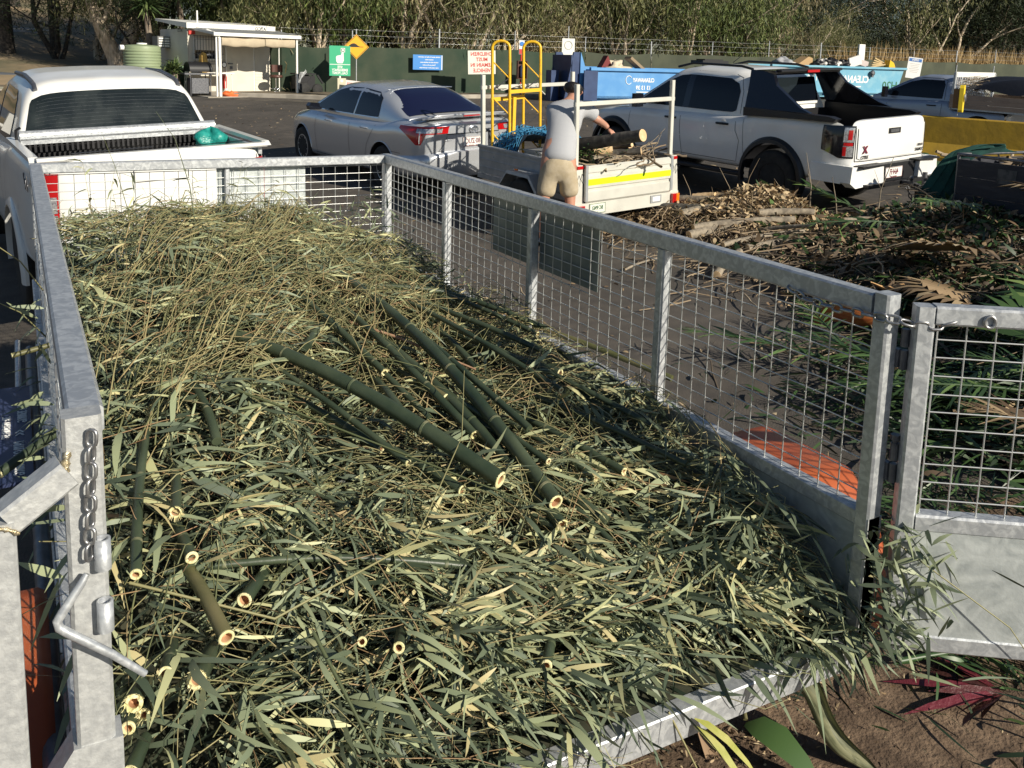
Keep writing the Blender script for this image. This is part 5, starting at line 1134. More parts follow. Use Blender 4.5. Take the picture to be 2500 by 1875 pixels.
# ---------------------------------------------------------------- small trailer with pipe racks, its load, and the man
MT['cream'] = mat('cream_panel', (.66, .65, .58), .45, .15, col2=(.58, .57, .51), scale=5)
MT['grey_panel'] = mat('grey_galvanised_side', (.36, .38, .39), .45, .4, col2=(.46, .47, .47), scale=8)
MT['hivis'] = mat('hi_vis_tape', (.62, .85, .01), .45)
MT['yellow'] = mat('yellow_paint', (.80, .47, .02), .4, col2=(.6, .36, .04), scale=30, mixpos=(.55, .7))
t2w = frame_on_ground(6.133, 6.902, math.radians(-5.9), 0) 
def trailer2():
    e = empty('box_trailer', mw=t2w, label='small white box trailer with pipe racks and yellow reflective stripe on its tailgate', cat='trailer')
    W, L, z0, z1 = .75, 1.98, .44, .86
    gp_, cr = MT['grey_panel'], MT['cream']
    m = MB(); m.box((0, L / 2, z0 + .06), (2 * W - .06, L, .02)); m.build('deck', MT['steel_dark'], e)
    for s in (-1, 1):
        m = MB(); m.box((s * W, L / 2 + .02, (z0 + z1) / 2 + .04), (.012, L, z1 - z0 - .08))
        for zz in (.60, .70, .80): m.bar((s * (W + .008), .05, zz), (s * (W + .008), L, zz), .012, .02, bev=.004)
        m.bar((s * W, .04, z1), (s * W, L + .03, z1), .045, .04, bev=.008); m.bar((s * W, .04, z0 + .04), (s * W, L + .03, z0 + .04), .05, .06); m.build('side_panel', gp_, e)
        # mudguard and wheel
        m = MB(); Gd = []
        for (yy, zz) in ((.38, .22), (.42, .52), (.58, .70), (1.02, .70), (1.18, .52), (1.24, .22)): Gd.append([(s * (W + .01), yy, zz), (s * (W + .24), yy, zz), (s * (W + .25), yy, zz - .04)])
        m.grid(Gd, flip=s < 0)
        m.build('mudguard', gp_, e, sharp=20)
        m = MB(); m.box((s * (W + .255), .80, .735), (.02, .05, .02)); m.build('side_marker', MT['orange_lens'], e)
        wheel(e, s * (W + .12), .80, .31, .185, .18, s, 'six')
        # racks: two posts a side
        for yy in (.05, L - .02):
            m = MB(); m.bar((s * (W - .03), yy, z0), (s * (W - .03), yy, 1.76), .05, .05, up=(0, 1, 0), bev=.006); m.build('rack_post', cr, e)
        # tail end plates with lamps
        m = MB(); m.prism([(s * (W - .09), -.03, z0 - .02), (s * (W + .05), -.03, z0 - .02), (s * (W + .01), -.03, z1 + .01), (s * (W - .07), -.03, z1 + .01)], (0, .05, 0)); m.build('end_plate', cr, e)
        m = MB(); m.box((s * (W - .03), -.036, z1 - .015), (.08, .01, .035)); m.build('reflector', MT['red_lens'], e)
        m = MB(); m.box((s * (W + .01), -.055, .355), (.045, .05, .12)); l_ = m.build('tail_lamp', MT['orange_lens'], e)
        m = MB(); m.box((s * (W - .045), -.055, .355), (.06, .05, .12)); m.build('tail_lamp', MT['red_lens'], e)
        m = MB(); m.tube([(s * (W - .03), -.07, .78), (s * (W - .01), -.075, .72), (s * (W - .045), -.075, .66), (s * (W - .05), -.07, .74), (s * (W - .03), -.07, .78)], .004, 5); m.build('latch_pin', MT['steel_dark'], e)
    for yy in (.05, L - .02):
        m = MB(); m.bar((-W + .0, yy, 1.60 if yy > 1 else 1.54), (W - .0, yy, 1.60 if yy > 1 else 1.54), .04, .05, bev=.006); m.build('rack_bar', cr, e)
    # ribbed tailgate
    prof = [(-.03, .44), (-.045, .46), (-.045, .56), (-.03, .57), (-.03, .60), (-.05, .61), (-.05, .74), (-.035, .75), (-.035, .775), (-.05, .785), (-.05, .84), (-.02, .86)]
    m = MB(); m.grid([[(x, y - .02, z) for (y, z) in prof] for x in (-W + .10, W - .10)], smooth=False); m.box((0, -.025, .65), (2 * W - .22, .02, .40)); tg = m.build('tailgate', cr, e)
    m = MB(); m.box((0, -.073, .675), (2 * W - .24, .004, .07)); m.build('reflective_stripe', MT['hivis'], tg)
    for s in (-1, 1):
        m = MB(); m.bar((s * (W - .10), -.06, .46), (s * (W - .10), -.06, .87), .035, .03, up=(0, 1, 0)); m.build('gate_stile', MT['grey_panel'], tg)
    m = MB(); m.box((0, -.02, .36), (2 * W + .1, .04, .15)); m.build('light_bar', cr, e)
    plate(e, (-.47, -.048, .365), .23, .115, 'BC·9963', MT['green_print'], size=.062, sub='QLD', bodymat=mat('cream_plate', (.70, .72, .62), .45))
    m = MB(); m.box((.43, -.046, .375), (.17, .008, .09)); m.box((.43, -.052, .375), (.12, .006, .055), 1); m.build('compliance_plate', [MT['grey_panel'], MT['white_print']], e)
    m = MB(); m.bar((-.55, L, .42), (0, L + 1.0, .40), .05, .07); m.bar((.55, L, .42), (0, L + 1.0, .40), .05, .07); m.build('drawbar', MT['grey_panel'], e)
    m = MB(); m.bar((0, L + .85, .44), (0, L + 1.15, .47), .06, .06); m.build('coupling', MT['steel_dark'], e)
    m = MB(); m.lathe([(.02, 0), (.05, .01), (.05, .04), (.02, .05)], 14, c=(-.25, L + .55, .95)); m.cyl((-.25, L + .55, .3), (-.25, L + .55, .97), .022, 10); m.tube([(-.25, L + .55, .98), (-.33, L + .55, 1.0)], .008, 6); m.build('jockey_winder', MT['steel_dark'], e)
trailer2()
def T2(x, y, z): return tuple(t2w @ Vector((x, y, z)))
# yellow hooped frame tied upright to the front rack
def yellow_frame():
    mw = t2w @ Matrix.Translation((-.40, 1.72, .52)) @ Matrix.Rotation(math.radians(-3), 4, 'X') @ Matrix.Rotation(math.radians(1.5), 4, 'Y')
    e = empty('handrail_frame', mw=mw, label='yellow hooped steel handrail frame standing in the box trailer, tied to its front rack', cat='frame')
    y = MT['yellow']
    for x in (-.20, .28):
        H = 1.70; P = [(x - .07, .10, 0), (x - .06, .10, H - .3)] + [(x - .06 + .085 * (1 - math.cos(a)), .10 - .14 * (1 - math.cos(a)) / 2, H - .12 + .085 * math.sin(a)) for a in np.linspace(.1, math.pi - .1, 9)] + [(x + .11, -.04, H - .3), (x + .10, -.04, 0)]
        m = MB(); m.tube(P, .019, 9); m.build('hoop', y, e)
        for k in range(3):
            z = .28 + k * .46; m = MB(); m.tube([(x - .065, .10, z + .22), (x + .10, -.04, z)], .009, 6); m.tube([(x - .065, .10, z - .16), (x + .10, -.04, z)], .007, 6, mat=1); m.build('brace', [y, MT['steel_dark']], e)
    m = MB(); m.bar((-.1, -.045, 1.03), (.38, -.045, 1.05), .03, .045); m.build('cross_rail', y, e)
    m = MB(); m.bar((-.28, .10, .93), (.22, .10, .96), .03, .05); m.build('cross_rail', y, e)
    m = MB(); m.bar((-.02, .02, 0), (.02, .02, .96), .045, .035, up=(0, 1, 0)); m.build('centre_stay', y, e)
yellow_frame()
m = MB(); m.tube([T2(-.62, 1.92, 1.59), T2(-.45, 1.90, 1.56), T2(-.2, 1.9, 1.62), T2(-.05, 1.9, 1.57), T2(.1, 1.91, 1.63), T2(.12, 1.9, 1.56), T2(.2, 1.88, 1.48)], .007, 6)
m.build('rope', mat('white_rope', (.62, .60, .55), .8), None, label='thin white rope tying the yellow frame to the front rack', cat='rope')
# blue cargo net, chequer-plate box
def lump(name, c, R, mt, label, cat, seed, n=22, k=14, amp=.12, flat=0.):
    rn = np.random.default_rng(seed); ph = rn.uniform(0, 6, 8); G = []
    for i in range(k + 1):
        t = math.pi * i / k; row = []
        for j in range(n):
            a = 2 * math.pi * j / n; q = 1 + amp * (math.sin(3 * a + ph[0] + 2 * t) + .6 * math.sin(5 * a + ph[1] - 3 * t) + .5 * math.sin(7 * t + ph[2]))
            z = math.cos(t) * q; z = max(z, -1 + flat)
            row.append((math.sin(t) * math.cos(a) * q * R[0], math.sin(t) * math.sin(a) * q * R[1], z * R[2]))
        G.append(row)
    m = MB(); m.grid(G, cv=True, flip=True); return m.build(name, mt, None, label=label, cat=cat, mw=Matrix.Translation(c))
def net():
    e = empty('cargo_net', mw=t2w, label='bundled blue rope cargo net lying over the front of the box trailer', cat='net')
    m = MB(); rn = np.random.default_rng(5)
    def S(u, v): 
        x = -.74 + 1.15 * u; y = 1.25 + .72 * v; z = .90 + .20 * math.sin(u * 3.0 + .3) * (1 - .5 * v) + .05 * math.sin(9 * u + 4 * v) + .03 * math.sin(17 * v)
        if u < .12: z -= .22 * (1 - u / .12)
        return (x, y, z)
    N = 26
    for i in range(N):
        P1 = [S(i / (N - 1), max(0, min(1, v + .02 * math.sin(i * 3 + v * 50)))) for v in np.linspace(0, 1, 26)]; m.tube(np.array(P1) + rn.normal(0, .008, (26, 3)), .0045, 4, caps=False)
        P2 = [S(max(0, min(1, u + .02 * math.sin(i * 5 + u * 60))), i / (N - 1)) for u in np.linspace(0, 1, 30)]; m.tube(np.array(P2) + rn.normal(0, .008, (30, 3)), .0045, 4, caps=False)
        P3 = [S(u, (u * 1.7 + i / N) % 1) for u in np.linspace(0, .5, 14)]; m.tube(np.array(P3) + np.array([0, 0, .02]) + rn.normal(0, .008, (14, 3)), .0045, 4, caps=False) if i % 2 else None
    m.build('netting', mat('blue_rope', (.03, .19, .38), .7, col2=(.06, .30, .52), scale=20), e, kind='stuff')
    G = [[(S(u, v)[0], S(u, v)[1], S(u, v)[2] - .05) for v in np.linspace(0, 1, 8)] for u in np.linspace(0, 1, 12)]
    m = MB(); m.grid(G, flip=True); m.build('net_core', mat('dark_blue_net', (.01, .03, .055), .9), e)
net()
m = MB(); m.box((0, 0, 0), (.62, .34, .17)); m.box((0, 0, .09), (.65, .37, .015))
for i in range(14):
    for j in range(4): m.box((-.29 + i * .045, -.175, -.06 + j * .04), (.03, .006, .006), 0, Matrix.Rotation(.8 if (i + j) % 2 else -.8, 3, 'Y'))
m.build('tool_box', mat('chequer_plate', (.58, .58, .57), .35, .6, col2=(.72, .72, .7), scale=14), None, mw=t2w @ Matrix.Translation((-.30, 1.02, .80)), label='bright chequer-plate aluminium box lying in the box trailer beside the blue net', cat='box')
# branches and logs in the box trailer
def stick_batch(m, n, cx, cy_, cz, sx, sy_, sz, Lr, rr, M4=None, tb=(.2, .9), zf=None):
    for i in range(n):
        a = RN.uniform(0, 6.28); L = RN.uniform(*Lr); x = cx + RN.normal(0, sx); y = cy_ + RN.normal(0, sy_)
        t = np.linspace(-.5, .5, 6); P = np.stack([x + np.cos(a) * L * t + RN.normal(0, .012, 6), y + np.sin(a) * L * t + RN.normal(0, .012, 6), cz + RN.normal(0, sz) + L * t * RN.uniform(-.3, .3) + RN.normal(0, .008, 6)], -1)
        if zf is not None: P[:, 2] = np.maximum(P[:, 2] * 0 + zf(P[:, 0], P[:, 1]) + RN.uniform(.0, .08) + L * t * RN.uniform(-.15, .15), zf(P[:, 0], P[:, 1]) + .0)
        if M4 is not None:
            A = np.array(M4); P = P @ A[:3, :3].T + A[:3, 3]
        r = RN.uniform(*rr); m.tube(P, np.linspace(r, r * .5, 6), 5, caps=False, tint=RN.uniform(*tb))
MT['stick'] = mat('dry_sticks', (.3, .22, .14), .8, tint=[(0, (.05, .04, .03)), (.5, (.22, .16, .10)), (1, (.50, .40, .27))])
MT['dryleaf'] = mat('dry_leaves', (.3, .2, .1), .7, tint=[(0, (.035, .028, .018)), (.35, (.14, .09, .05)), (.7, (.34, .24, .13)), (1, (.58, .46, .28))])
MT['greenleaf'] = mat('green_leaves', (.05, .1, .03), .45, tint=[(0, (.012, .022, .010)), (.5, (.035, .075, .022)), (.85, (.09, .16, .045)), (1, (.22, .30, .09))])
bh = empty('branch_load', mw=t2w, label='load of cut branches, sticks and foliage in the back of the box trailer', cat='branch load')
m = MB(); stick_batch(m, 150, .10, .42, .86, .28, .20, .035, (.2, .7), (.005, .018)); m.build('stick', MT['stick'], bh, kind='stuff')
m = MB(); P = np.stack([RN.normal(-.32, .16, 900), RN.normal(.5, .2, 900), RN.normal(.93, .06, 900)], -1); V, F, T = leaf_batch(P, RN.uniform(-3, 3, 900), RN.normal(0, .5, 900), RN.normal(0, 1, 900), RN.uniform(.03, .07, 900), RN.uniform(.008, .015, 900), RN.uniform(0, .3, 900), RN.uniform(.3, 1, 900)); m.add(V, F, 0, True, T); m.build('foliage', MT['greenleaf'], bh, kind='stuff')
m = MB(); Xg, Yg = np.meshgrid(np.linspace(-.7, .7, 16), np.linspace(.05, 1.1, 14), indexing='ij'); m.grid(np.stack([Xg, Yg, .62 + .24 * np.exp(-((Xg / .5) ** 2 + ((Yg - .45) / .4) ** 2)) + RN.normal(0, .01, Xg.shape)], -1), flip=True, smooth=False); m.build('shaded_core', MT['under'], bh)
def log(A, B, r, label, mt='log_bark', group=None, r2=None, bend=.02, n=10, cat='log'):
    A = Vector(A); B = Vector(B); d = B - A; L = d.length; q = d.normalized().to_track_quat('X', 'Z').to_matrix().to_4x4(); q.translation = A
    e = empty('log' if cat == 'log' else 'branch', mw=q, label=label, cat=cat, group=group)
    t = np.linspace(0, 1, n); P = np.stack([t * L, bend * L * np.sin(t * 3.3), bend * L * np.sin(t * 2.1 + 1) - bend * L * math.sin(1)], -1); r2 = r2 or r * .85
    rr = (r + (r2 - r) * t) * (1 + .05 * np.sin(t * 23 + L * 9)); m = MB(); m.tube(P, rr, 14, caps=False); m.build('bark', MT[mt], e)
    for k, s in ((0, -1), (-1, 1)):
        c = P[k]; R0 = rr[k]; m = MB(); T = (P[1] - P[0]) if k == 0 else (P[-1] - P[-2]); T = T / np.linalg.norm(T)
        a = np.linspace(0, 2 * np.pi, 14, endpoint=False); U = np.cross(T, (0, 0, 1)); U /= np.linalg.norm(U); Vv = np.cross(U, T)
        rg = lambda q_, o: np.array([c + T * s * o + q_ * R0 * (math.cos(x) * U + math.sin(x) * Vv) for x in a])
        m.grid(np.array([rg(.99, -.001), rg(.97, .002), rg(.5, .003), rg(.02, .003)]), cv=True, smooth=False); m.build('cut_face', MT['wood_cut'], e)
    return e
log((5.60, 7.42, 1.27), (5.96, 6.42, 1.50), .080, 'dark-barked log with pale round cut end that the man is lifting', 'log_dark', bend=.01)
log(T2(-.15, .45, .93), T2(.05, .35, .97), .09, 'short pale debarked log chunk beneath the lifted log', 'wood_cut', bend=0)
log(T2(.0, .9, .86), T2(.26, .25, .98), .045, 'thin log with a small pale cut face beside the lifted log', 'log_dark')
log(T2(-.1, .5, .86), T2(.30, .1, .95), .05, 'dark log stub at the back of the box trailer load', 'log_dark')
log(T2(-.3, .3, .86), T2(.42, .08, .84), .05, 'brown log lying low along the small tailgate', 'log_bark')
log(T2(.1, .6, .9), T2(.2, .15, 1.02), .028, 'thin log with twin pale tip in the box trailer', 'log_dark')
for (a, b, c_) in (((.3, .2, .88), (.48, .05, 1.08), (.58, .0, 1.20)), ((.42, .12, .86), (.50, .03, 1.04), (.53, .0, 1.16))):
    m = MB(); m.tube([T2(*a), T2(*b), T2(*c_)], [.008, .006, .003], 5); m.build('branch', MT['log_bark'], None, label='bare forked twig sticking up %s on the box trailer load' % ('tallest' if a[0] < .35 else 'beside the tallest twig'), cat='branch')

# ----- the man
def man():
    e = empty('person', (5.16, 6.86, .24), label='man in striped grey polo shirt and khaki shorts lifting a log into the box trailer', cat='person')
    o0 = np.array([5.16, 6.86, .24])
    def skin(name, verts, edges, rad, mt, sub=2, root=0):
        me = bpy.data.meshes.new(name); me.from_pydata([tuple(np.array(v) ) for v in verts], edges, []); me.update()
        o = bpy.data.objects.new(name, me); COL.objects.link(o)
        md = o.modifiers.new('s', 'SKIN'); md.use_smooth_shade = True
        for i, r in enumerate(rad):
            r = r if isinstance(r, tuple) else (r, r); me.skin_vertices[0].data[i].radius = r
        me.skin_vertices[0].data[root].use_root = True
        sb = o.modifiers.new('u', 'SUBSURF'); sb.levels = sub; sb.render_levels = sub
        dg = bpy.context.evaluated_depsgraph_get(); m2 = bpy.data.meshes.new_from_object(o.evaluated_get(dg)); o.modifiers.clear(); o.data = m2
        m2.materials.clear(); m2.materials.append(mt)
        for p in m2.polygons: p.use_smooth = True
        o.parent = e; return o
    # local frame: facing direction f (towards +x,+y), side s
    f = np.array([.62, .785, 0]); s = np.array([.785, -.62, 0]); u = np.array([0, 0, 1.0])   # s = the right-hand side in the picture
    def L(a, b, c): return f * a + s * b + u * c
    hip = L(.0, .0, .96); ch = L(.20, .02, 1.27); sh = L(.36, .04, 1.43); nk = L(.43, .06, 1.50); hd = L(.50, .09, 1.60)
    V = [hip, L(.07, .01, 1.12), ch, sh, nk, L(.46, .075, 1.545), hd, L(.52, .10, 1.66),                 # 0-7 spine and head
         L(.0, .11, .90), L(.04, .13, .50), L(-.02, .14, .10), L(.06, .15, .035), L(.17, .16, .03),        # 8-12 right leg
         L(-.02, -.11, .90), L(-.06, -.13, .50), L(-.10, -.14, .10), L(-.02, -.15, .035), L(.09, -.16, .03),  # 13-17 left leg
         L(.38, .22, 1.40), L(.43, .36, 1.30), L(.40, .45, 1.245), L(.385, .475, 1.22),                       # 18-21 right arm
         L(.40, -.14, 1.38), L(.56, -.18, 1.18), L(.62, .02, 1.08), L(.63, .06, 1.07)]                     # 22-25 left arm
    E = [(0, 1), (1, 2), (2, 3), (3, 4), (4, 5), (5, 6), (6, 7), (0, 8), (8, 9), (9, 10), (10, 11), (11, 12), (0, 13), (13, 14), (14, 15), (15, 16), (16, 17), (3, 18), (18, 19), (19, 20), (20, 21), (3, 22), (22, 23), (23, 24), (24, 25)]
    R = [(.15, .12), (.14, .11), (.17, .12), (.13, .10), (.06, .06), (.06, .06), (.09, .10), (.06, .07), .095, .062, .04, .045, .03, .095, .062, .04, .045, .03, .065, .047, .034, .028, .065, .047, .034, .028]
    body = skin('body', V, E, R, MT['skin'])
    shirt = mat('striped_polo', (.60, .60, .60), .9)
    n = shirt.node_tree; N = n.nodes; Lk = n.links; tc = N.new('ShaderNodeTexCoord'); wv = N.new('ShaderNodeTexWave'); wv.bands_direction = 'Z'; wv.inputs['Scale'].default_value = 38; wv.inputs['Distortion'].default_value = .6; wv.inputs['Detail Scale'].default_value = 1
    cr = N.new('ShaderNodeValToRGB'); cr.color_ramp.elements[0].position = .30; cr.color_ramp.elements[0].color = (.10, .12, .18, 1); cr.color_ramp.elements[1].position = .45; cr.color_ramp.elements[1].color = (.62, .62, .61, 1)
    Lk.new(tc.outputs['Object'], wv.inputs[0]); Lk.new(wv.outputs[0], cr.inputs[0]); Lk.new(cr.outputs[0], N['Principled BSDF'].inputs['Base Color'])
    skin('polo_shirt', [L(-.02, 0, .84), L(.02, 0, .97), L(.10, .01, 1.12), L(.21, .02, 1.28), L(.35, .04, 1.42), L(.41, .055, 1.47), L(.38, .21, 1.41), L(.42, .36, 1.34), L(.395, -.13, 1.39), L(.48, -.16, 1.29)],
         [(0, 1), (1, 2), (2, 3), (3, 4), (4, 5), (4, 6), (6, 7), (4, 8), (8, 9)], [(.205, .165), (.195, .155), (.175, .14), (.195, .145), (.16, .125), (.075, .075), .09, .08, .09, .08], shirt)
    khaki = mat('khaki_cotton', (.40, .33, .22), .9, col2=(.46, .39, .28), scale=14, bump=.5, bscale=18)
    skin('shorts', [L(0, 0, .98), L(0, 0, .88), L(.02, .10, .72), L(.04, .125, .50), L(-.03, -.10, .72), L(-.05, -.125, .50)], [(0, 1), (1, 2), (2, 3), (1, 4), (4, 5)], [(.17, .14), (.18, .15), .115, .105, .115, .105], khaki)
    skin('hair', [L(.455, .065, 1.565), L(.475, .075, 1.63), L(.505, .09, 1.685)], [(0, 1), (1, 2)], [(.098, .098), (.122, .118), (.10, .095)], MT['hair'])
    # face details
    m = MB(); fd = f * .85 + s * .5; fd /= np.linalg.norm(fd); sd = np.cross(fd, u)
    for q in (-1, 1): m.lathe([(.003, 0), (.014, .002), (.016, .008), (.010, .012)], 10, c=tuple(hd + sd * q * .088 + u * -.01), axis='x')
    m.build('ear', MT['skin'], e)
    m = MB(); c = hd + fd * .095 + u * .015
    m.tube([tuple(hd + sd * -.09 + u * .02), tuple(c + sd * -.06 + u * .01), tuple(c + sd * .06 + u * .01), tuple(hd + sd * .09 + u * .02)], .004, 5); m.build('sunglasses', MT['black_gloss'], e)
    m = MB(); m.tube([tuple(hd + fd * .09 + u * .01), tuple(hd + fd * .118 + u * -.025), tuple(hd + fd * .10 + u * -.035)], [.008, .013, .008], 8); m.build('nose', MT['skin'], e)
    # hands
    def hand(w, d, sidev, name='hand'):
        d = d / np.linalg.norm(d); vs = [w, w + d * .05, w + d * .085]; es = [(0, 1), (1, 2)]; rd = [(.028, .02), (.036, .018), (.036, .016)]
        skin('palm', vs, es, rd, MT['skin'], 1)
        for k, (of, ln) in enumerate(((-.03, .07), (-.01, .08), (.01, .075), (.03, .06))):
            b0 = w + d * .085 + sidev * of; skin('finger', [b0 - d * .01, b0 + d * ln * .4, b0 + d * ln * .6 - u * .03, b0 + d * ln * .45 - u * .055], [(0, 1), (1, 2), (2, 3)], [.0095, .0088, .0082, .0075], MT['skin'], 1)
        b0 = w + d * .03 + sidev * -.035; skin('thumb', [b0, b0 + d * .03 - sidev * .025 - u * .015, b0 + d * .045 - sidev * .02 - u * .045], [(0, 1), (1, 2)], [.011, .010, .008], MT['skin'], 1)
    hand(V[21], np.array(V[21]) - np.array(V[20]) + u * .0, np.cross(np.array(V[21]) - np.array(V[20]), u) / np.linalg.norm(np.cross(np.array(V[21]) - np.array(V[20]), u)))
    hand(V[25], np.array([.6, -.3, -.2]), np.array([.4, .8, 0]))
    for b in (10, 15):
        c = np.array(V[b]); m = MB(); G = []
        for t, (w_, h_) in zip(np.linspace(-.09, .19, 9), ((.03, .05), (.042, .08), (.045, .085), (.045, .075), (.048, .06), (.05, .05), (.05, .045), (.04, .04), (.02, .03))):
            cc = c + f * t; cc[2] = 0; a = np.linspace(0, 2 * np.pi, 14, endpoint=False); G.append([cc + s * w_ * math.cos(x) + u * max(0, h_ * (.5 + .5 * math.sin(x)) * 1.1) for x in a])
        m.grid(G, cv=True); m.build('shoe', MT['steel_dark'], e)
    e.location = o0 + np.array([0, 0, 0]); e.scale = (1.06, 1.06, 1.06)
man()

# ---------------------------------------------------------------- dark trailer, cloth, barrier, ute behind
def dark_trailer():
    mw = Matrix.Translation((9.36, 4.98, .42)) @ rotz(math.radians(-2))
    e = empty('timber_trailer', mw=mw, label='dark timber-sided box trailer hitched behind the white ute with black sports bar', cat='trailer')
    dk = mat('dark_painted_boards', (.022, .024, .034), .75, col2=(.05, .052, .062), scale=6, detail=8, mixpos=(.5, .75), bump=.3, stretch=(1, .4, 3))
    z = .28
    for k, h in enumerate((.20, .20, .20)):
        m = MB(); m.box((0, -1.25, z + h / 2), (.03, 2.5, h - .006)); m.build('board', dk, e); m = MB(); m.box((1.5, -1.25, z + h / 2), (.03, 2.5, h - .006)); m.build('board', dk, e)
        m = MB(); m.box((.75, .0, z + h / 2), (1.47, .03, h - .006)); m.build('board', dk, e); z += h
    m = MB(); m.box((.75, -1.25, .30), (1.46, 2.46, .03)); m.build('deck', dk, e)
    m = MB(); m.cyl((-.0, .02, .93), (-.0, -2.5, .93), .018, 8); m.cyl((1.5, .02, .93), (1.5, -2.5, .93), .018, 8); m.cyl((0, .0, .93), (1.5, .0, .93), .018, 8)
    for (x, y) in ((0, 0), (1.5, 0), (0, -1.2), (1.5, -1.2)): m.cyl((x, y, .25), (x, y, .93), .018, 8)
    m.build('top_rail', MT['steel_dark'], e)
    m = MB(); m.box((-.018, -.62, .74), (.006, .22, .16)); m.build('worn_patch', mat('worn_grey', (.10, .10, .10), .8, col2=(.04, .04, .045), scale=14), e)
    wheel(e, -.13, -1.3, .30, .18, .17, -1, 'six'); wheel(e, 1.63, -1.3, .30, .18, .17, 1, 'six')
    m = MB(); m.bar((.15, .0, .26), (.62, 1.02, .30), .06, .08); m.bar((1.35, .0, .26), (.70, 1.02, .30), .06, .08); m.bar((.66, .7, .30), (.62, 1.12, .42), .07, .07); m.build('drawbar', MT['steel_dark'], e)
    m = MB(); m.cyl((.40, .75, .02), (.40, .75, .62), .03, 12); m.lathe([(.06, .0), (.06, .05)], 14, axis='x', c=(.4, .75, .06)); m.build('jockey_wheel', MT['steel_dark'], e)
    m = MB(); rn = np.random.default_rng(3)
    chain([(9.9, 6.05, .82), (9.92, 5.98, .66), (9.97, 5.9, .54), (10.05, 5.80, .50), (10.15, 5.7, .55), (10.22, 5.6, .70)], .07, .007, .035, mt=MT['steel_dark'], parent=e)
    for ch in e.children:
        if ch.name.startswith('chain'): ch.matrix_parent_inverse = mw.inverted()
    ld = empty('branch_load', mw=mw, label='pale cut branches piled in the dark timber trailer', cat='branch load')
    m = MB(); stick_batch(m, 130, .75, -1.1, .84, .28, .5, .04, (.3, .8), (.006, .024), tb=(.2, .9)); m.build('stick', MT['stick'], ld, kind='stuff')
dark_trailer()
def cloth():
    gr = mat('dark_green_cloth', (.006, .045, .038), .85, col2=(.012, .075, .062), scale=6, bump=.3)
    G = []
    path = [(9.75, 4.75, 1.44, .24), (9.60, 4.93, 1.43, .26), (9.47, 5.02, 1.36, .2), (9.40, 5.10, 1.15, .20), (9.34, 5.16, .92, .26), (9.27, 5.22, .74, .33), (9.21, 5.26, .60, .36), (9.17, 5.28, .52, .34)]
    for i, (x, y, z, w) in enumerate(path):
        row = []
        for v in np.linspace(-1, 1, 22):
            fold = .03 * math.sin(v * 9 + i * .6) + .02 * math.sin(v * 17 - i)
            row.append((x + v * w * .55 * .9 + fold * .5, y + v * w * -.5 - fold, z + (.03 * math.cos(v * 3) if i < 3 else 0) + .02 * math.sin(v * 5 + i) - (.06 * v * v if i > 5 else 0)))
        G.append(row)
    m = MB(); m.grid(G); o = m.build('shade_cloth', gr, None, label='dark green cloth draped over the front corner of the dark timber trailer', cat='cloth')
    md = o.modifiers.new('s', 'SOLIDIFY'); md.thickness = .008
    md = o.modifiers.new('u', 'SUBSURF'); md.levels = 2; md.render_levels = 2
cloth()
MT['barrier'] = mat('yellow_concrete', (.42, .26, .02), .8, col2=(.30, .19, .02), scale=3, detail=10, mixpos=(.4, .7), bump=.4)
def barrier():
    A = np.array([15.0, 9.8]); B = np.array([17.2, 5.0]); d = (B - A) / np.linalg.norm(B - A)
    for k in range(2):
        a = A + d * 3.05 * k; b = a + d * 3.0; sec = [(-.30, 0), (-.30, .08), (-.13, .33), (-.09, .80), (-.07, .82), (.07, .82), (.09, .80), (.13, .33), (.30, .08), (.30, 0)]
        n = np.array([-d[1], d[0]]); m = MB(); G = []
        for p in (a, a + d * .03, (a + b) / 2, b - d * .03, b):
            z = float(GZ(*p)) - .02; q = .96 if p is a or p is b else 1; G.append([(p[0] + n[0] * x * q, p[1] + n[1] * x * q, z + y * q) for x, y in sec])
        m.grid(G, smooth=False); c = len(sec); m.add(G[0], [tuple(range(c))]); m.add(G[-1], [tuple(range(c - 1, -1, -1))])
        m.build('concrete_barrier', MT['barrier'], None, label=['yellow painted concrete barrier block beside the white tailgate of the ute', 'yellow painted concrete barrier block farther right, at the picture edge'][k], cat='barrier')
barrier()
def hazard_light():
    e = empty('barrier_light', (15.28, 9.2, 1.50), .5, label='yellow plastic hazard lamp on a thin wire stand atop the barrier', cat='lamp')
    m = MB(); m.prism([(-.11, -.04, .10), (-.08, -.04, .06), (.08, -.04, .06), (.11, -.04, .10), (.11, -.04, .50), (.08, -.04, .56), (-.08, -.04, .56), (-.11, -.04, .50)], (0, .07, 0)); m.build('lamp_housing', mat('yellow_plastic', (.85, .62, .03), .4), e)
    m = MB(); m.lathe([(.085, -.06), (.07, -.075), (.02, -.08)], 20, axis='y', c=(0, 0, .33)); m.build('lens', MT['steel_dark'], e)
    m = MB(); m.box((0, .08, .31), (.16, .1, .36)); m.build('battery_box', mat('brown_plastic', (.2, .1, .03), .5), e)
    m = MB(); m.cyl((-.04, .04, 0), (-.04, .04, .5), .006, 6); m.tube([(0, .03, .56), (.0, .03, .62), (.05, .03, .72)], .005, 6); m.build('wire_stand', MT['galv'], e)
hazard_light()

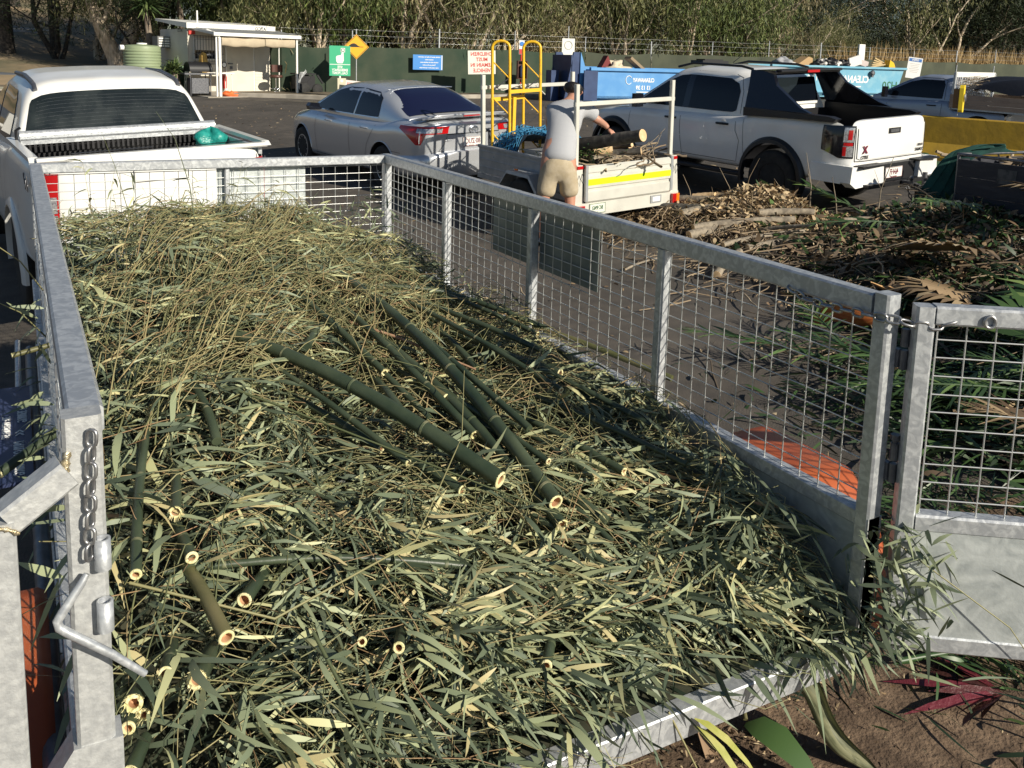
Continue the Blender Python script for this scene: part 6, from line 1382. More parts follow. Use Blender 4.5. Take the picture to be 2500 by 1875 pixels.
def tray_ute():
    mw = frame_on_ground(20.35, 11.0, math.radians(-7), -.27)
    P = dict(paint=MT['ute_blue'], L=5.0, W=.90, rail=.95, hood=1.02, belt=1.13, roof=1.72, bed1=1.45, R=.37, axles=(.75, 4.15), Gr=.66,
             cab=[(1.50, 1.2), (1.53, 1.55), (1.62, 1.66), (1.9, 1.71), (2.3, 1.71), (2.6, 1.64), (2.9, 1.50), (3.55, 1.13)])
    e, B, C, g = pickup(mw, 'blue-grey single cab tray ute parked behind the yellow concrete barrier', P)
    for s in (-1, 1):
        m = MB(); C.side_patch(m, [(1.72, 1.17, 1.50), (1.78, 1.165, 1.60), (2.3, 1.165, 1.60), (2.6, 1.165, 1.53), (2.95, 1.165, 1.36), (3.3, 1.165, 1.19)], s, .006); m.build('side_window', MT['glass'], e)
        m = MB(); C.side_line(m, [(1.66, 1.15), (1.70, 1.6), (1.85, 1.645), (2.4, 1.645), (2.75, 1.52), (3.35, 1.15)], s, .01, .004); B.side_line(m, [(1.66, 1.12), (1.66, .6)], s); B.side_line(m, [(3.1, 1.1), (3.05, .6)], s); m.build('panel_gap', MT['line'], e)
        x = s * float(B.X(1.9, 1.0)); m = MB(); m.tube([(x, 1.8, 1.0), (x + s * .035, 1.85, 1.0), (x + s * .035, 1.98, 1.0), (x, 2.03, 1.0)], .015, 8); m.build('door_handle', MT['black_plastic'], e)
        m = MB(); m.box((s * 1.0, 3.1, 1.25), (.13, .09, .26)); m.tube([(s * .84, 3.1, 1.2), (s * .97, 3.1, 1.2)], .02, 6); m.build('door_mirror', MT['black_gloss'], e)
    m = MB(); m.box((0, .35, .98), (1.86, 2.2, .06)); m.build('tray_floor', MT['galv'], e)
    for s in (-1, 1):
        for k in range(3): 
            m = MB(); m.box((s * .93, .35, 1.04 + k * .105), (.025, 2.2, .10)); m.build('tray_board', mat('pink_timber', (.42, .30, .22), .8, col2=(.34, .24, .18), scale=4), e)
        m = MB(); m.box((s * .90, 1.40, 1.38), (.06, .05, .84)); m.tube([(s * .86, 1.42, 1.78), (s * .86, 1.42, 1.98)], .012, 6); m.build('headboard_post', MT['galv'], e)
    m = MB(); m.box((0, 1.40, 1.76), (1.8, .04, .12)); m.box((0, 1.40, 1.05), (1.8, .04, .1))
    for i in range(24):
        x0 = -.86 + i * .075; m.bar((x0, 1.40, 1.10), (x0 + .28, 1.40, 1.70), .012, .012) if x0 + .28 < .87 else None; m.bar((x0, 1.39, 1.70), (x0 + .28, 1.39, 1.10), .012, .012) if x0 + .28 < .87 else None
    m.build('headboard_mesh', mat('white_mesh', (.75, .73, .68), .5), e)
    ld = empty('tarp_load', mw=mw, label='black tarpaulin load with twigs on the tray of the blue-grey ute', cat='tarp')
    m = MB(); Xg, Yg = np.meshgrid(np.linspace(-.88, .88, 26), np.linspace(-.7, 1.3, 22), indexing='ij'); m.grid(np.stack([Xg, Yg, 1.3 + .42 * np.clip(1 - (Xg / .95) ** 4, 0, 1) * np.clip(1 - ((Yg - .3) / 1.1) ** 4, 0, 1) + .05 * np.sin(9 * Xg + 4 * Yg)], -1), flip=False); m.build('tarpaulin', mat('black_tarp', (.012, .013, .018), .5, bump=.5, bscale=12), ld)
    m = MB(); stick_batch(m, 70, -.45, 1.05, 1.55, .2, .15, .1, (.15, .5), (.004, .01), tb=(.6, 1)); m.build('stick', MT['stick'], ld, kind='stuff')
tray_ute()
# ---------------------------------------------------------------- site hut with its veranda
def hut():
    fd = Vector((.973, .23, 0)); rz = math.atan2(fd.y, fd.x)
    mw = Matrix.Translation((5.18, 31.07, .93)) @ rotz(rz)
    e = empty('site_hut', mw=mw, label='small cream site hut with corrugated veranda roof and rolled canvas blind', cat='hut')
    wall = mat('cream_cladding', (.66, .62, .52), .6, col2=(.60, .56, .47), scale=2.5); wh = mat('white_trim', (.80, .79, .74), .5)
    W, D, H = 3.0, 2.4, 2.12
    # weatherboards: each board its own lapped strip
    def boards(a, b, n0, z0, z1, name='board'):
        a = np.array(a, float); b = np.array(b, float); d = (b - a) / np.linalg.norm(b - a); nn = np.array([d[1], -d[0]]); z = z0
        while z < z1 - .03:
            h = min(.105, z1 - z); m = MB(); o = nn * .012
            m.prism([(*(a + nn * .004), z + h), (*(a + o * 1.6), z), (*(a - o * 0), z), (*(a), z + h)], (*(b - a), 0)); m.build(name, wall, e); z += .105
    m = MB(); m.box((W / 2, D / 2, H / 2), (W - .03, D - .03, H)); m.build('wall', wall, e)
    boards((0, D), (0, 0), 0, 0, H); boards((0, 0), (.55, 0), 0, 0, .01); boards((2.42, 0), (W, 0), 0, 0, H); boards((W, 0), (W, D), 0, 0, H)
    m = MB(); m.prism([(-.12, -.22, H + .02), (-.12, D + .15, H + .30), (-.12, D + .15, H + .38), (-.12, -.22, H + .20)], (W + .24, 0, 0)); m.build('roof', wh, e)
    text_mesh('lettering', 'ATCO', .15, MT['black_print'], face_mat((2.55, -.225, H + .10), (1, 0, 0), (0, 0, 1)), e, bold=.004)
    text_mesh('lettering', 'ATCO', .15, MT['black_print'], face_mat((-.125, .35, H - .06), (0, -1, 0), (0, 0, 1)), e, bold=.004)
    # door, window behind bars
    m = MB(); m.box((1.85, -.02, 1.0), (1.0, .05, 1.98)); dr = m.build('door', wall, e)
    m = MB(); m.box((1.85, -.03, 2.0), (1.08, .04, .05)); m.box((1.33, -.03, 1.0), (.04, .04, 2.0)); m.box((2.37, -.03, 1.0), (.04, .04, 2.0)); m.build('door_frame', wh, e)
    m = MB(); m.box((1.48, -.06, .98), (.16, .05, .035)); m.box((1.50, -.06, .84), (.09, .05, .11)); m.build('door_lock', MT['steel_dark'], dr)
    m = MB(); m.box((1.70, -.05, 1.80), (.36, .01, .17)); sg = m.build('warning_sign', MT['yellow'], dr)
    m = MB(); m.box((1.70, -.058, 1.76), (.32, .006, .05)); m.build('print_line', MT['black_print'], sg); m = MB(); m.box((1.60, -.058, 1.84), (.05, .006, .06)); m.build('pictogram', MT['black_print'], sg)
    m = MB(); m.box((.70, -.015, 1.46), (1.04, .03, .74)); w = m.build('window', wh, e)
    m = MB(); m.box((.70, -.035, 1.46), (.96, .012, .66)); m.build('pane', MT['glass'], w)
    m = MB(); m.box((.70, -.05, 1.60), (.92, .01, .36)); m.build('blind', wh, w)
    m = MB()
    for k in range(11): m.cyl((.20 + k * .10, -.09, 1.02), (.20 + k * .10, -.09, 1.92), .009, 6)
    for z in (1.03, 1.30, 1.90): m.cyl((.16, -.09, z), (1.24, -.09, z), .010, 6)
    m.cyl((.16, -.09, .96), (1.26, -.09, .96), .014, 6); m.build('window_bars', MT['steel_dark'], w)
    m = MB(); m.box((-.22, 1.75, 1.66), (.46, .5, .40)); ac = m.build('air_conditioner', mat('dull_white', (.16, .16, .16), .5), e)
    m = MB()
    for k in range(4):
        for j in range(2): m.box((-.33 + j * .2, 1.49, 1.53 + k * .085), (.17, .02, .045))
    m.build('louvre', wh, ac)
    m = MB(); m.box((.12, -.05, 2.0), (.22, .05, .12)); m.build('red_lamp', MT['red_print'], e)
    # stumps and shade below
    for (x, y) in ((.1, .15), (2.9, .15), (.1, 2.2), (2.9, 2.2)):
        m = MB(); m.box((x, y, -.06), (.2, .2, .16)); m.build('stump', MT['concrete'], e)
    # veranda
    m = MB(); n = 90; G = []
    for i in range(n + 1):
        x = .20 + 3.0 * i / n; zz = .012 * math.cos(i * math.pi); G.append([(x, -.1, H + .06 + zz), (x, -1.75, H - .12 + zz)])
    m.grid(G, flip=True); m.build('veranda_roof', mat('zincalume', (.42, .43, .43), .5, .5), e)
    m = MB(); m.bar((.12, -1.78, H - .17), (3.28, -1.78, H - .17), .08, .11); m.bar((.16, -1.75, H - .15), (.16, -.05, H + .01), .05, .09); m.bar((3.24, -1.75, H - .15), (3.24, -.05, H + .01), .05, .09); m.build('gutter', wh, e)
    m = MB(); m.tube([(.35, -1.72, -.18), (.35, -1.72, H - .30), (.28, -1.70, H - .2), (.16, -1.2, H - .05)], .05, 12); m.build('downpipe', wh, e)
    m = MB(); m.bar((.24, -1.70, -.16), (.24, -1.70, H - .2), .05, .05, up=(0, 1, 0)); m.build('veranda_post', wh, e)
    m = MB(); m.bar((3.16, -1.70, -.16), (3.16, -1.70, H - .2), .06, .06, up=(0, 1, 0)); m.build('veranda_post', wh, e)
    m = MB(); m.bar((3.16, -.4, -.1), (3.16, -.4, H - .1), .03, .03, up=(0, 1, 0)); m.build('veranda_post', wh, e)
    cv = mat('canvas', (.50, .42, .30), .9, col2=(.42, .35, .25), scale=4, bump=.4)
    for (x0, x1, dz) in ((.42, 1.95, 0), (1.97, 3.08, .02)):
        G = []
        for x in np.linspace(x0, x1, 20):
            sag = .04 * math.sin((x - x0) / (x1 - x0) * math.pi); G.append([(x, -1.70 + .05 * math.cos(a), H - .40 - sag * .5 + dz + .15 * math.sin(a) * (1 + .1 * math.sin(x * 9))) for a in np.linspace(0, 2 * np.pi, 12, endpoint=False)])
        m = MB(); m.grid(G, cv=True); m.build('rolled_blind', cv, e)
    m = MB(); m.cyl((.30, -.1, H + .2), (.30, -.1, H + .62), .03, 8); m.build('vent_pipe', wh, e)
    T = lambda x, y, z: tuple(mw @ Vector((x, y, z)))
    m = MB(); m.box((1.6, -.95, -.10), (3.6, 2.1, .04)); m.build('concrete_pad', MT['concrete'], None, kind='structure', mw=mw)
    # things around the hut
    t = empty('table', mw=mw @ Matrix.Translation((.62, -.55, -.08)), label='white plastic trestle table on the hut veranda', cat='table')
    m = MB(); m.box((0, 0, .74), (1.25, .6, .035)); m.build('tabletop', wh, t)
    for (x, y) in ((-.55, -.24), (.55, -.24), (-.55, .24), (.55, .24)): m = MB(); m.cyl((x, y, 0), (x, y, .72), .018, 8); m.build('leg', wh, t)
    m = MB(); m.prism([(-.17, 0, 0), (.20, 0, 0), (.10, 0, .62), (-.02, 0, .68), (-.14, 0, .55)], (0, .05, 0)); m.build('bag', mat('yellow_bag', (.62, .42, .10), .7, col2=(.35, .18, .05), scale=12), None, mw=mw @ Matrix.Translation((.30, -.55, .68)), label='yellow and brown printed bag standing on the veranda table', cat='bag')
    m = MB(); m.lathe([(.055, 0), (.06, .02), (.06, .18), (.03, .24), (.02, .32), (.035, .33), (.03, .36)], 12); m.build('bottle', wh, None, mw=mw @ Matrix.Translation((.85, -.55, .68)), label='small white spray bottle on the veranda table', cat='bottle')
    x = empty('fire_extinguisher', mw=mw @ Matrix.Translation((1.22, -.12, .12)), label='red fire extinguisher hanging beside the hut door', cat='extinguisher')
    m = MB(); m.lathe([(.07, 0), (.08, .03), (.08, .40), (.05, .47), (.02, .50)], 16); m.build('cylinder', MT['red_print'], x)
    m = MB(); m.box((0, -.0, .54), (.10, .04, .05)); m.tube([(.03, -.02, .52), (.10, -.03, .42), (.10, -.03, .15)], .012, 6); m.build('hose', MT['white_print'], x)
    m = MB(); m.lathe([(.10, 0), (.10, .01)], 20, axis='y', c=(0, 0, .82)); sd = m.build('round_sign', MT['black_print'], x); m = MB(); m.lathe([(.075, -.006), (.075, -.002)], 20, axis='y', c=(0, 0, .82)); m.build('disc', MT['white_print'], sd)
    # swivel chair
    c = empty('chair', mw=mw @ Matrix.Translation((2.86, -.75, -.08)) @ rotz(-.7), label='brown padded draughting chair on chrome legs by the hut door', cat='chair')
    br = mat('brown_vinyl', (.10, .045, .035), .4)
    m = MB(); m.lathe([(.02, .60), (.22, .61), (.24, .65), (.22, .70), (.02, .71)], 20); m.build('seat', br, c)
    G = [[(.23 * math.sin(a), .20 * math.cos(a) * .9 + .03, .80 + .26 * v) for v in (0, .1, .5, .9, 1)] for a in np.linspace(-1.1, 1.1, 12)]
    m = MB(); m.grid(G); m.grid(np.array(G) * np.array([.82, .82, 1]), flip=True); m.build('backrest', br, c)
    m = MB(); m.cyl((0, 0, .10), (0, 0, .60), .022, 8); m.tube([(.2 * math.cos(a), .2 * math.sin(a), .22) for a in np.linspace(0, 2 * np.pi, 20, endpoint=False)], .012, 6, closed=True, caps=False)
    for k in range(5): a = k * 1.256; m.tube([(0, 0, .12), (.28 * math.cos(a), .28 * math.sin(a), .04)], .014, 6)
    m.build('base', MT['chrome'], c)
    # barbecue under a black cover
    b = empty('barbecue', mw=mw @ Matrix.Translation((-.12, -1.05, -.10)), label='black kettle-lidded barbecue on a trolley left of the veranda', cat='barbecue')
    m = MB(); G = [[(xx, .27 * math.cos(a), .86 + .27 * math.sin(a)) for a in np.linspace(-.2, math.pi + .2, 14)] for xx in np.linspace(-.38, .38, 5)]; m.grid(G); m.add(G[0], [tuple(range(14))]); m.add(G[-1], [tuple(range(13, -1, -1))]); m.build('lid', MT['black_plastic'], b)
    m = MB(); m.box((0, 0, .74), (1.1, .5, .05)); m.box((0, 0, .35), (.6, .4, .5)); m.build('firebox', MT['steel_dark'], b)
    for xx in (-.34, .34): m = MB(); m.cyl((xx, -.2, 0), (xx, -.2, .74), .018, 6); m.cyl((xx, .2, 0), (xx, .2, .74), .018, 6); m.build('leg', MT['steel_dark'], b)
    # green bin
    g = empty('wheelie_bin', mw=mw @ Matrix.Translation((-.62, -.2, -.10)), label='dark green wheeled bin between tank and barbecue', cat='bin')
    m = MB(); m.prism([(-.24, -.26, 0), (.24, -.26, 0), (.29, -.30, .92), (-.29, -.30, .92)], (0, .55, 0)); m.build('bin_body', mat('bin_green', (.015, .04, .02), .5), g); m = MB(); m.box((0, -.02, .95), (.62, .62, .05)); m.build('lid', mat('lid_green', (.12, .2, .12), .5), g)
    m = MB(); m.cyl((-.3, .27, .1), (.3, .27, .1), .1, 14); m.build('wheel', MT['rubber'], g)
    # orange cloth on the pad
    lump('plastic_sheet', mw @ Vector((.78, -1.55, -.05)), (.32, .2, .10), mat('orange_vinyl', (.75, .16, .04), .5, bump=.5), 'crumpled orange plastic sheet lying under the veranda table', 'sheet', 4, amp=.35)
    # water tank
    t = empty('water_tank', mw=Matrix.Translation((3.85, 32.2, .98)), label='pale green ribbed plastic rainwater tank left of the hut', cat='tank')
    tg = mat('tank_green', (.28, .34, .20), .5, col2=(.24, .30, .18), scale=2)
    pr = [(.60, 0)]
    for k in range(13): z = .05 + k * .10; pr += [(.60, z), (.613, z + .02), (.613, z + .06), (.60, z + .08)]
    pr += [(.60, 1.38), (.585, 1.44), (.5, 1.475), (.18, 1.50), (.16, 1.52), (.02, 1.52)]
    m = MB(); m.lathe(pr, 40); m.build('tank_wall', tg, t, sharp=30); m = MB(); m.lathe([(.17, 1.51), (.17, 1.55), (.02, 1.56)], 20); m.build('tank_lid', MT['white_print'], t)
    m = MB(); m.cyl((-.60, -.15, 1.38), (-.72, -.18, 1.38), .09, 14); m.build('overflow', MT['white_print'], t)
    # scrap machine beside the veranda
    s = empty('machine', mw=mw @ Matrix.Translation((3.75, -.9, -.1)), label='black generator trolley with cables beside the veranda post', cat='machine')
    m = MB(); m.box((.1, 0, .48), (.62, .6, .46)); m.box((.1, 0, .78), (.7, .62, .05)); m.bar((-.2, -.3, .2), (.35, -.3, .75), .05, .05); m.bar((.5, -.3, .75), (.72, -.3, .45), .05, .06); m.build('housing', MT['black_plastic'], s)
    m = MB(); m.lathe([(.04, -.06), (.24, -.06), (.26, 0), (.24, .06), (.04, .06)], 20, axis='y', c=(-.05, -.3, .24)); m.lathe([(.04, -.06), (.20, -.06), (.22, 0), (.20, .06), (.04, .06)], 20, axis='y', c=(.5, -.3, .22)); m.build('wheel', MT['rubber'], s)
    m = MB()
    for k in range(6): m.tube([(-.35 + .05 * k, -.34, .0), (-.30 + .06 * math.sin(k), -.36, .45), (-.2 + .05 * k, -.34, .85), (.0, -.33, .80 + .03 * k)], .011, 5)
    m.build('cable', MT['grey_panel'], s)
hut()

# ---------------------------------------------------------------- signs
def board_sign(name, pos, az, w, h, matb, label, post=None, postx=0.0, roll=0.0, th=.01):
    mw = Matrix.Translation(pos) @ rotz(az) @ Matrix.Rotation(roll, 4, 'Y'); e = empty(name, mw=mw, label=label, cat='sign')
    m = MB(); m.box((0, 0, 0), (w, th, h)); m.build('sign_board', matb, e)
    if post: m = MB(); m.cyl((postx, .03, post[0]), (postx, .03, post[1]), post[2], 8); m.build('post', MT['white_print'] if len(post) < 4 else post[3], e)
    return e
FM = lambda x, z: face_mat((x, -.008, z), (1, 0, 0), (0, 0, 1))
azs = math.radians(-12)
e = board_sign('emergency_sign', (9.59, 28.25, 2.12), azs, .70, 1.0, mat('sign_green', (.05, .42, .22), .45), 'green emergency call point sign with pointing hand on a white post', post=(-1.25, -.48, .035))
m = MB(); m.box((0, -.009, -.12), (.68, .004, .02)); m.box((.10, -.009, .36), (.14, .004, .14)); 
m.prism([(-.12, -.007, -.02), (-.13, -.007, .12), (-.10, -.007, .17), (.03, -.007, .19), (.07, -.007, .30), (.12, -.007, .30), (.13, -.007, .02), (.09, -.007, -.08), (-.08, -.007, -.08)], (0, -.004, 0)); m.build('pictogram', MT['white_print'], e)
m = MB(); m.box((.10, -.013, .36), (.10, .004, .10)); m.build('pictogram', MT['green_print'], e); m = MB(); m.lathe([(.035, -.018), (.035, -.012)], 16, axis='y', c=(.10, 0, .36)); m.build('pictogram', MT['white_print'], e)
for k, tx in enumerate(('SITE', 'EMERGENCY', 'CALL POINT')): text_mesh('lettering', tx, .115, MT['white_print'], FM(0, -.21 - .1 * k), e, bold=.004, squash=.8)
e = empty('meter_box', mw=Matrix.Translation((9.59, 28.2, 1.36)) @ rotz(azs), label='cream electrical box mounted on the white sign post', cat='box')
m = MB(); m.box((.03, -.08, 0), (.28, .16, .38)); m.build('box_body', mat('cream_box', (.62, .58, .42), .5), e); m = MB(); m.lathe([(.05, -.165), (.05, -.16)], 14, axis='y', c=(.03, 0, .10)); m.build('dial', MT['white_print'], e)
m = MB(); m.tube([(.08, -.06, -.2), (.08, -.06, -.27), (.02, -.04, -.33), (.02, -.02, -.6)], .012, 6); m.build('conduit', MT['white_print'], e)
e = empty('speed_hump_sign', mw=Matrix.Translation((10.62, 29.57, 2.62)) @ rotz(azs), label='yellow diamond speed hump sign behind the green sign', cat='sign')
R45 = Matrix.Rotation(math.radians(45), 3, 'Y')
m = MB(); m.box((0, 0, 0), (.62, .012, .62), 0, R45); m.build('sign_board', mat('sign_amber', (.80, .40, .02), .45), e)
m = MB(); m.box((0, -.008, 0), (.58, .004, .58), 0, R45); q = m.build('border', MT['black_print'], e); m = MB(); m.box((0, -.012, 0), (.55, .004, .55), 0, R45); m.build('sign_face', mat('sign_amber2', (.82, .42, .02), .45), e)
m = MB(); P = [(-.30 + .4 * t, -.013, .0 + .12 * math.sin(math.pi * min(1, t)) ** 1.0) for t in np.linspace(0, 1, 12)]; m.prism([(-.28, -.014, -.01)] + P[1:-1] + [(.12, -.014, .01), (.24, -.014, .01), (.24, -.014, -.01)], (0, -.004, 0)); m.build('pictogram', MT['black_print'], e)
m = MB(); m.cyl((0, .03, -1.8), (0, .03, .62), .02, 8); m.build('post', MT['galv'], e)
e = board_sign('stop_sign', (10.05, 27.65, 1.18), azs, .92, .56, mat('sign_pale', (.74, .66, .62), .5), 'white A-frame board with red STOP octagon leaning by the fence', roll=math.radians(6))
m = MB(); m.prism([(.24 + .15 * math.cos(a), -.008, .0 + .15 * math.sin(a)) for a in np.linspace(math.pi / 8, 2 * math.pi + math.pi / 8, 8, endpoint=False)], (0, -.006, 0)); m.build('octagon', MT['red_print'], e)
text_mesh('lettering', 'STOP', .12, MT['white_print'], face_mat((.24, -.016, 0), (1, 0, 0), (0, 0, 1)), e, bold=.003)
for k, tx in enumerate(('ASBESTOS', 'NO', 'ENTRY', 'ACCEPTED')): text_mesh('lettering', tx, .085, MT['red_print'], FM(-.22, .17 - .11 * k), e, bold=.002)
m = MB(); m.bar((-.44, .02, .25), (-.35, .45, -.40), .03, .03); m.bar((.44, .02, .25), (.4, .45, -.40), .03, .03); m.build('strut', MT['steel_dark'], e)
e = board_sign('blue_sign', (13.7, 30.35, 2.14), azs * .6, 1.16, .56, mat('sign_blue', (.05, .24, .62), .45), 'small blue notice with white lines of print on the green fence cloth')
for k, (tx, w) in enumerate((('Rubbish placed in skips by customers', 1), ('remains theirs', .5), ('Unload with the tailgate down', .85), ('Thank you for sorting', .7), ('green waste from general waste', .8))):
    text_mesh('lettering', tx, .058, MT['white_print'], FM(.05, .20 - .1 * k), e, bold=.002, squash=1.0)
m = MB(); m.box((.55, -.008, 0), (.03, .003, .54)); m.build('print_strip', MT['white_print'], e)
e = board_sign('children_sign', (15.1, 28.6, 2.20), math.radians(-14), 1.04, .86, mat('sign_cream', (.74, .70, .62), .5), 'white board with red words about children staying in the vehicle', roll=math.radians(-2), post=(-1.3, .42, .03, MT['galv']))
for k, tx in enumerate(('CHILDREN', 'MUST', 'REMAIN IN', 'VEHICLE')): text_mesh('lettering', tx, .19, MT['red_print'], FM(0, .30 - .2 * k), e, bold=.004, squash=.92)
# extinguisher cabinet on its post
e = empty('extinguisher_stand', mw=Matrix.Translation((16.23, 27.6, .92)) @ rotz(azs), label='open brown fire extinguisher cabinet on a post with small red and blue sign', cat='stand')
m = MB(); m.cyl((0, .1, 0), (0, .1, 1.9), .03, 8); m.build('post', MT['red_print'], e)
br = mat('rust_brown', (.10, .035, .025), .6)
m = MB(); m.box((0, .06, 1.05), (.34, .02, .66)); m.box((-.17, -.03, 1.05), (.02, .2, .66)); m.box((.17, -.03, 1.05), (.02, .2, .66)); m.box((0, -.03, 1.37), (.34, .2, .02)); m.box((0, -.03, .73), (.34, .2, .02)); m.build('cabinet', br, e)
m = MB(); m.lathe([(.07, .78), (.085, .82), (.085, 1.12), (.05, 1.20), (.02, 1.24)], 14, c=(0, -.03, 0)); m.build('cylinder', MT['navy'], e)
m = MB(); m.box((0, .07, 1.86), (.2, .01, .5)); bd = m.build('sign_board', MT['white_print'], e); m = MB(); m.lathe([(.08, 0), (.08, .01)], 18, axis='y', c=(0, .045, 1.99)); m.build('pictogram', mat('sign_blue2', (.04, .2, .6), .5), bd); m = MB(); m.box((0, .06, 1.71), (.18, .01, .18)); m.build('pictogram', MT['red_print'], bd)
e = board_sign('circle_sign', (18.2, 27.6, 2.72), azs, .5, .9, mat('sign_white2', (.72, .72, .66), .5), 'tall white sign with faded ring behind the dark blue bin end', post=(-1.6, .9, .02, MT['galv']))
m = MB(); m.tube([(.15 * math.cos(a), -.01, .2 + .15 * math.sin(a)) for a in np.linspace(0, 2 * np.pi, 24, endpoint=False)], .012, 5, closed=True, caps=False); m.build('pictogram', mat('faded_grey', (.4, .4, .36), .6), e)
e = board_sign('notice_sign', (38.4, 28.2, 2.50), math.radians(-25), .72, 1.0, mat('sign_white3', (.76, .76, .74), .5), 'white notice with blue heading hanging on the right part of the fence', roll=math.radians(6))
m = MB(); m.box((0, -.008, .38), (.64, .004, .15)); m.build('heading', mat('sign_blue3', (.03, .14, .42), .5), e); text_mesh('lettering', 'OPEN', .13, MT['white_print'], face_mat((0, -.013, .38), (1, 0, 0), (0, 0, 1)), e, bold=.003)
m = MB()
for k in range(6): m.box((0, -.008, .20 - .08 * k), (.5 - .06 * (k % 3), .003, .018))
m.build('print_line', mat('print_grey', (.45, .42, .40), .6), e)

# ---------------------------------------------------------------- fence with shade cloth
FP = [(6.6, 33.2), (8.5, 31.6), (11.0, 31.0), (14.2, 30.45), (17.4, 30.2), (20.6, 30.1)] + [(20.6 + 3.4 * k, 30.1 + .02 * k) for k in range(1, 17)]
fe = empty('boundary_fence', (0, 0, 0), label='long wire boundary fence hung with dark green shade cloth', cat='fence')
clm = mat('green_shade_cloth', (.026, .048, .030), .9, col2=(.058, .072, .046), scale=1.3, detail=10, mixpos=(.4, .75), bump=.3)
clm2 = mat('faded_shade_cloth', (.05, .058, .038), .9, col2=(.07, .078, .05), scale=1.3, detail=10, bump=.3)
for i in range(len(FP)):
    x, y = FP[i]; z = float(GZ(x, y)); m = MB(); ln = .03 * math.sin(i * 2.7)
    m.cyl((x, y + .06, z - .1), (x + ln, y + .06, z + 2.42 + .12 * math.sin(i * 5)), .022 if i % 3 else .035, 6); m.build('post', MT['galv'], fe)
    if i < len(FP) - 1:
        x2, y2 = FP[i + 1]; n = 14; G = []
        for k in range(n + 1):
            t = k / n; xx = x + (x2 - x) * t; yy = y + (y2 - y) * t; zz = float(GZ(xx, yy)); sag = .06 * math.sin(math.pi * t) * (1 + .6 * math.sin(i * 1.7)); wv = .03 * math.sin(t * 9 + i) + .018 * math.sin(t * 23 + 2 * i)
            G.append([(xx, yy - .01 + wv * v, zz + .03 + (1.76 - sag) * v + .015 * math.sin(k * 2.2) * (v == 0)) for v in (0, .25, .5, .75, 1)])
        m = MB(); m.grid(G); m.build('shade_cloth', clm if i < 5 else clm2, fe)
        for hh in (1.95, 2.18, 2.38):
            m = MB(); za, zb = float(GZ(x, y)), float(GZ(x2, y2)); m.tube([(x, y + .05, za + hh), ((x + x2) / 2, y + .05, (za + zb) / 2 + hh - .02), (x2, y2 + .05, zb + hh)], .004, 4, caps=False); m.build('wire', MT['wire'], fe)

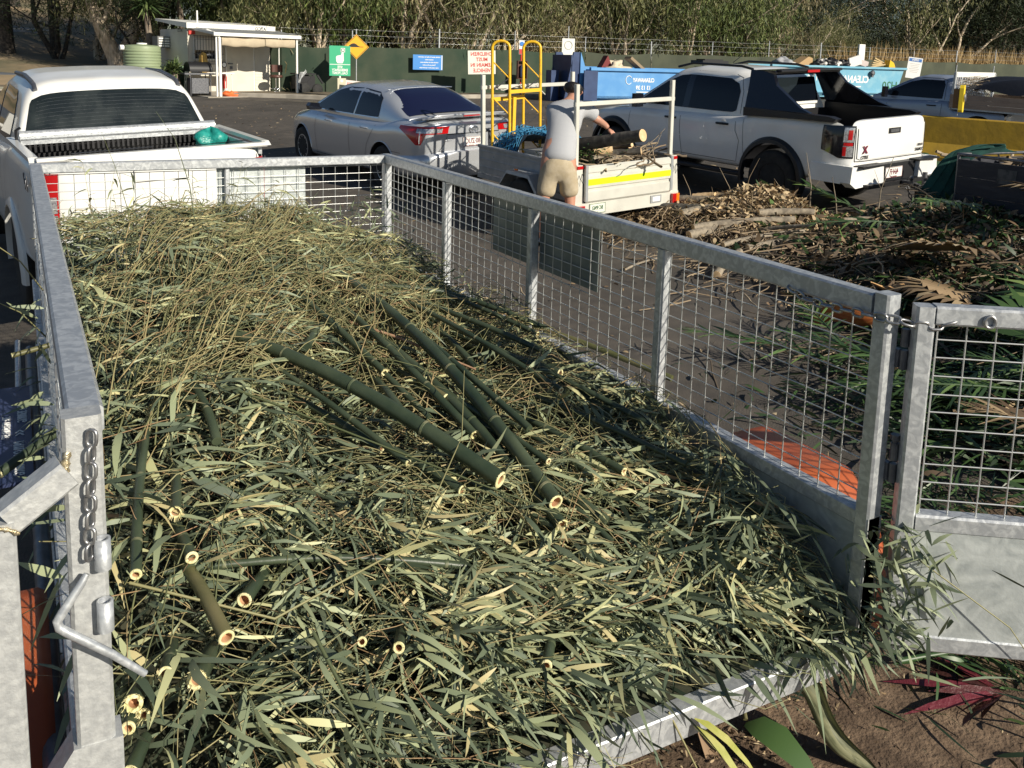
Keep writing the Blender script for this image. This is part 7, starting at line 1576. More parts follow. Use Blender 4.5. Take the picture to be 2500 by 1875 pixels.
# ---------------------------------------------------------------- skips
sb = mat('skip_blue', (.075, .26, .56), .55, col2=(.12, .32, .60), scale=2.2, detail=10, mixpos=(.4, .7)); sb2 = mat('skip_pale_blue', (.14, .38, .52), .6, col2=(.24, .46, .56), scale=2.5, detail=10, mixpos=(.45, .75))
nb = mat('skip_navy', (.012, .035, .11), .5, col2=(.02, .05, .14), scale=4)
def bin1():
    a = Vector((17.65, 25.24, .90)); b = Vector((24.2, 24.88, .94)); d = (b - a); L = d.length; rz = math.atan2(d.y, d.x); mw = Matrix.Translation(a) @ rotz(rz)
    e = empty('hook_bin', mw=mw, label='long mid-blue hook-lift bin with tall navy end frame', cat='bin')
    m = MB(); m.box((L / 2, .03, .66), (L, .06, 1.0)); m.box((L / 2, 2.2, .66), (L, .06, 1.0)); m.box((L, 1.1, .66), (.06, 2.2, 1.0)); m.box((0, 1.1, .66), (.06, 2.2, 1.0)); m.box((L / 2, 1.1, .20), (L, 2.2, .08)); m.build('bin_shell', sb, e)
    m = MB(); m.bar((0, -.02, 1.18), (L, -.02, 1.18), .14, .12, bev=.02); m.bar((0, 2.22, 1.2), (L, 2.22, 1.2), .14, .12, bev=.02); m.build('top_rim', sb, e)
    m = MB(); m.bar((0, .2, .06), (L, .2, .06), .12, .16); m.bar((0, 2.0, .06), (L, 2.0, .06), .12, .16); m.build('skid', sb, e)
    # end frame
    m = MB(); m.prism([(-.9, 1.5, 0), (-.55, 1.5, 1.75), (-.30, 1.5, 1.75), (-.1, 1.5, 1.3), (-.1, 1.5, 0)], (0, .08, 0)); m.build('end_frame', nb, e)
    m = MB(); m.prism([(-.9, .2, 0), (-.55, .2, 1.75), (-.30, .2, 1.75), (-.30, .2, .9), (-.1, .2, 0)], (0, .08, 0)); m.prism([(-.30, .15, 1.0), (-.30, .15, 1.75), (-.05, .15, 1.1), (-.05, .15, .0), (-.30, .15, 0)], (0, .06, 0), 1); m.build('end_frame', [nb, sb], e)
    m = MB(); m.box((-.62, .9, .9), (.05, 1.4, 1.5)); m.box((.02, -.04, .6), (.55, .05, 1.05)); m.box((-.95, 1.0, .55), (.3, .4, 1.1)); m.build('end_door', nb, e)
    text_mesh('lettering', 'CLEANAWAY', .20, MT['white_print'], face_mat((2.25, -.006, .82), (1, 0, 0), (0, 0, 1)), e, bold=.006, squash=.75)
    text_mesh('lettering', '13 13 39', .20, MT['white_print'], face_mat((2.25, -.006, .55), (1, 0, 0), (0, 0, 1)), e, bold=.005, squash=.9)
    m = MB(); m.tube([(1.62 + .13 * math.cos(a), -.006, .82 + .15 * math.sin(a)) for a in np.linspace(.6, 5.6, 20)], .014, 5); m.build('emblem', MT['white_print'], e); m = MB(); m.box((2.3, -.006, .40), (.7, .008, .03)); m.build('print_line', MT['white_print'], e)
    T = lambda x, y, z: mw @ Vector((x, y, z))
    m = MB(); m.prism([(0, 0, 0), (.5, 0, 0), (.28, 0, .45)], (0, .3, 0)); m.build('rubbish', mat('dark_red_card', (.16, .02, .02), .7), None, mw=Matrix.Translation(T(.75, .5, 1.22)), label='dark red pointed carton sticking out of the blue hook-lift bin', cat='rubbish')
    lump('rubbish', T(1.35, .6, 1.22), (.45, .3, .22), mat('cream_card', (.55, .48, .36), .8), 'heap of cream cardboard in the blue hook-lift bin', 'rubbish', 9, amp=.4)
    m = MB(); m.box((0, 0, 0), (.85, .4, .10), 0, Matrix.Rotation(.6, 3, 'Y')); m.build('rubbish', mat('brown_board', (.28, .21, .13), .8), None, mw=Matrix.Translation(T(2.2, .5, 1.38)), label='tilted brown board sticking out of the blue hook-lift bin', cat='rubbish')
    m = MB(); m.box((0, 0, 0), (1.25, .7, .12)); m.box((0, -.0, .08), (.9, .5, .06)); m.build('lid', MT['black_plastic'], None, mw=Matrix.Translation(T(5.6, .6, 1.55)), label='flat black lid raised above the far end of the blue bin', cat='lid')
    m = MB(); m.cyl(T(5.3, .6, 1.0), T(5.3, .6, 1.5), .03, 6); m.build('prop', MT['steel_dark'], None, label='dark prop holding up the flat black lid', cat='prop')
    return mw
bin1()
def skip2():
    a = Vector((28.3, 27.2, .98)); b = Vector((34.9, 26.0, 1.03)); d = b - a; L = d.length; rz = math.atan2(d.y, d.x); mw = Matrix.Translation(a) @ rotz(rz)
    e = empty('skip_bin', mw=mw, label='pale blue skip heaped with rubbish, green H2O scrawled on its side', cat='skip')
    m = MB(); y1 = 1.7
    m.prism([(.1, 0, .25), (L - .35, 0, .25), (L, 0, 1.40), (-.1, 0, 1.40)], (0, .06, 0)); m.prism([(.1, y1, .25), (L - .35, y1, .25), (L, y1, 1.40), (-.1, y1, 1.40)], (0, .06, 0))
    m.prism([(L - .40, .06, .25), (L - .05, .06, 1.40), (L, .06, 1.40), (L - .35, .06, .25)], (0, y1 - .06, 0)); m.prism([(.1, .06, .25), (-.1, .06, 1.40), (-.04, .06, 1.4), (.16, .06, .25)], (0, y1 - .06, 0)); m.box((L / 2 - .1, .9, .27), (L - .6, 1.7, .05)); m.build('skip_shell', sb2, e)
    m = MB(); m.bar((-.2, -.03, 1.44), (L + .1, -.03, 1.44), .14, .10, bev=.02); m.bar((-.2, y1 + .1, 1.44), (L + .1, y1 + .1, 1.44), .14, .1); m.build('top_rim', sb2, e)
    m = MB(); m.bar((.1, -.05, .36), (L - .3, -.05, .36), .1, .05)
    for k in range(9): m.box((.4 + k * .72, -.05, .26), (.07, .1, .2))
    m.bar((.1, -.05, .18), (L - .4, -.05, .18), .1, .05); m.build('rib', sb2, e)
    m = MB(); m.box((L - .85, .3, .06), (.5, .5, .22)); m.box((.8, .3, .06), (.5, .5, .22)); m.build('foot', sb2, e)
    for x in (1.9, 4.95): m = MB(); m.lathe([(.05, -.05), (.12, -.02), (.12, .04), (.05, .06)], 14, axis='y', c=(x, -.10, 1.22)); m.box((x, -.1, 1.12), (.08, .06, .16)); m.build('lifting_lug', MT['steel_dark'], e)
    text_mesh('lettering', 'CLEANAWAY', .42, MT['white_print'], face_mat((3.75, -.006, .92), (1, 0, 0), (0, 0, 1)), e, bold=.012, squash=.85)
    text_mesh('lettering', '131339', .34, MT['white_print'], face_mat((2.05, -.006, .95), (1, 0, 0), (0, 0, 1)), e, bold=.005, squash=.8)
    m = MB(); m.tube([(2.85 + .25 * math.cos(a), -.008, .95 + .29 * math.sin(a)) for a in np.linspace(.3, 5.2, 24)], .025, 5); m.build('emblem', MT['white_print'], e); m = MB(); m.box((3.8, -.006, .62), (1.3, .008, .05)); m.build('print_line', MT['white_print'], e)
    text_mesh('lettering', 'H20', .50, mat('green_spray', (.03, .16, .06), .7), face_mat((6.0, -.01, .68), (1, 0, 0), (0, 0, 1)), e, bold=.002, squash=.95)
    T = lambda x, y, z: Matrix.Translation(mw @ Vector((x, y, z)))
    tan = mat('tan_cardboard', (.42, .28, .14), .8); wt = mat('dirty_white', (.66, .64, .60), .6); bl = MT['black_plastic']
    lump('rubbish', mw @ Vector((.75, .6, 1.5)), (.4, .4, .26), mat('grey_bundle', (.3, .31, .33), .7), 'grey bundle on the left end of the skip load', 'rubbish', 1, amp=.2)
    lump('rubbish', mw @ Vector((1.0, .4, 1.46)), (.3, .3, .14), wt, 'white bundle below the grey bundle in the skip', 'rubbish', 2, amp=.2)
    m = MB(); m.prism([(0, 0, 0), (1.0, 0, 0), (1.0, 0, .35), (.75, 0, .42)], (0, .5, 0)); m.build('rubbish', tan, None, mw=T(1.3, .4, 1.44), label='tan cardboard box lying open on the skip load', cat='rubbish')
    for k in range(5): lump('rubbish', mw @ Vector((2.5 + k * .33, .5 + .1 * (k % 2), 1.5 + .05 * (k % 3))), (.28, .25, .2), bl if k % 2 == 0 else wt, ['first black bag', 'white plastic bag', 'second black bag', 'small white bag', 'third black bag'][k] + ' in the row of bags, counted from the left of the skip load', 'rubbish', 20 + k, amp=.25)
    m = MB(); m.box((0, 0, 0), (.75, .1, .42), 0, Matrix.Rotation(-.25, 3, 'Y')); m.build('rubbish', wt, None, mw=T(4.35, .4, 1.72), label='pale slotted panel leaning on the skip load', cat='rubbish')
    m = MB(); m.box((0, 0, 0), (.9, .1, .25), 0, Matrix.Rotation(.2, 3, 'Y')); m.build('rubbish', mat('pinkish_board', (.5, .42, .40), .7), None, mw=T(4.75, .5, 1.68), label='pinkish grey board beside the white upright panel', cat='rubbish')
    m = MB(); m.box((0, 0, 0), (.36, .08, .95)); m.build('rubbish', MT['white_print'], None, mw=T(4.9, .7, 2.0), label='tall white upright panel on the skip load', cat='rubbish')
    for k in range(5): m = MB(); m.box((0, 0, 0), (.9, .12, .05), 0, Matrix.Rotation(.05 + .12 * k - .2, 3, 'Y')); m.build('rubbish', mat('timber_scrap', (.5, .38, .2), .8), None, mw=T(5.5 + .12 * k, .3 + .1 * k, 1.55 + .05 * k), label='%s of the timber offcuts on the right of the skip load' % ['lowest', 'second lowest', 'middle', 'second highest', 'topmost'][k], cat='rubbish')
    m = MB(); m.prism([(0, 0, 0), (.42, 0, 0), (.30, 0, .20), (.05, 0, .32)], (0, .3, 0)); m.build('rubbish', MT['yellow'], None, mw=T(6.05, .2, 1.5), label='yellow plastic item at the right end of the skip load', cat='rubbish')
skip2()
e = empty('container', mw=Matrix.Translation((25.7, 27.9, .98)) @ rotz(math.radians(-6)), label='weathered brown open container between the two blue bins', cat='container')
m = MB(); bm = mat('weathered_brown', (.10, .085, .065), .8, col2=(.2, .18, .15), scale=3)
for x in (.0, 2.6): m.box((x, .8, .65), (.06, 1.6, 1.3))
m.box((1.3, 0, .65), (2.6, .05, 1.3)); m.box((1.3, 1.6, .65), (2.6, .05, 1.3)); m.box((1.3, .8, .08), (2.6, 1.6, .08)); m.build('container_shell', bm, e)
for k in range(6): m = MB(); m.box((.25 + k * .42, -.04, .65), (.08, .05, 1.2)); m.build('rib', bm, e)
m = MB(); m.bar((0, -.03, 1.32), (2.6, -.03, 1.32), .1, .07); m.build('top_rim', mat('rust_cream', (.5, .36, .2), .8, col2=(.2, .12, .08), scale=8), e)
# ---------------------------------------------------------------- trees
def treeleaf(name, c): return mat(name, (.05, .07, .02), .55, tint=c, spec=.3)
TLM = [treeleaf('olive_foliage', [(0, (.03, .036, .013)), (.4, (.11, .12, .045)), (.8, (.23, .23, .095)), (1, (.38, .34, .17))]),
       treeleaf('green_foliage', [(0, (.02, .034, .01)), (.4, (.07, .10, .028)), (.8, (.15, .19, .055)), (1, (.27, .30, .11))]),
       treeleaf('dark_foliage', [(0, (.008, .014, .006)), (.4, (.022, .034, .014)), (.8, (.05, .07, .03)), (1, (.1, .11, .05))]),
       treeleaf('dry_foliage', [(0, (.06, .05, .025)), (.4, (.15, .13, .065)), (.8, (.30, .26, .14)), (1, (.45, .37, .21))])]
def limb(rn, p, d, L, r, out, depth, mb):
    n = 7; P = [np.array(p)]; dd = np.array(d, float)
    for i in range(n - 1):
        dd = dd + rn.normal(0, .16, 3) + np.array([0, 0, .05]); dd /= np.linalg.norm(dd); P.append(P[-1] + dd * L / (n - 1))
    P = np.array(P); mb.tube(P, np.linspace(r, r * .45, n), 6 if depth < 2 else 4, caps=False, smooth=True)
    out += [P[i] for i in range(3, n)] if depth > 0 else [P[-1]]
    if depth < 2:
        for k in range(3 if depth == 0 else 3):
            i = rn.integers(2, n); a = rn.uniform(0, 6.28); nd = dd * .7 + np.array([math.cos(a), math.sin(a), rn.uniform(-.1, .6)]) * .8; nd /= np.linalg.norm(nd)
            limb(rn, P[i], nd, L * rn.uniform(.4, .65), r * .42, out, depth + 1, mb)
def make_tree(seed, H, spread, lean, leafmat, barkmat, nleaf, size=(.16, .34), wid=(.022, .045), droop=1.0, stems=3, low=.15, name='tree'):
    rn = np.random.default_rng(seed); mb = MB(); out = []
    for s in range(stems):
        a = rn.uniform(0, 6.28); d = np.array([math.cos(a) * lean, math.sin(a) * lean, 1]); d /= np.linalg.norm(d)
        limb(rn, (rn.normal(0, .12), rn.normal(0, .12), -.3), d, H * rn.uniform(.6, .85), rn.uniform(.09, .15), out, 0, mb)
    out = np.array(out); m2 = MB(); nc = nleaf // 14
    C = out[rn.integers(0, len(out), nc)] + rn.normal(0, spread, (nc, 3)) * np.array([1, 1, .8]); C[:, 2] = np.clip(C[:, 2], low * H, None)
    ct = np.clip(rn.normal(.45, .22, nc), 0, 1); idx = np.repeat(np.arange(nc), 14); n = len(idx)
    P = C[idx] + rn.normal(0, .16, (n, 3)) * np.array([1, 1, 1.8])
    yaw = rn.uniform(-math.pi, math.pi, n); pitch = rn.normal(-1.0 * droop, .4, n)
    V, F, T = leaf_batch(P, yaw, pitch, rn.uniform(-3, 3, n), rn.uniform(*size, n), rn.uniform(*wid, n), rn.uniform(-.05, .1, n), np.clip(ct[idx] + rn.normal(0, .15, n), 0, 1))
    # keep two quads per leaf only
    V = V.reshape(n, 5, 2, 3)[:, [0, 2, 4]].reshape(-1, 3); q = np.array([[0, 1, 3, 2], [2, 3, 5, 4]])[None] + (np.arange(n) * 6)[:, None, None]
    m2.add(V, q.reshape(-1, 4), 0, False, np.repeat(T[::10], 6))
    return mb.mesh('trunk', barkmat), m2.mesh('crown', leafmat)
pale = MT['bark_pale']
PT = [make_tree(1, 7.0, .75, .35, TLM[0], pale, 13000), make_tree(2, 8.0, .7, .3, TLM[0], pale, 12000, stems=4), make_tree(3, 6.5, .8, .5, TLM[1], MT['bark'], 14000),
      make_tree(4, 9.0, .9, .25, TLM[2], MT['bark_dark'], 15000, droop=.5), make_tree(5, 6.0, .6, .6, TLM[3], pale, 7000, stems=4), make_tree(6, 8.5, 1.1, .3, TLM[2], pale, 16000, droop=.3)]
def plant_tree(k, x, y, s, rz, label, cat='tree', group=None, dz=0.):
    e = empty('tree', (x, y, float(GZ(x, y)) + dz), rz, label=label, cat=cat, group=group); e.scale = (s, s, s)
    for me, nm in zip(PT[k], ('trunk', 'crown')):
        o = bpy.data.objects.new(nm, me); COL.objects.link(o); o.parent = e
rn = np.random.default_rng(21)
KD = ['olive weeping tree', 'pale-limbed olive tree', 'bushy green tree', 'dark tall tree', 'dry twiggy pale tree', 'dark spreading tree']
xx = 10.5; i = 0; cnt_ = {}; ORD = ['first', 'second', 'third', 'fourth', 'fifth', 'sixth', 'seventh', 'eighth', 'ninth', 'tenth', 'eleventh', 'twelfth']
while xx < 64:
    k = [0, 2, 4, 1, 0, 1, 4, 0, 2, 1][i % 10] if xx < 40 else [5, 3, 1, 5, 3][i % 5]
    s = rn.uniform(.85, 1.15) * (.42 if 37 < xx < 46 else 1)
    cnt_[k] = cnt_.get(k, -1) + 1
    plant_tree(k, xx, 32.2 + rn.uniform(0, 2.5) + (xx - 10) * .05, s, rn.uniform(0, 6.28), ORD[cnt_[k]] + ' ' + KD[k] + ' from the left in the row just behind the fence', group=KD[k] + 's just behind the fence')
    xx += rn.uniform(1.7, 2.6) * (1 if xx < 40 else 1.5); i += 1
for r_ in range(3):
    xx = 9.0 + r_; i = 0
    while xx < 95:
        k = int(rn.choice([0, 1, 2, 3, 5] if xx < 45 else [3, 5])); y = 37.5 + r_ * 6 + rn.uniform(-1.5, 1.5) + (xx - 10) * .08
        ga = abs(math.degrees(math.atan2(xx + .08, y + 1.63)) - 50.1); gap = ga < 4.6
        s = rn.uniform(1.0, 1.4) * (.40 if ga < 2.6 else .62 if gap else 1)
        plant_tree(k, xx, y, s, rn.uniform(0, 6.28), KD[k] + ' in the wood behind the fence row', group=KD[k] + 's in the wood behind')
        xx += rn.uniform(2.6, 4.2) * (1 + .25 * r_); i += 1
# trees behind the hut and on the bank
for j, (k, x, y, s, lb) in enumerate(((3, 1.6, 44.5, .9, 'dark tree on the bank left of the paperbark'), (5, 5.6, 40.0, .9, 'dark tree filling the gap behind the water tank'), (3, 7.6, 38.2, .85, 'dark tree directly behind the hut roof'), (2, 9.4, 36.0, .85, 'green tree behind the right end of the hut'),
        (5, 3.6, 45.5, 1.0, 'dark tree behind the paperbark trunk'), (3, 6.4, 46.5, 1.2, 'tall dark tree far behind the tank'), (5, 10.5, 41, 1.1, 'dark spreading tree behind the green emergency sign'), (3, 4.6, 36.6, .55, 'low dark shrub between paperbark and tank'), (0, 8.6, 34.0, .6, 'small olive tree right of the veranda'))):
    plant_tree(k, x, y, s, j * 1.3, lb)
# big forked paperbark
def paperbark():
    x0, y0 = 3.75, 39.2; e = empty('tree', (x0, y0, float(GZ(x0, y0)) - .1), label='large forked paperbark tree with flaky tan bark above the white ute', cat='tree')
    mb = MB()
    mb.tube([(0, 0, -.3), (0, 0, .5), (-.05, 0, 1.0)], [.50, .42, .38], 14, caps=False)
    mb.tube([(-.10, 0, .8), (-.5, 0, 1.7), (-.85, 0, 2.6), (-1.1, .1, 3.8), (-1.6, .2, 5.6)], [.34, .27, .22, .18, .12], 12, caps=False)
    mb.tube([(.10, 0, .8), (.55, 0, 1.6), (.80, 0, 2.4), (1.3, -.1, 3.4), (2.1, -.2, 4.6), (2.6, 0, 6)], [.33, .26, .22, .17, .12, .08], 12, caps=False)
    mb.tube([(-.6, 0, 1.9), (-.3, -.3, 2.8), (.0, -.3, 3.9), (.2, -.3, 5)], [.14, .11, .09, .05], 8, caps=False)
    out = []; r2 = np.random.default_rng(8)
    for p in ((-1.1, .1, 3.8), (-1.6, .2, 5.2), (1.3, -.1, 3.4), (2.1, -.2, 4.6), (0, -.3, 3.6), (-.8, 0, 2.6)):
        for q in range(3): limb(r2, p, np.array([r2.normal(0, .8), r2.normal(0, .8) - .3, .4]), 1.6, .06, out, 1, mb)
    mb.build('trunk', MT['bark_pale'], e)
    out = np.array(out); m2 = MB(); nc = 900; C = out[r2.integers(0, len(out), nc)] + r2.normal(0, .5, (nc, 3)); C[:, 2] = np.clip(C[:, 2], 1.9, None)
    idx = np.repeat(np.arange(nc), 16); n = len(idx); ct = np.clip(r2.normal(.5, .2, nc), 0, 1)
    V, F, T = leaf_batch(C[idx] + r2.normal(0, .15, (n, 3)) * np.array([1, 1, 2]), r2.uniform(-3, 3, n), r2.normal(-1.15, .3, n), r2.uniform(-3, 3, n), r2.uniform(.14, .3, n), r2.uniform(.015, .03, n), r2.uniform(0, .1, n), np.clip(ct[idx] + r2.normal(0, .12, n), 0, 1)); m2.add(V, F, 0, False, T)
    m2.build('crown', TLM[0], e)
paperbark()
for (x, y, r, H, lb) in ((-.3, 45.5, .34, 9, 'thick dark gum trunk on the bank at the far left'), (1.75, 47.5, .24, 9, 'slim dark gum trunk on the bank beside the track'), (.2, 63, .3, 10, 'distant trunk at the top of the bank')):
    e = empty('tree', (x, y, float(GZ(x, y)) - .2), label=lb, cat='tree'); mb = MB(); out = []; r2 = np.random.default_rng(int(x * 10) + 50)
    mb.tube([(0, 0, 0), (.02, 0, .6), (-.05, 0, 3), (.1, 0, 6), (.2, 0, H)], [r * 1.3, r, r * .85, r * .6, r * .2], 12, caps=False)
    for q in range(7): limb(r2, (0, 0, 3.6 + q * .8), np.array([r2.normal(0, 1), r2.normal(0, 1), .5]), 2.4, .07, out, 1, mb)
    mb.build('trunk', MT['bark_dark'], e); out = np.array(out); n = 7000; m2 = MB(); C = out[r2.integers(0, len(out), n)] + r2.normal(0, .5, (n, 3)); V, F, T = leaf_batch(C, r2.uniform(-3, 3, n), r2.normal(-.8, .4, n), r2.uniform(-3, 3, n), r2.uniform(.12, .26, n), r2.uniform(.02, .04, n), r2.uniform(0, .1, n), r2.random(n)); m2.add(V, F, 0, False, T); m2.build('crown', TLM[2], e)
# spiky yuccas behind the hut
ym = mat('yucca_green', (.05, .09, .03), .45, tint=[(0, (.02, .035, .012)), (.6, (.06, .10, .035)), (1, (.16, .2, .07))])
def yucca(x, y, h, R, label):
    e = empty('yucca', (x, y, float(GZ(x, y))), label=label, cat='yucca'); m = MB(); m.tube([(0, 0, -.2), (.1, 0, h * .6), (0, 0, h)], [.16, .12, .1], 8); m.build('trunk', MT['bark'], e)
    m = MB(); n = 260; r2 = np.random.default_rng(int(x * 7)); V, F, T = leaf_batch(np.array([0, 0, h]) + r2.normal(0, .08, (n, 3)), r2.uniform(-3.14, 3.14, n), r2.uniform(-.7, 1.4, n), r2.normal(0, .3, n), r2.uniform(.5, 1, n) * R, r2.uniform(.05, .075, n), r2.uniform(.0, .25, n), r2.random(n)); m.add(V, F, 0, True, T); m.build('leaf_rosette', ym, e)
for a in ((4.3, 34.6, 3.0, 1.1, 'yucca with drooping blades above the water tank'), (5.6, 35.6, 3.6, 1.1, 'spiky yucca behind the left end of the hut'), (7.2, 35.4, 3.4, 1.15, 'tallest yucca behind the hut, left of the centre of its roof'), (8.7, 36.2, 3.6, 1.1, 'spiky yucca behind the right half of the hut'), (5.0, 36.6, 4.2, 1.0, 'yucca farthest back between tank and hut')): yucca(*a)
yucca(4.55, 30.2, .85, .45, 'small thin yucca in front of the water tank')
# dry reeds behind the fence at the right
m = MB(); n = 5200; X = RN.uniform(38, 60, n); Y = RN.uniform(31.5, 35, n); V, F, T = leaf_batch(np.stack([X, Y, GZ(X, Y) + .8], -1), RN.uniform(-3, 3, n), RN.normal(1.35, .15, n), RN.uniform(-3, 3, n), RN.uniform(.9, 2.2, n), RN.uniform(.02, .05, n), RN.uniform(0, .15, n), RN.uniform(.6, 1, n)); m.add(V, F, 0, False, T)
m.build('reeds', mat('dry_reeds', (.4, .28, .13), .8, tint=[(0, (.1, .08, .04)), (.6, (.3, .2, .09)), (1, (.5, .36, .17))]), kind='stuff')
m = MB(); n = 9000; X = RN.uniform(8.5, 60, n); Y = 31.0 + RN.uniform(.3, 5.5, n) + (X > 30) * .5; V, F, T = leaf_batch(np.stack([X, Y, GZ(X, Y) + RN.uniform(0, 1.5, n)], -1), RN.uniform(-3, 3, n), RN.normal(.7, .6, n), RN.uniform(-3, 3, n), RN.uniform(.2, .6, n), RN.uniform(.02, .05, n), RN.uniform(0, .2, n), RN.random(n)); m.add(V, F, 0, False, T)
m.build('undergrowth', TLM[3], kind='stuff')
# caravan half hidden in the trees at the far right
e = empty('caravan', mw=Matrix.Translation((60.5, 38.2, 2.6)) @ rotz(math.radians(-35)), label='old brown caravan half hidden under the trees at the far right', cat='caravan')
m = MB(); m.prism([(-2.2, 0, 0), (2.4, 0, 0), (2.4, 0, 1.7), (1.9, 0, 2.0), (-1.6, 0, 2.1), (-2.3, 0, 1.5)], (0, 2, 0)); m.build('body', mat('brown_caravan', (.16, .12, .08), .6), e); m = MB(); m.box((-1.2, -.02, 1.3), (.5, .03, .55)); m.box((.6, -.02, 1.3), (1.1, .03, .5)); m.build('window', MT['glass'], e)
# ---------------------------------------------------------------- green waste on the ground
BL = [(7.75, 6.25, .42, .55), (7.3, 6.8, .14, .6), (6.6, 6.9, .16, .7), (6.9, 6.1, .16, .5), (8.9, 5.1, .26, .7), (9.7, 4.4, .30, .8), (8.2, 4.2, .32, .9), (7.0, 5.0, .18, .7), (7.0, 2.9, .36, .9), (8.3, 2.0, .45, 1.1), (5.9, 1.3, .26, .8), (9.6, 2.6, .4, 1.2), (4.6, 1.2, .12, .6), (6.6, 3.8, .15, .6)]
def waste(x, y):
    h = np.zeros(np.broadcast(x, y).shape)
    for (a, b, q, r) in BL: h = h + q * np.exp(-(((x - a) ** 2 + (y - b) ** 2) / (r * r)))
    return h
gh = empty('green_waste_heap', (8, 4, .4), label='sprawling dark heap of palm fronds, leaves and twigs dumped on the asphalt', cat='waste heap')
O = np.array([8, 4, .4])
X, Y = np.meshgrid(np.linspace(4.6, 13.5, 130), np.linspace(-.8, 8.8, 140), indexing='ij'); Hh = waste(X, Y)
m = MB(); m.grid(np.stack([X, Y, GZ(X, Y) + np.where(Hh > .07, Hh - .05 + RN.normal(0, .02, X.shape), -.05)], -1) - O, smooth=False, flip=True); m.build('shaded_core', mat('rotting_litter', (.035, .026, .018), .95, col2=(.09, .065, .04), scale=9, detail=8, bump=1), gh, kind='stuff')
def wpos(n, cx, cy_, r, zr=(-.02, .06), thr=.05):
    x = RN.normal(cx, r, n); y = RN.normal(cy_, r, n); k = waste(x, y) > thr; x, y = x[k], y[k]
    return np.stack([x, y, GZ(x, y) + waste(x, y) + RN.uniform(*zr, len(x))], -1) - O
def wl(m, P, Lr, Wr, pit, tb, bend=(0, .5)):
    n = len(P); V, F, T = leaf_batch(P, RN.uniform(-3.14, 3.14, n), RN.normal(.05, pit, n), RN.normal(0, 1, n), RN.uniform(*Lr, n), RN.uniform(*Wr, n), RN.uniform(*bend, n), RN.uniform(*tb, n)); m.add(V, F, 0, True, T)
m = MB()
wl(m, wpos(9500, 7.75, 6.25, .46), (.05, .12), (.018, .045), .5, (.5, 1))
wl(m, wpos(3200, 6.9, 7.0, .8, thr=.03), (.04, .1), (.015, .035), .5, (.15, .8))
wl(m, wpos(3000, 9.1, 5.2, .5), (.06, .16), (.02, .06), .5, (.2, .95))
wl(m, wpos(5500, 8.2, 3.6, 1.3), (.07, .2), (.02, .06), .5, (.0, .55))
n = 5200; x = RN.uniform(4.7, 8.5, n); y = RN.uniform(3.2, 8.6, n); w = waste(x, y); k = RN.random(n) < np.clip(w * 6, .015, .8); P = np.stack([x, y, GZ(x, y) + w + .012], -1)[k] - O; wl(m, P, (.03, .09), (.01, .03), .3, (.2, 1))
m.build('dry_leaf_litter', MT['dryleaf'], gh, kind='stuff')
m = MB()
wl(m, wpos(3000, 8.8, 5.0, .8), (.06, .18), (.02, .06), .6, (.1, .9))
wl(m, wpos(4500, 8.4, 3.0, 1.4), (.06, .2), (.015, .05), .6, (.0, .6))
wl(m, wpos(3800, 6.2, 1.8, 1.0), (.1, .34), (.01, .028), .4, (.0, .75))
wl(m, wpos(1500, 5.2, 1.8, .6, thr=-1), (.1, .34), (.01, .025), .3, (.0, .6))
m.build('green_leaf_litter', MT['greenleaf'], gh, kind='stuff')
m = MB(); zf = lambda x, y: GZ(x, y) + waste(x, y)
for (cx, cy_, s_, n, Lr, rr, tb) in ((6.9, 6.2, .6, 150, (.15, .6), (.003, .010), (.15, .8)), (6.7, 7.2, .8, 240, (.15, .6), (.003, .010), (.1, .8)), (8.4, 4.4, 1.2, 260, (.15, .7), (.002, .008), (.05, .7)), (6.6, 4.8, .7, 160, (.15, .7), (.003, .012), (.2, .9)), (6.6, 2.8, 1.0, 220, (.2, .7), (.003, .009), (.1, .8))):
    stick_batch(m, n, cx, cy_, 0, s_, s_, 0, Lr, rr, tb=tb, zf=zf)
m2_ = MB()
for i in range(12):
    x = RN.uniform(6.8, 8.6); y = RN.uniform(5.8, 7.2); z0 = float(zf(x, y)); a = RN.uniform(0, 6.28); h = RN.uniform(.15, .5)
    m.tube([(x, y, z0), (x + .06 * math.cos(a), y + .06 * math.sin(a), z0 + h * .5), (x + .2 * math.cos(a), y + .2 * math.sin(a), z0 + h)], [.006, .004, .002], 4, caps=False, tint=RN.uniform(.3, .9))
m.v = [v - O for v in m.v]
m.build('twig', MT['stick'], gh, kind='stuff')
def WP(x, y, h): return (x, y, float(GZ(x, y)) + h)
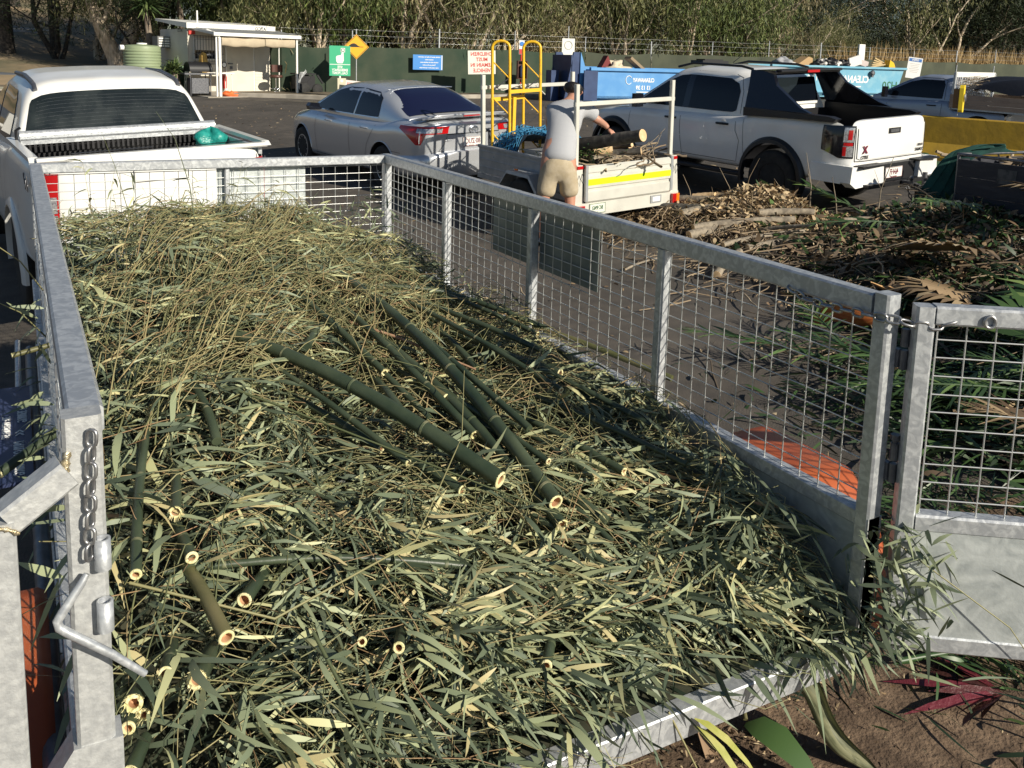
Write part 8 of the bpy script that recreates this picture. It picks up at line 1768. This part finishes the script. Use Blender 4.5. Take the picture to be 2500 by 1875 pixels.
LG = [((6.38, 7.35, .20), (6.85, 6.35, .36), .10, 'dark log with bright round cut face at the front of the log stack', 'log_dark', 'log'),
      ((6.68, 7.5, .26), (7.10, 6.55, .44), .085, 'log lying behind the first, its lit cut face just above', 'log_bark', 'log'),
      ((7.0, 7.0, .40), (7.12, 6.75, .46), .07, 'short pale upright stub with ridged bark behind the log cut faces', 'wood_cut', 'log'),
      ((6.3, 6.15, .24), (7.4, 5.75, .34), .055, 'long pale branch lying across the logs towards the leaf mound', 'log_bark', 'branch'),
      ((6.2, 6.1, .16), (7.3, 5.92, .30), .065, 'smooth grey log under the long pale branch', 'log_bark', 'log'),
      ((6.5, 6.6, .30), (7.6, 6.3, .46), .075, 'thick rough log leading up to the dry leaf mound', 'log_bark', 'log'),
      ((6.25, 5.6, .16), (7.25, 5.45, .26), .035, 'thin grey branch beneath the smooth log', 'log_bark', 'branch'),
      ((6.4, 5.4, .14), (7.4, 5.1, .24), .06, 'ridged log with pale end near the right end of the stack', 'log_bark', 'log'),
      ((6.15, 5.1, .10), (7.2, 5.25, .16), .045, 'low brown log in the shade below the ridged log', 'log_dark', 'log'),
      ((6.9, 5.9, .18), (7.15, 5.2, .42), .028, 'bent thin branch leaning across the ridged log', 'log_bark', 'branch'),
      ((7.1, 6.0, .40), (7.7, 5.75, .40), .05, 'branch with a white knot below the leaf mound', 'log_bark', 'branch'),
      ((7.9, 5.5, .30), (8.6, 5.3, .28), .045, 'pale branch stretching right from the leaf mound', 'log_bark', 'branch'),
      ((5.6, 4.95, .06), (6.2, 5.3, .16), .05, 'split stump piece at the near edge of the stack', 'log_bark', 'log'),
      ((5.0, 5.6, .02), (5.55, 5.75, .04), .014, 'lone thin stick lying on the bare asphalt', 'log_bark', 'branch'),
      ((9.4, 4.9, .50), (10.4, 4.45, .46), .02, 'reddish bundle of thin canes at the top right of the waste', 'log_bark', 'branch')]
for (A, B, r, lb, mt, ct) in LG:
    A = (A[0] + .12, A[1] - .12, A[2] * .75 + .03); B = (B[0] + .12, B[1] - .12, B[2] * .75 + .05)
    log(WP(*A), WP(*B), r * .85, lb, mt, cat=ct, bend=.03)
for k, (x, y, h) in enumerate(((6.85, 7.3, .55), (8.15, 6.0, .75), (8.35, 5.75, .6), (8.6, 5.4, .75))):
    m = MB(); z = float(zf(x, y)) - .05; a = k * 1.7
    m.tube([(x, y, z), (x + .05 * math.cos(a), y, z + h * .5), (x + .18 * math.cos(a), y + .1 * math.sin(a), z + h)], [.009, .007, .003], 5); m.tube([(x + .05 * math.cos(a), y, z + h * .5), (x - .08, y + .03, z + h * .8)], [.005, .002], 4)
    m.build('branch', MT['log_bark'], None, label=['bare forked twig standing up at the left of the log stack', 'bare twig standing left of two others beside the leaf mound', 'bare twig standing in the middle right of the leaf mound', 'rightmost bare twig standing beside the leaf mound'][k], cat='branch')
# ---- palm fronds: pinnate and fan
def lf_mesh(mt, L, W, bend, tint, seg=None):
    m = MB(); V, F, T = leaf_batch(np.zeros((1, 3)), np.zeros(1), np.zeros(1), np.zeros(1), np.array([L]), np.array([W]), np.array([bend]), np.array([tint])); m.add(V, F, 0, True, T); return m.mesh('leaflet', mt)
GL = [lf_mesh(MT['greenleaf'], 1, .075, .18, t) for t in (.3, .55, .75, .9)]; DL = [lf_mesh(MT['dryleaf'], 1, .075, .15, t) for t in (.35, .55, .75)]
def pinnate(x, y, h, az, L, label, leaves, pitch=.12, n=22, ll=.38, curve=.25, w=1.0, name='palm_frond', group=None):
    n = int(n * 1.35); w = w * .9
    h = float(waste(x, y)) + .05 + (h if h < .09 else .03)
    mw = Matrix.Translation(WP(x, y, h)) @ rotz(az) @ Matrix.Rotation(-pitch, 4, 'Y'); e = empty(name, mw=mw, label=label, cat='palm frond', group=group)
    t = np.linspace(0, 1, 9); P = np.stack([t * L, 0 * t, -curve * L * t ** 2 * .5], -1); m = MB(); m.tube(P, np.linspace(.013, .003, 9), 6); m.build('stem', MT['greenleaf'] if leaves is GL else MT['dryleaf'], e)
    for k in range(n):
        s = .12 + .88 * k / (n - 1)
        for q in (-1, 1):
            o = bpy.data.objects.new('leaflet', leaves[int(RN.integers(0, len(leaves)))]); COL.objects.link(o); o.parent = e
            o.location = (s * L, 0, -curve * L * s * s * .5); o.rotation_euler = (RN.normal(q * .3, .3), RN.normal(.05, .12), q * (1.05 - .55 * s) + RN.normal(0, .06)); z = ll * (math.sin(math.pi * min(1, s * .75 + .18))) * RN.uniform(.85, 1.1); o.scale = (z, z * w, z)
def fan(x, y, h, az, tilt, R, label, mats, n=26, roll=0.0, stem=.5):
    mw = Matrix.Translation(WP(x, y, h)) @ rotz(az) @ Matrix.Rotation(-tilt, 4, 'Y') @ Matrix.Rotation(roll, 4, 'X'); e = empty('fan_palm_leaf', mw=mw, label=label, cat='palm leaf')
    m = MB(); m.tube([(-stem, 0, -.0), (-.1, 0, .0), (.06, 0, 0)], [.011, .009, .006], 6); m.build('stem', mats, e)
    m = MB(); G = []
    for k in range(n + 1):
        a = -1.35 + 2.7 * k / n; zf_ = .02 * (1 if k % 2 else -1); G.append([(0, 0, 0), (R * .5 * math.cos(a), R * .5 * math.sin(a), zf_ * .7), (R * .62 * math.cos(a), R * .62 * math.sin(a), zf_)])
    m.grid(G, smooth=False, tint=.55); m.build('fan_blade', mats, e)
    for k in range(n):
        a = -1.35 + 2.7 * (k + .5) / n; tp = R * RN.uniform(.9, 1.1); w = R * .055; dr = -RN.uniform(.02, .14)
        c, s = math.cos(a), math.sin(a); b = R * .55; mid = R * .8
        m = MB(); m.add([(b * c - w * s, b * s + w * c, 0), (b * c + w * s, b * s - w * c, 0), (mid * c + w * .7 * s, mid * s - w * .7 * c, dr * .3), (mid * c - w * .7 * s, mid * s + w * .7 * c, dr * .3), (tp * c, tp * s, dr)], [(0, 1, 2, 3), (3, 2, 4)], 0, True, RN.uniform(.3, 1)); m.build('leaf_segment', mats, e)
fan(7.1, 3.3, .50, 2.9, .2, .75, 'brown dry fan palm leaf spread behind the top of the right post', MT['dryleaf'], roll=.2, stem=.9)
fan(6.5, 2.75, .34, 2.4, .15, .6, 'orange-brown dry fan leaf under the brown one', MT['dryleaf'], n=18)
fan(5.9, 1.75, .36, .7, .5, .60, 'bright green fan palm leaf seen through the gate mesh', MT['greenleaf'], n=20)
fan(6.6, 1.9, .45, 1.1, .4, .6, 'green fan palm leaf at the right edge behind the gate', MT['greenleaf'], n=20)
fan(8.9, 3.4, .75, 2.6, .35, .7, 'rusty dry palm leaf at the right edge of the heap', MT['dryleaf'], n=18)
PF = [(4.9, 2.4, .06, .5, 1.2, 'dark palm frond lying just beyond the right side wall'), (5.1, 2.0, .08, 2.0, 1.1, 'dark palm frond crossing the first one beyond the side wall'), (4.9, 1.9, .12, -.4, 1.1, 'green frond pointing towards the gate hinge'),
      (5.3, 1.5, .2, 2.6, 1.2, 'frond seen low through the gate mesh'), (5.6, .9, .22, 1.9, 1.1, 'dark frond at the bottom of the gate mesh'), (5.0, 2.5, .10, 1.2, 1.0, 'frond tip sticking up behind the side mesh'),
      (6.3, .9, .25, 2.9, 1.2, 'broad frond at the right edge of the gate mesh'), (4.5, 1.5, .05, 1.2, .9, 'short frond in the shadow of the gate'), (6.9, 1.2, .4, 2.2, 1.1, 'frond arching behind the gate top')]
for i, (x, y, h, az, L, lb) in enumerate(PF): pinnate(x, y, h, az, L, lb, GL, pitch=.1 + .12 * (i % 3), ll=.34)
rq = np.random.default_rng(77)
for i in range(34): pinnate(rq.uniform(4.5, 8.2), rq.uniform(.4, 3.0), .03, rq.uniform(0, 6.28), rq.uniform(.8, 1.2), 'green palm frond in the tangle behind the gate', GL if i % 4 else DL, pitch=rq.uniform(0, .35), ll=rq.uniform(.26, .38), n=16, group='palm fronds tangled behind the gate')
pinnate(8.6, 5.6, .55, 2.3, .9, 'broad green frond rising beside the hitch chain', GL, pitch=.5, ll=.3, w=1.8, n=12)
pinnate(9.0, 4.4, .60, 3.2, 1.1, 'bright green lobed leaf near the top of the dark heap', GL, pitch=.25, ll=.32, w=1.8, n=14)
pinnate(8.0, 4.6, .55, 2.7, 1.0, 'grey-green lobed leaf in the middle of the heap', GL, pitch=.1, ll=.3, w=1.6, n=14)
pinnate(8.9, 4.9, .60, 1.0, .9, 'dry tan palm frond with upturned leaflets on the heap crest', DL, pitch=.2, ll=.3, n=16)
# fronds and leaves on the soil under the gate
pinnate(3.05, .55, .05, -.4, .9, 'dark green frond in the shade under the gate', GL, pitch=.05, ll=.28, n=22)
pinnate(2.75, .38, .05, -.25, .8, 'frond hanging over the red leaves at the bottom right', GL, pitch=.05, ll=.26, n=20)
pinnate(3.9, .5, .15, 2.7, .9, 'frond behind the gate sheet at the right edge', GL, pitch=.15, ll=.3, n=20)
rd = mat('cordyline_red', (.22, .03, .04), .45, tint=[(0, (.05, .02, .015)), (.5, (.14, .02, .03)), (1, (.26, .17, .11))], bump=.5, bscale=60)
cd = empty('cordyline', WP(3.0, .12, .05), label='clump of dark red and tan cordyline leaves lying on the soil', cat='plant')
for k in range(18):
    m = MB(); V, F, T = leaf_batch(np.zeros((1, 3)), np.array([2.3 + k * .10 - .7]), np.array([.05 + .05 * (k % 4)]), np.array([RN.uniform(-.6, .6)]), np.array([RN.uniform(.25, .45)]), np.array([RN.uniform(.022, .05)]), np.array([RN.uniform(.1, .3)]), np.array([RN.uniform(0, 1)])); m.add(V, F, 0, True, T); m.build('leaf', rd, cd)
# orange palm sheath, curled sheath, big leaves
def sheath(name, pos, az, L, W, col, label, tiltx=.0, curl=1.2, tap=1.0, rollx=0.):
    mw = Matrix.Translation(pos) @ rotz(az) @ Matrix.Rotation(-tiltx, 4, 'Y') @ Matrix.Rotation(rollx, 4, 'X'); G = []
    for t in np.linspace(0, 1, 16):
        w = W * math.sin(math.pi * (.06 + .90 * t)) ** .7 * (1 - .35 * t * tap); G.append([(L * t, w * math.sin(a) , w * .55 * (1 - math.cos(a)) + .03 * math.sin(t * 7)) for a in np.linspace(-curl, curl, 10)])
    m = MB(); m.grid(G); m.grid(np.array(G) - np.array([0, 0, .006]), flip=True); return m.build(name, col, None, mw=mw, label=label, cat='palm sheath')
sheath('palm_sheath', WP(5.45, 3.35, .10), -1.1, .55, .17, mat('orange_sheath', (.50, .17, .05), .45, col2=(.34, .09, .03), scale=6, stretch=(1, 6, 6)), 'bright orange-brown palm sheath lying on the asphalt beside the heap', .25, 1.3, rollx=-.7)
sheath('palm_sheath', WP(6.5, 3.1, .26), 2.6, .5, .13, mat('tan_sheath', (.55, .34, .16), .5), 'small tan palm sheath beneath the dry fan leaf', .1, 1.0)
sheath('palm_sheath', (2.06, .38, .28), -.85, .48, .062, mat('striped_sheath', (.20, .20, .11), .6, col2=(.09, .10, .05), scale=7, stretch=(1.5, 8, 8)), 'curled grey-green striped sheath hanging from the tail corner to the soil', -.75, 2.2, .5)
m = MB(); V, F, T = leaf_batch(np.array([[1.98, .38, .06]]), np.array([-1.2]), np.array([.25]), np.array([.2]), np.array([.34]), np.array([.11]), np.array([.5]), np.array([.6])); m.add(V, F, 0, True, T); m.build('broad_leaf', MT['greenleaf'], None, label='single broad glossy green leaf on the soil below the tail crossbar', cat='leaf')
m = MB(); m.tube([(2.12, .62, .12), (2.05, .5, .13), (1.99, .39, .07)], .008, 6); m.build('leaf_stalk', MT['culm_old'], None, label='pale green stalk rising above the broad glossy leaf', cat='stalk')
yl = mat('yellow_green_leaf', (.30, .31, .06), .5, col2=(.4, .38, .12), scale=20)
for k, (a, L) in enumerate(((-.75, .22), (-1.05, .20))):
    m = MB(); V, F, T = leaf_batch(np.array([[1.37, -.04, .60 - .02 * k]]), np.array([a]), np.array([-.25]), np.array([.3]), np.array([L]), np.array([.024]), np.array([.5]), np.array([.5])); m.add(V, F, 0, True, T); m.build('leaf', yl, None, label=['upper yellow-green leaf hanging off the tail crossbar', 'lower yellow-green leaf hanging off the tail crossbar'][k], cat='leaf')
sheath('bark_strip', WP(1.95, .62, .02), -1.9, .42, .035, mat('brown_strip', (.30, .2, .12), .7), 'curled brown strip lying on the soil below the crossbar', .03, 1.4)
# crumbs on the soil
m = MB(); n = 9000; x = RN.normal(2.5, .8, n); y = RN.normal(.35, .5, n); P = np.stack([x, y, GZ(x, y) + .03 + RN.uniform(0, .012, n)], -1); V, F, T = leaf_batch(P, RN.uniform(-3, 3, n), RN.normal(0, .3, n), RN.normal(0, 1, n), RN.uniform(.01, .04, n), RN.uniform(.003, .008, n), RN.uniform(0, .3, n), RN.uniform(0, 1, n)); m.add(V, F, 0, False, T); m.build('soil_crumbs', MT['dryleaf'], kind='stuff')
m = MB(); n = 2600; x = RN.uniform(2.3, 4.2, n); y = RN.uniform(-.2, 1.4, n); k = RN.random(n) < np.clip((x - 2.5) * .9 + (y - .2) * .5, .06, 1); x, y = x[k], y[k]; n = len(x)
V, F, T = leaf_batch(np.stack([x, y, GZ(x, y) + RN.uniform(.03, .12, n)], -1), RN.uniform(-3, 3, n), RN.normal(.05, .25, n), RN.normal(0, .8, n), RN.uniform(.06, .26, n), RN.uniform(.006, .016, n), RN.uniform(0, .4, n), RN.uniform(0, .7, n), RN.normal(0, .15, n)); m.add(V, F, 0, True, T); m.build('fallen_fronds', MT['greenleaf'], kind='stuff')
m = MB(); n = 1500; x = RN.uniform(2.6, 16, n); y = RN.uniform(1, 26, n); P = np.stack([x, y, GZ(x, y) + .012], -1); V, F, T = leaf_batch(P, RN.uniform(-3, 3, n), RN.normal(0, .15, n), RN.normal(0, .4, n), RN.uniform(.03, .12, n), RN.uniform(.01, .03, n), RN.uniform(0, .1, n), RN.uniform(.3, 1, n)); m.add(V, F, 0, False, T); m.build('scattered_leaves', MT['dryleaf'], kind='stuff')
lump('shrub_clippings', (12.4, 7.9, float(GZ(12.4, 7.9)) + .12), (.55, .4, .28), MT['greenleaf'], 'low clump of dark clippings under the drawbar of the timber trailer', 'clippings', 13, amp=.2)
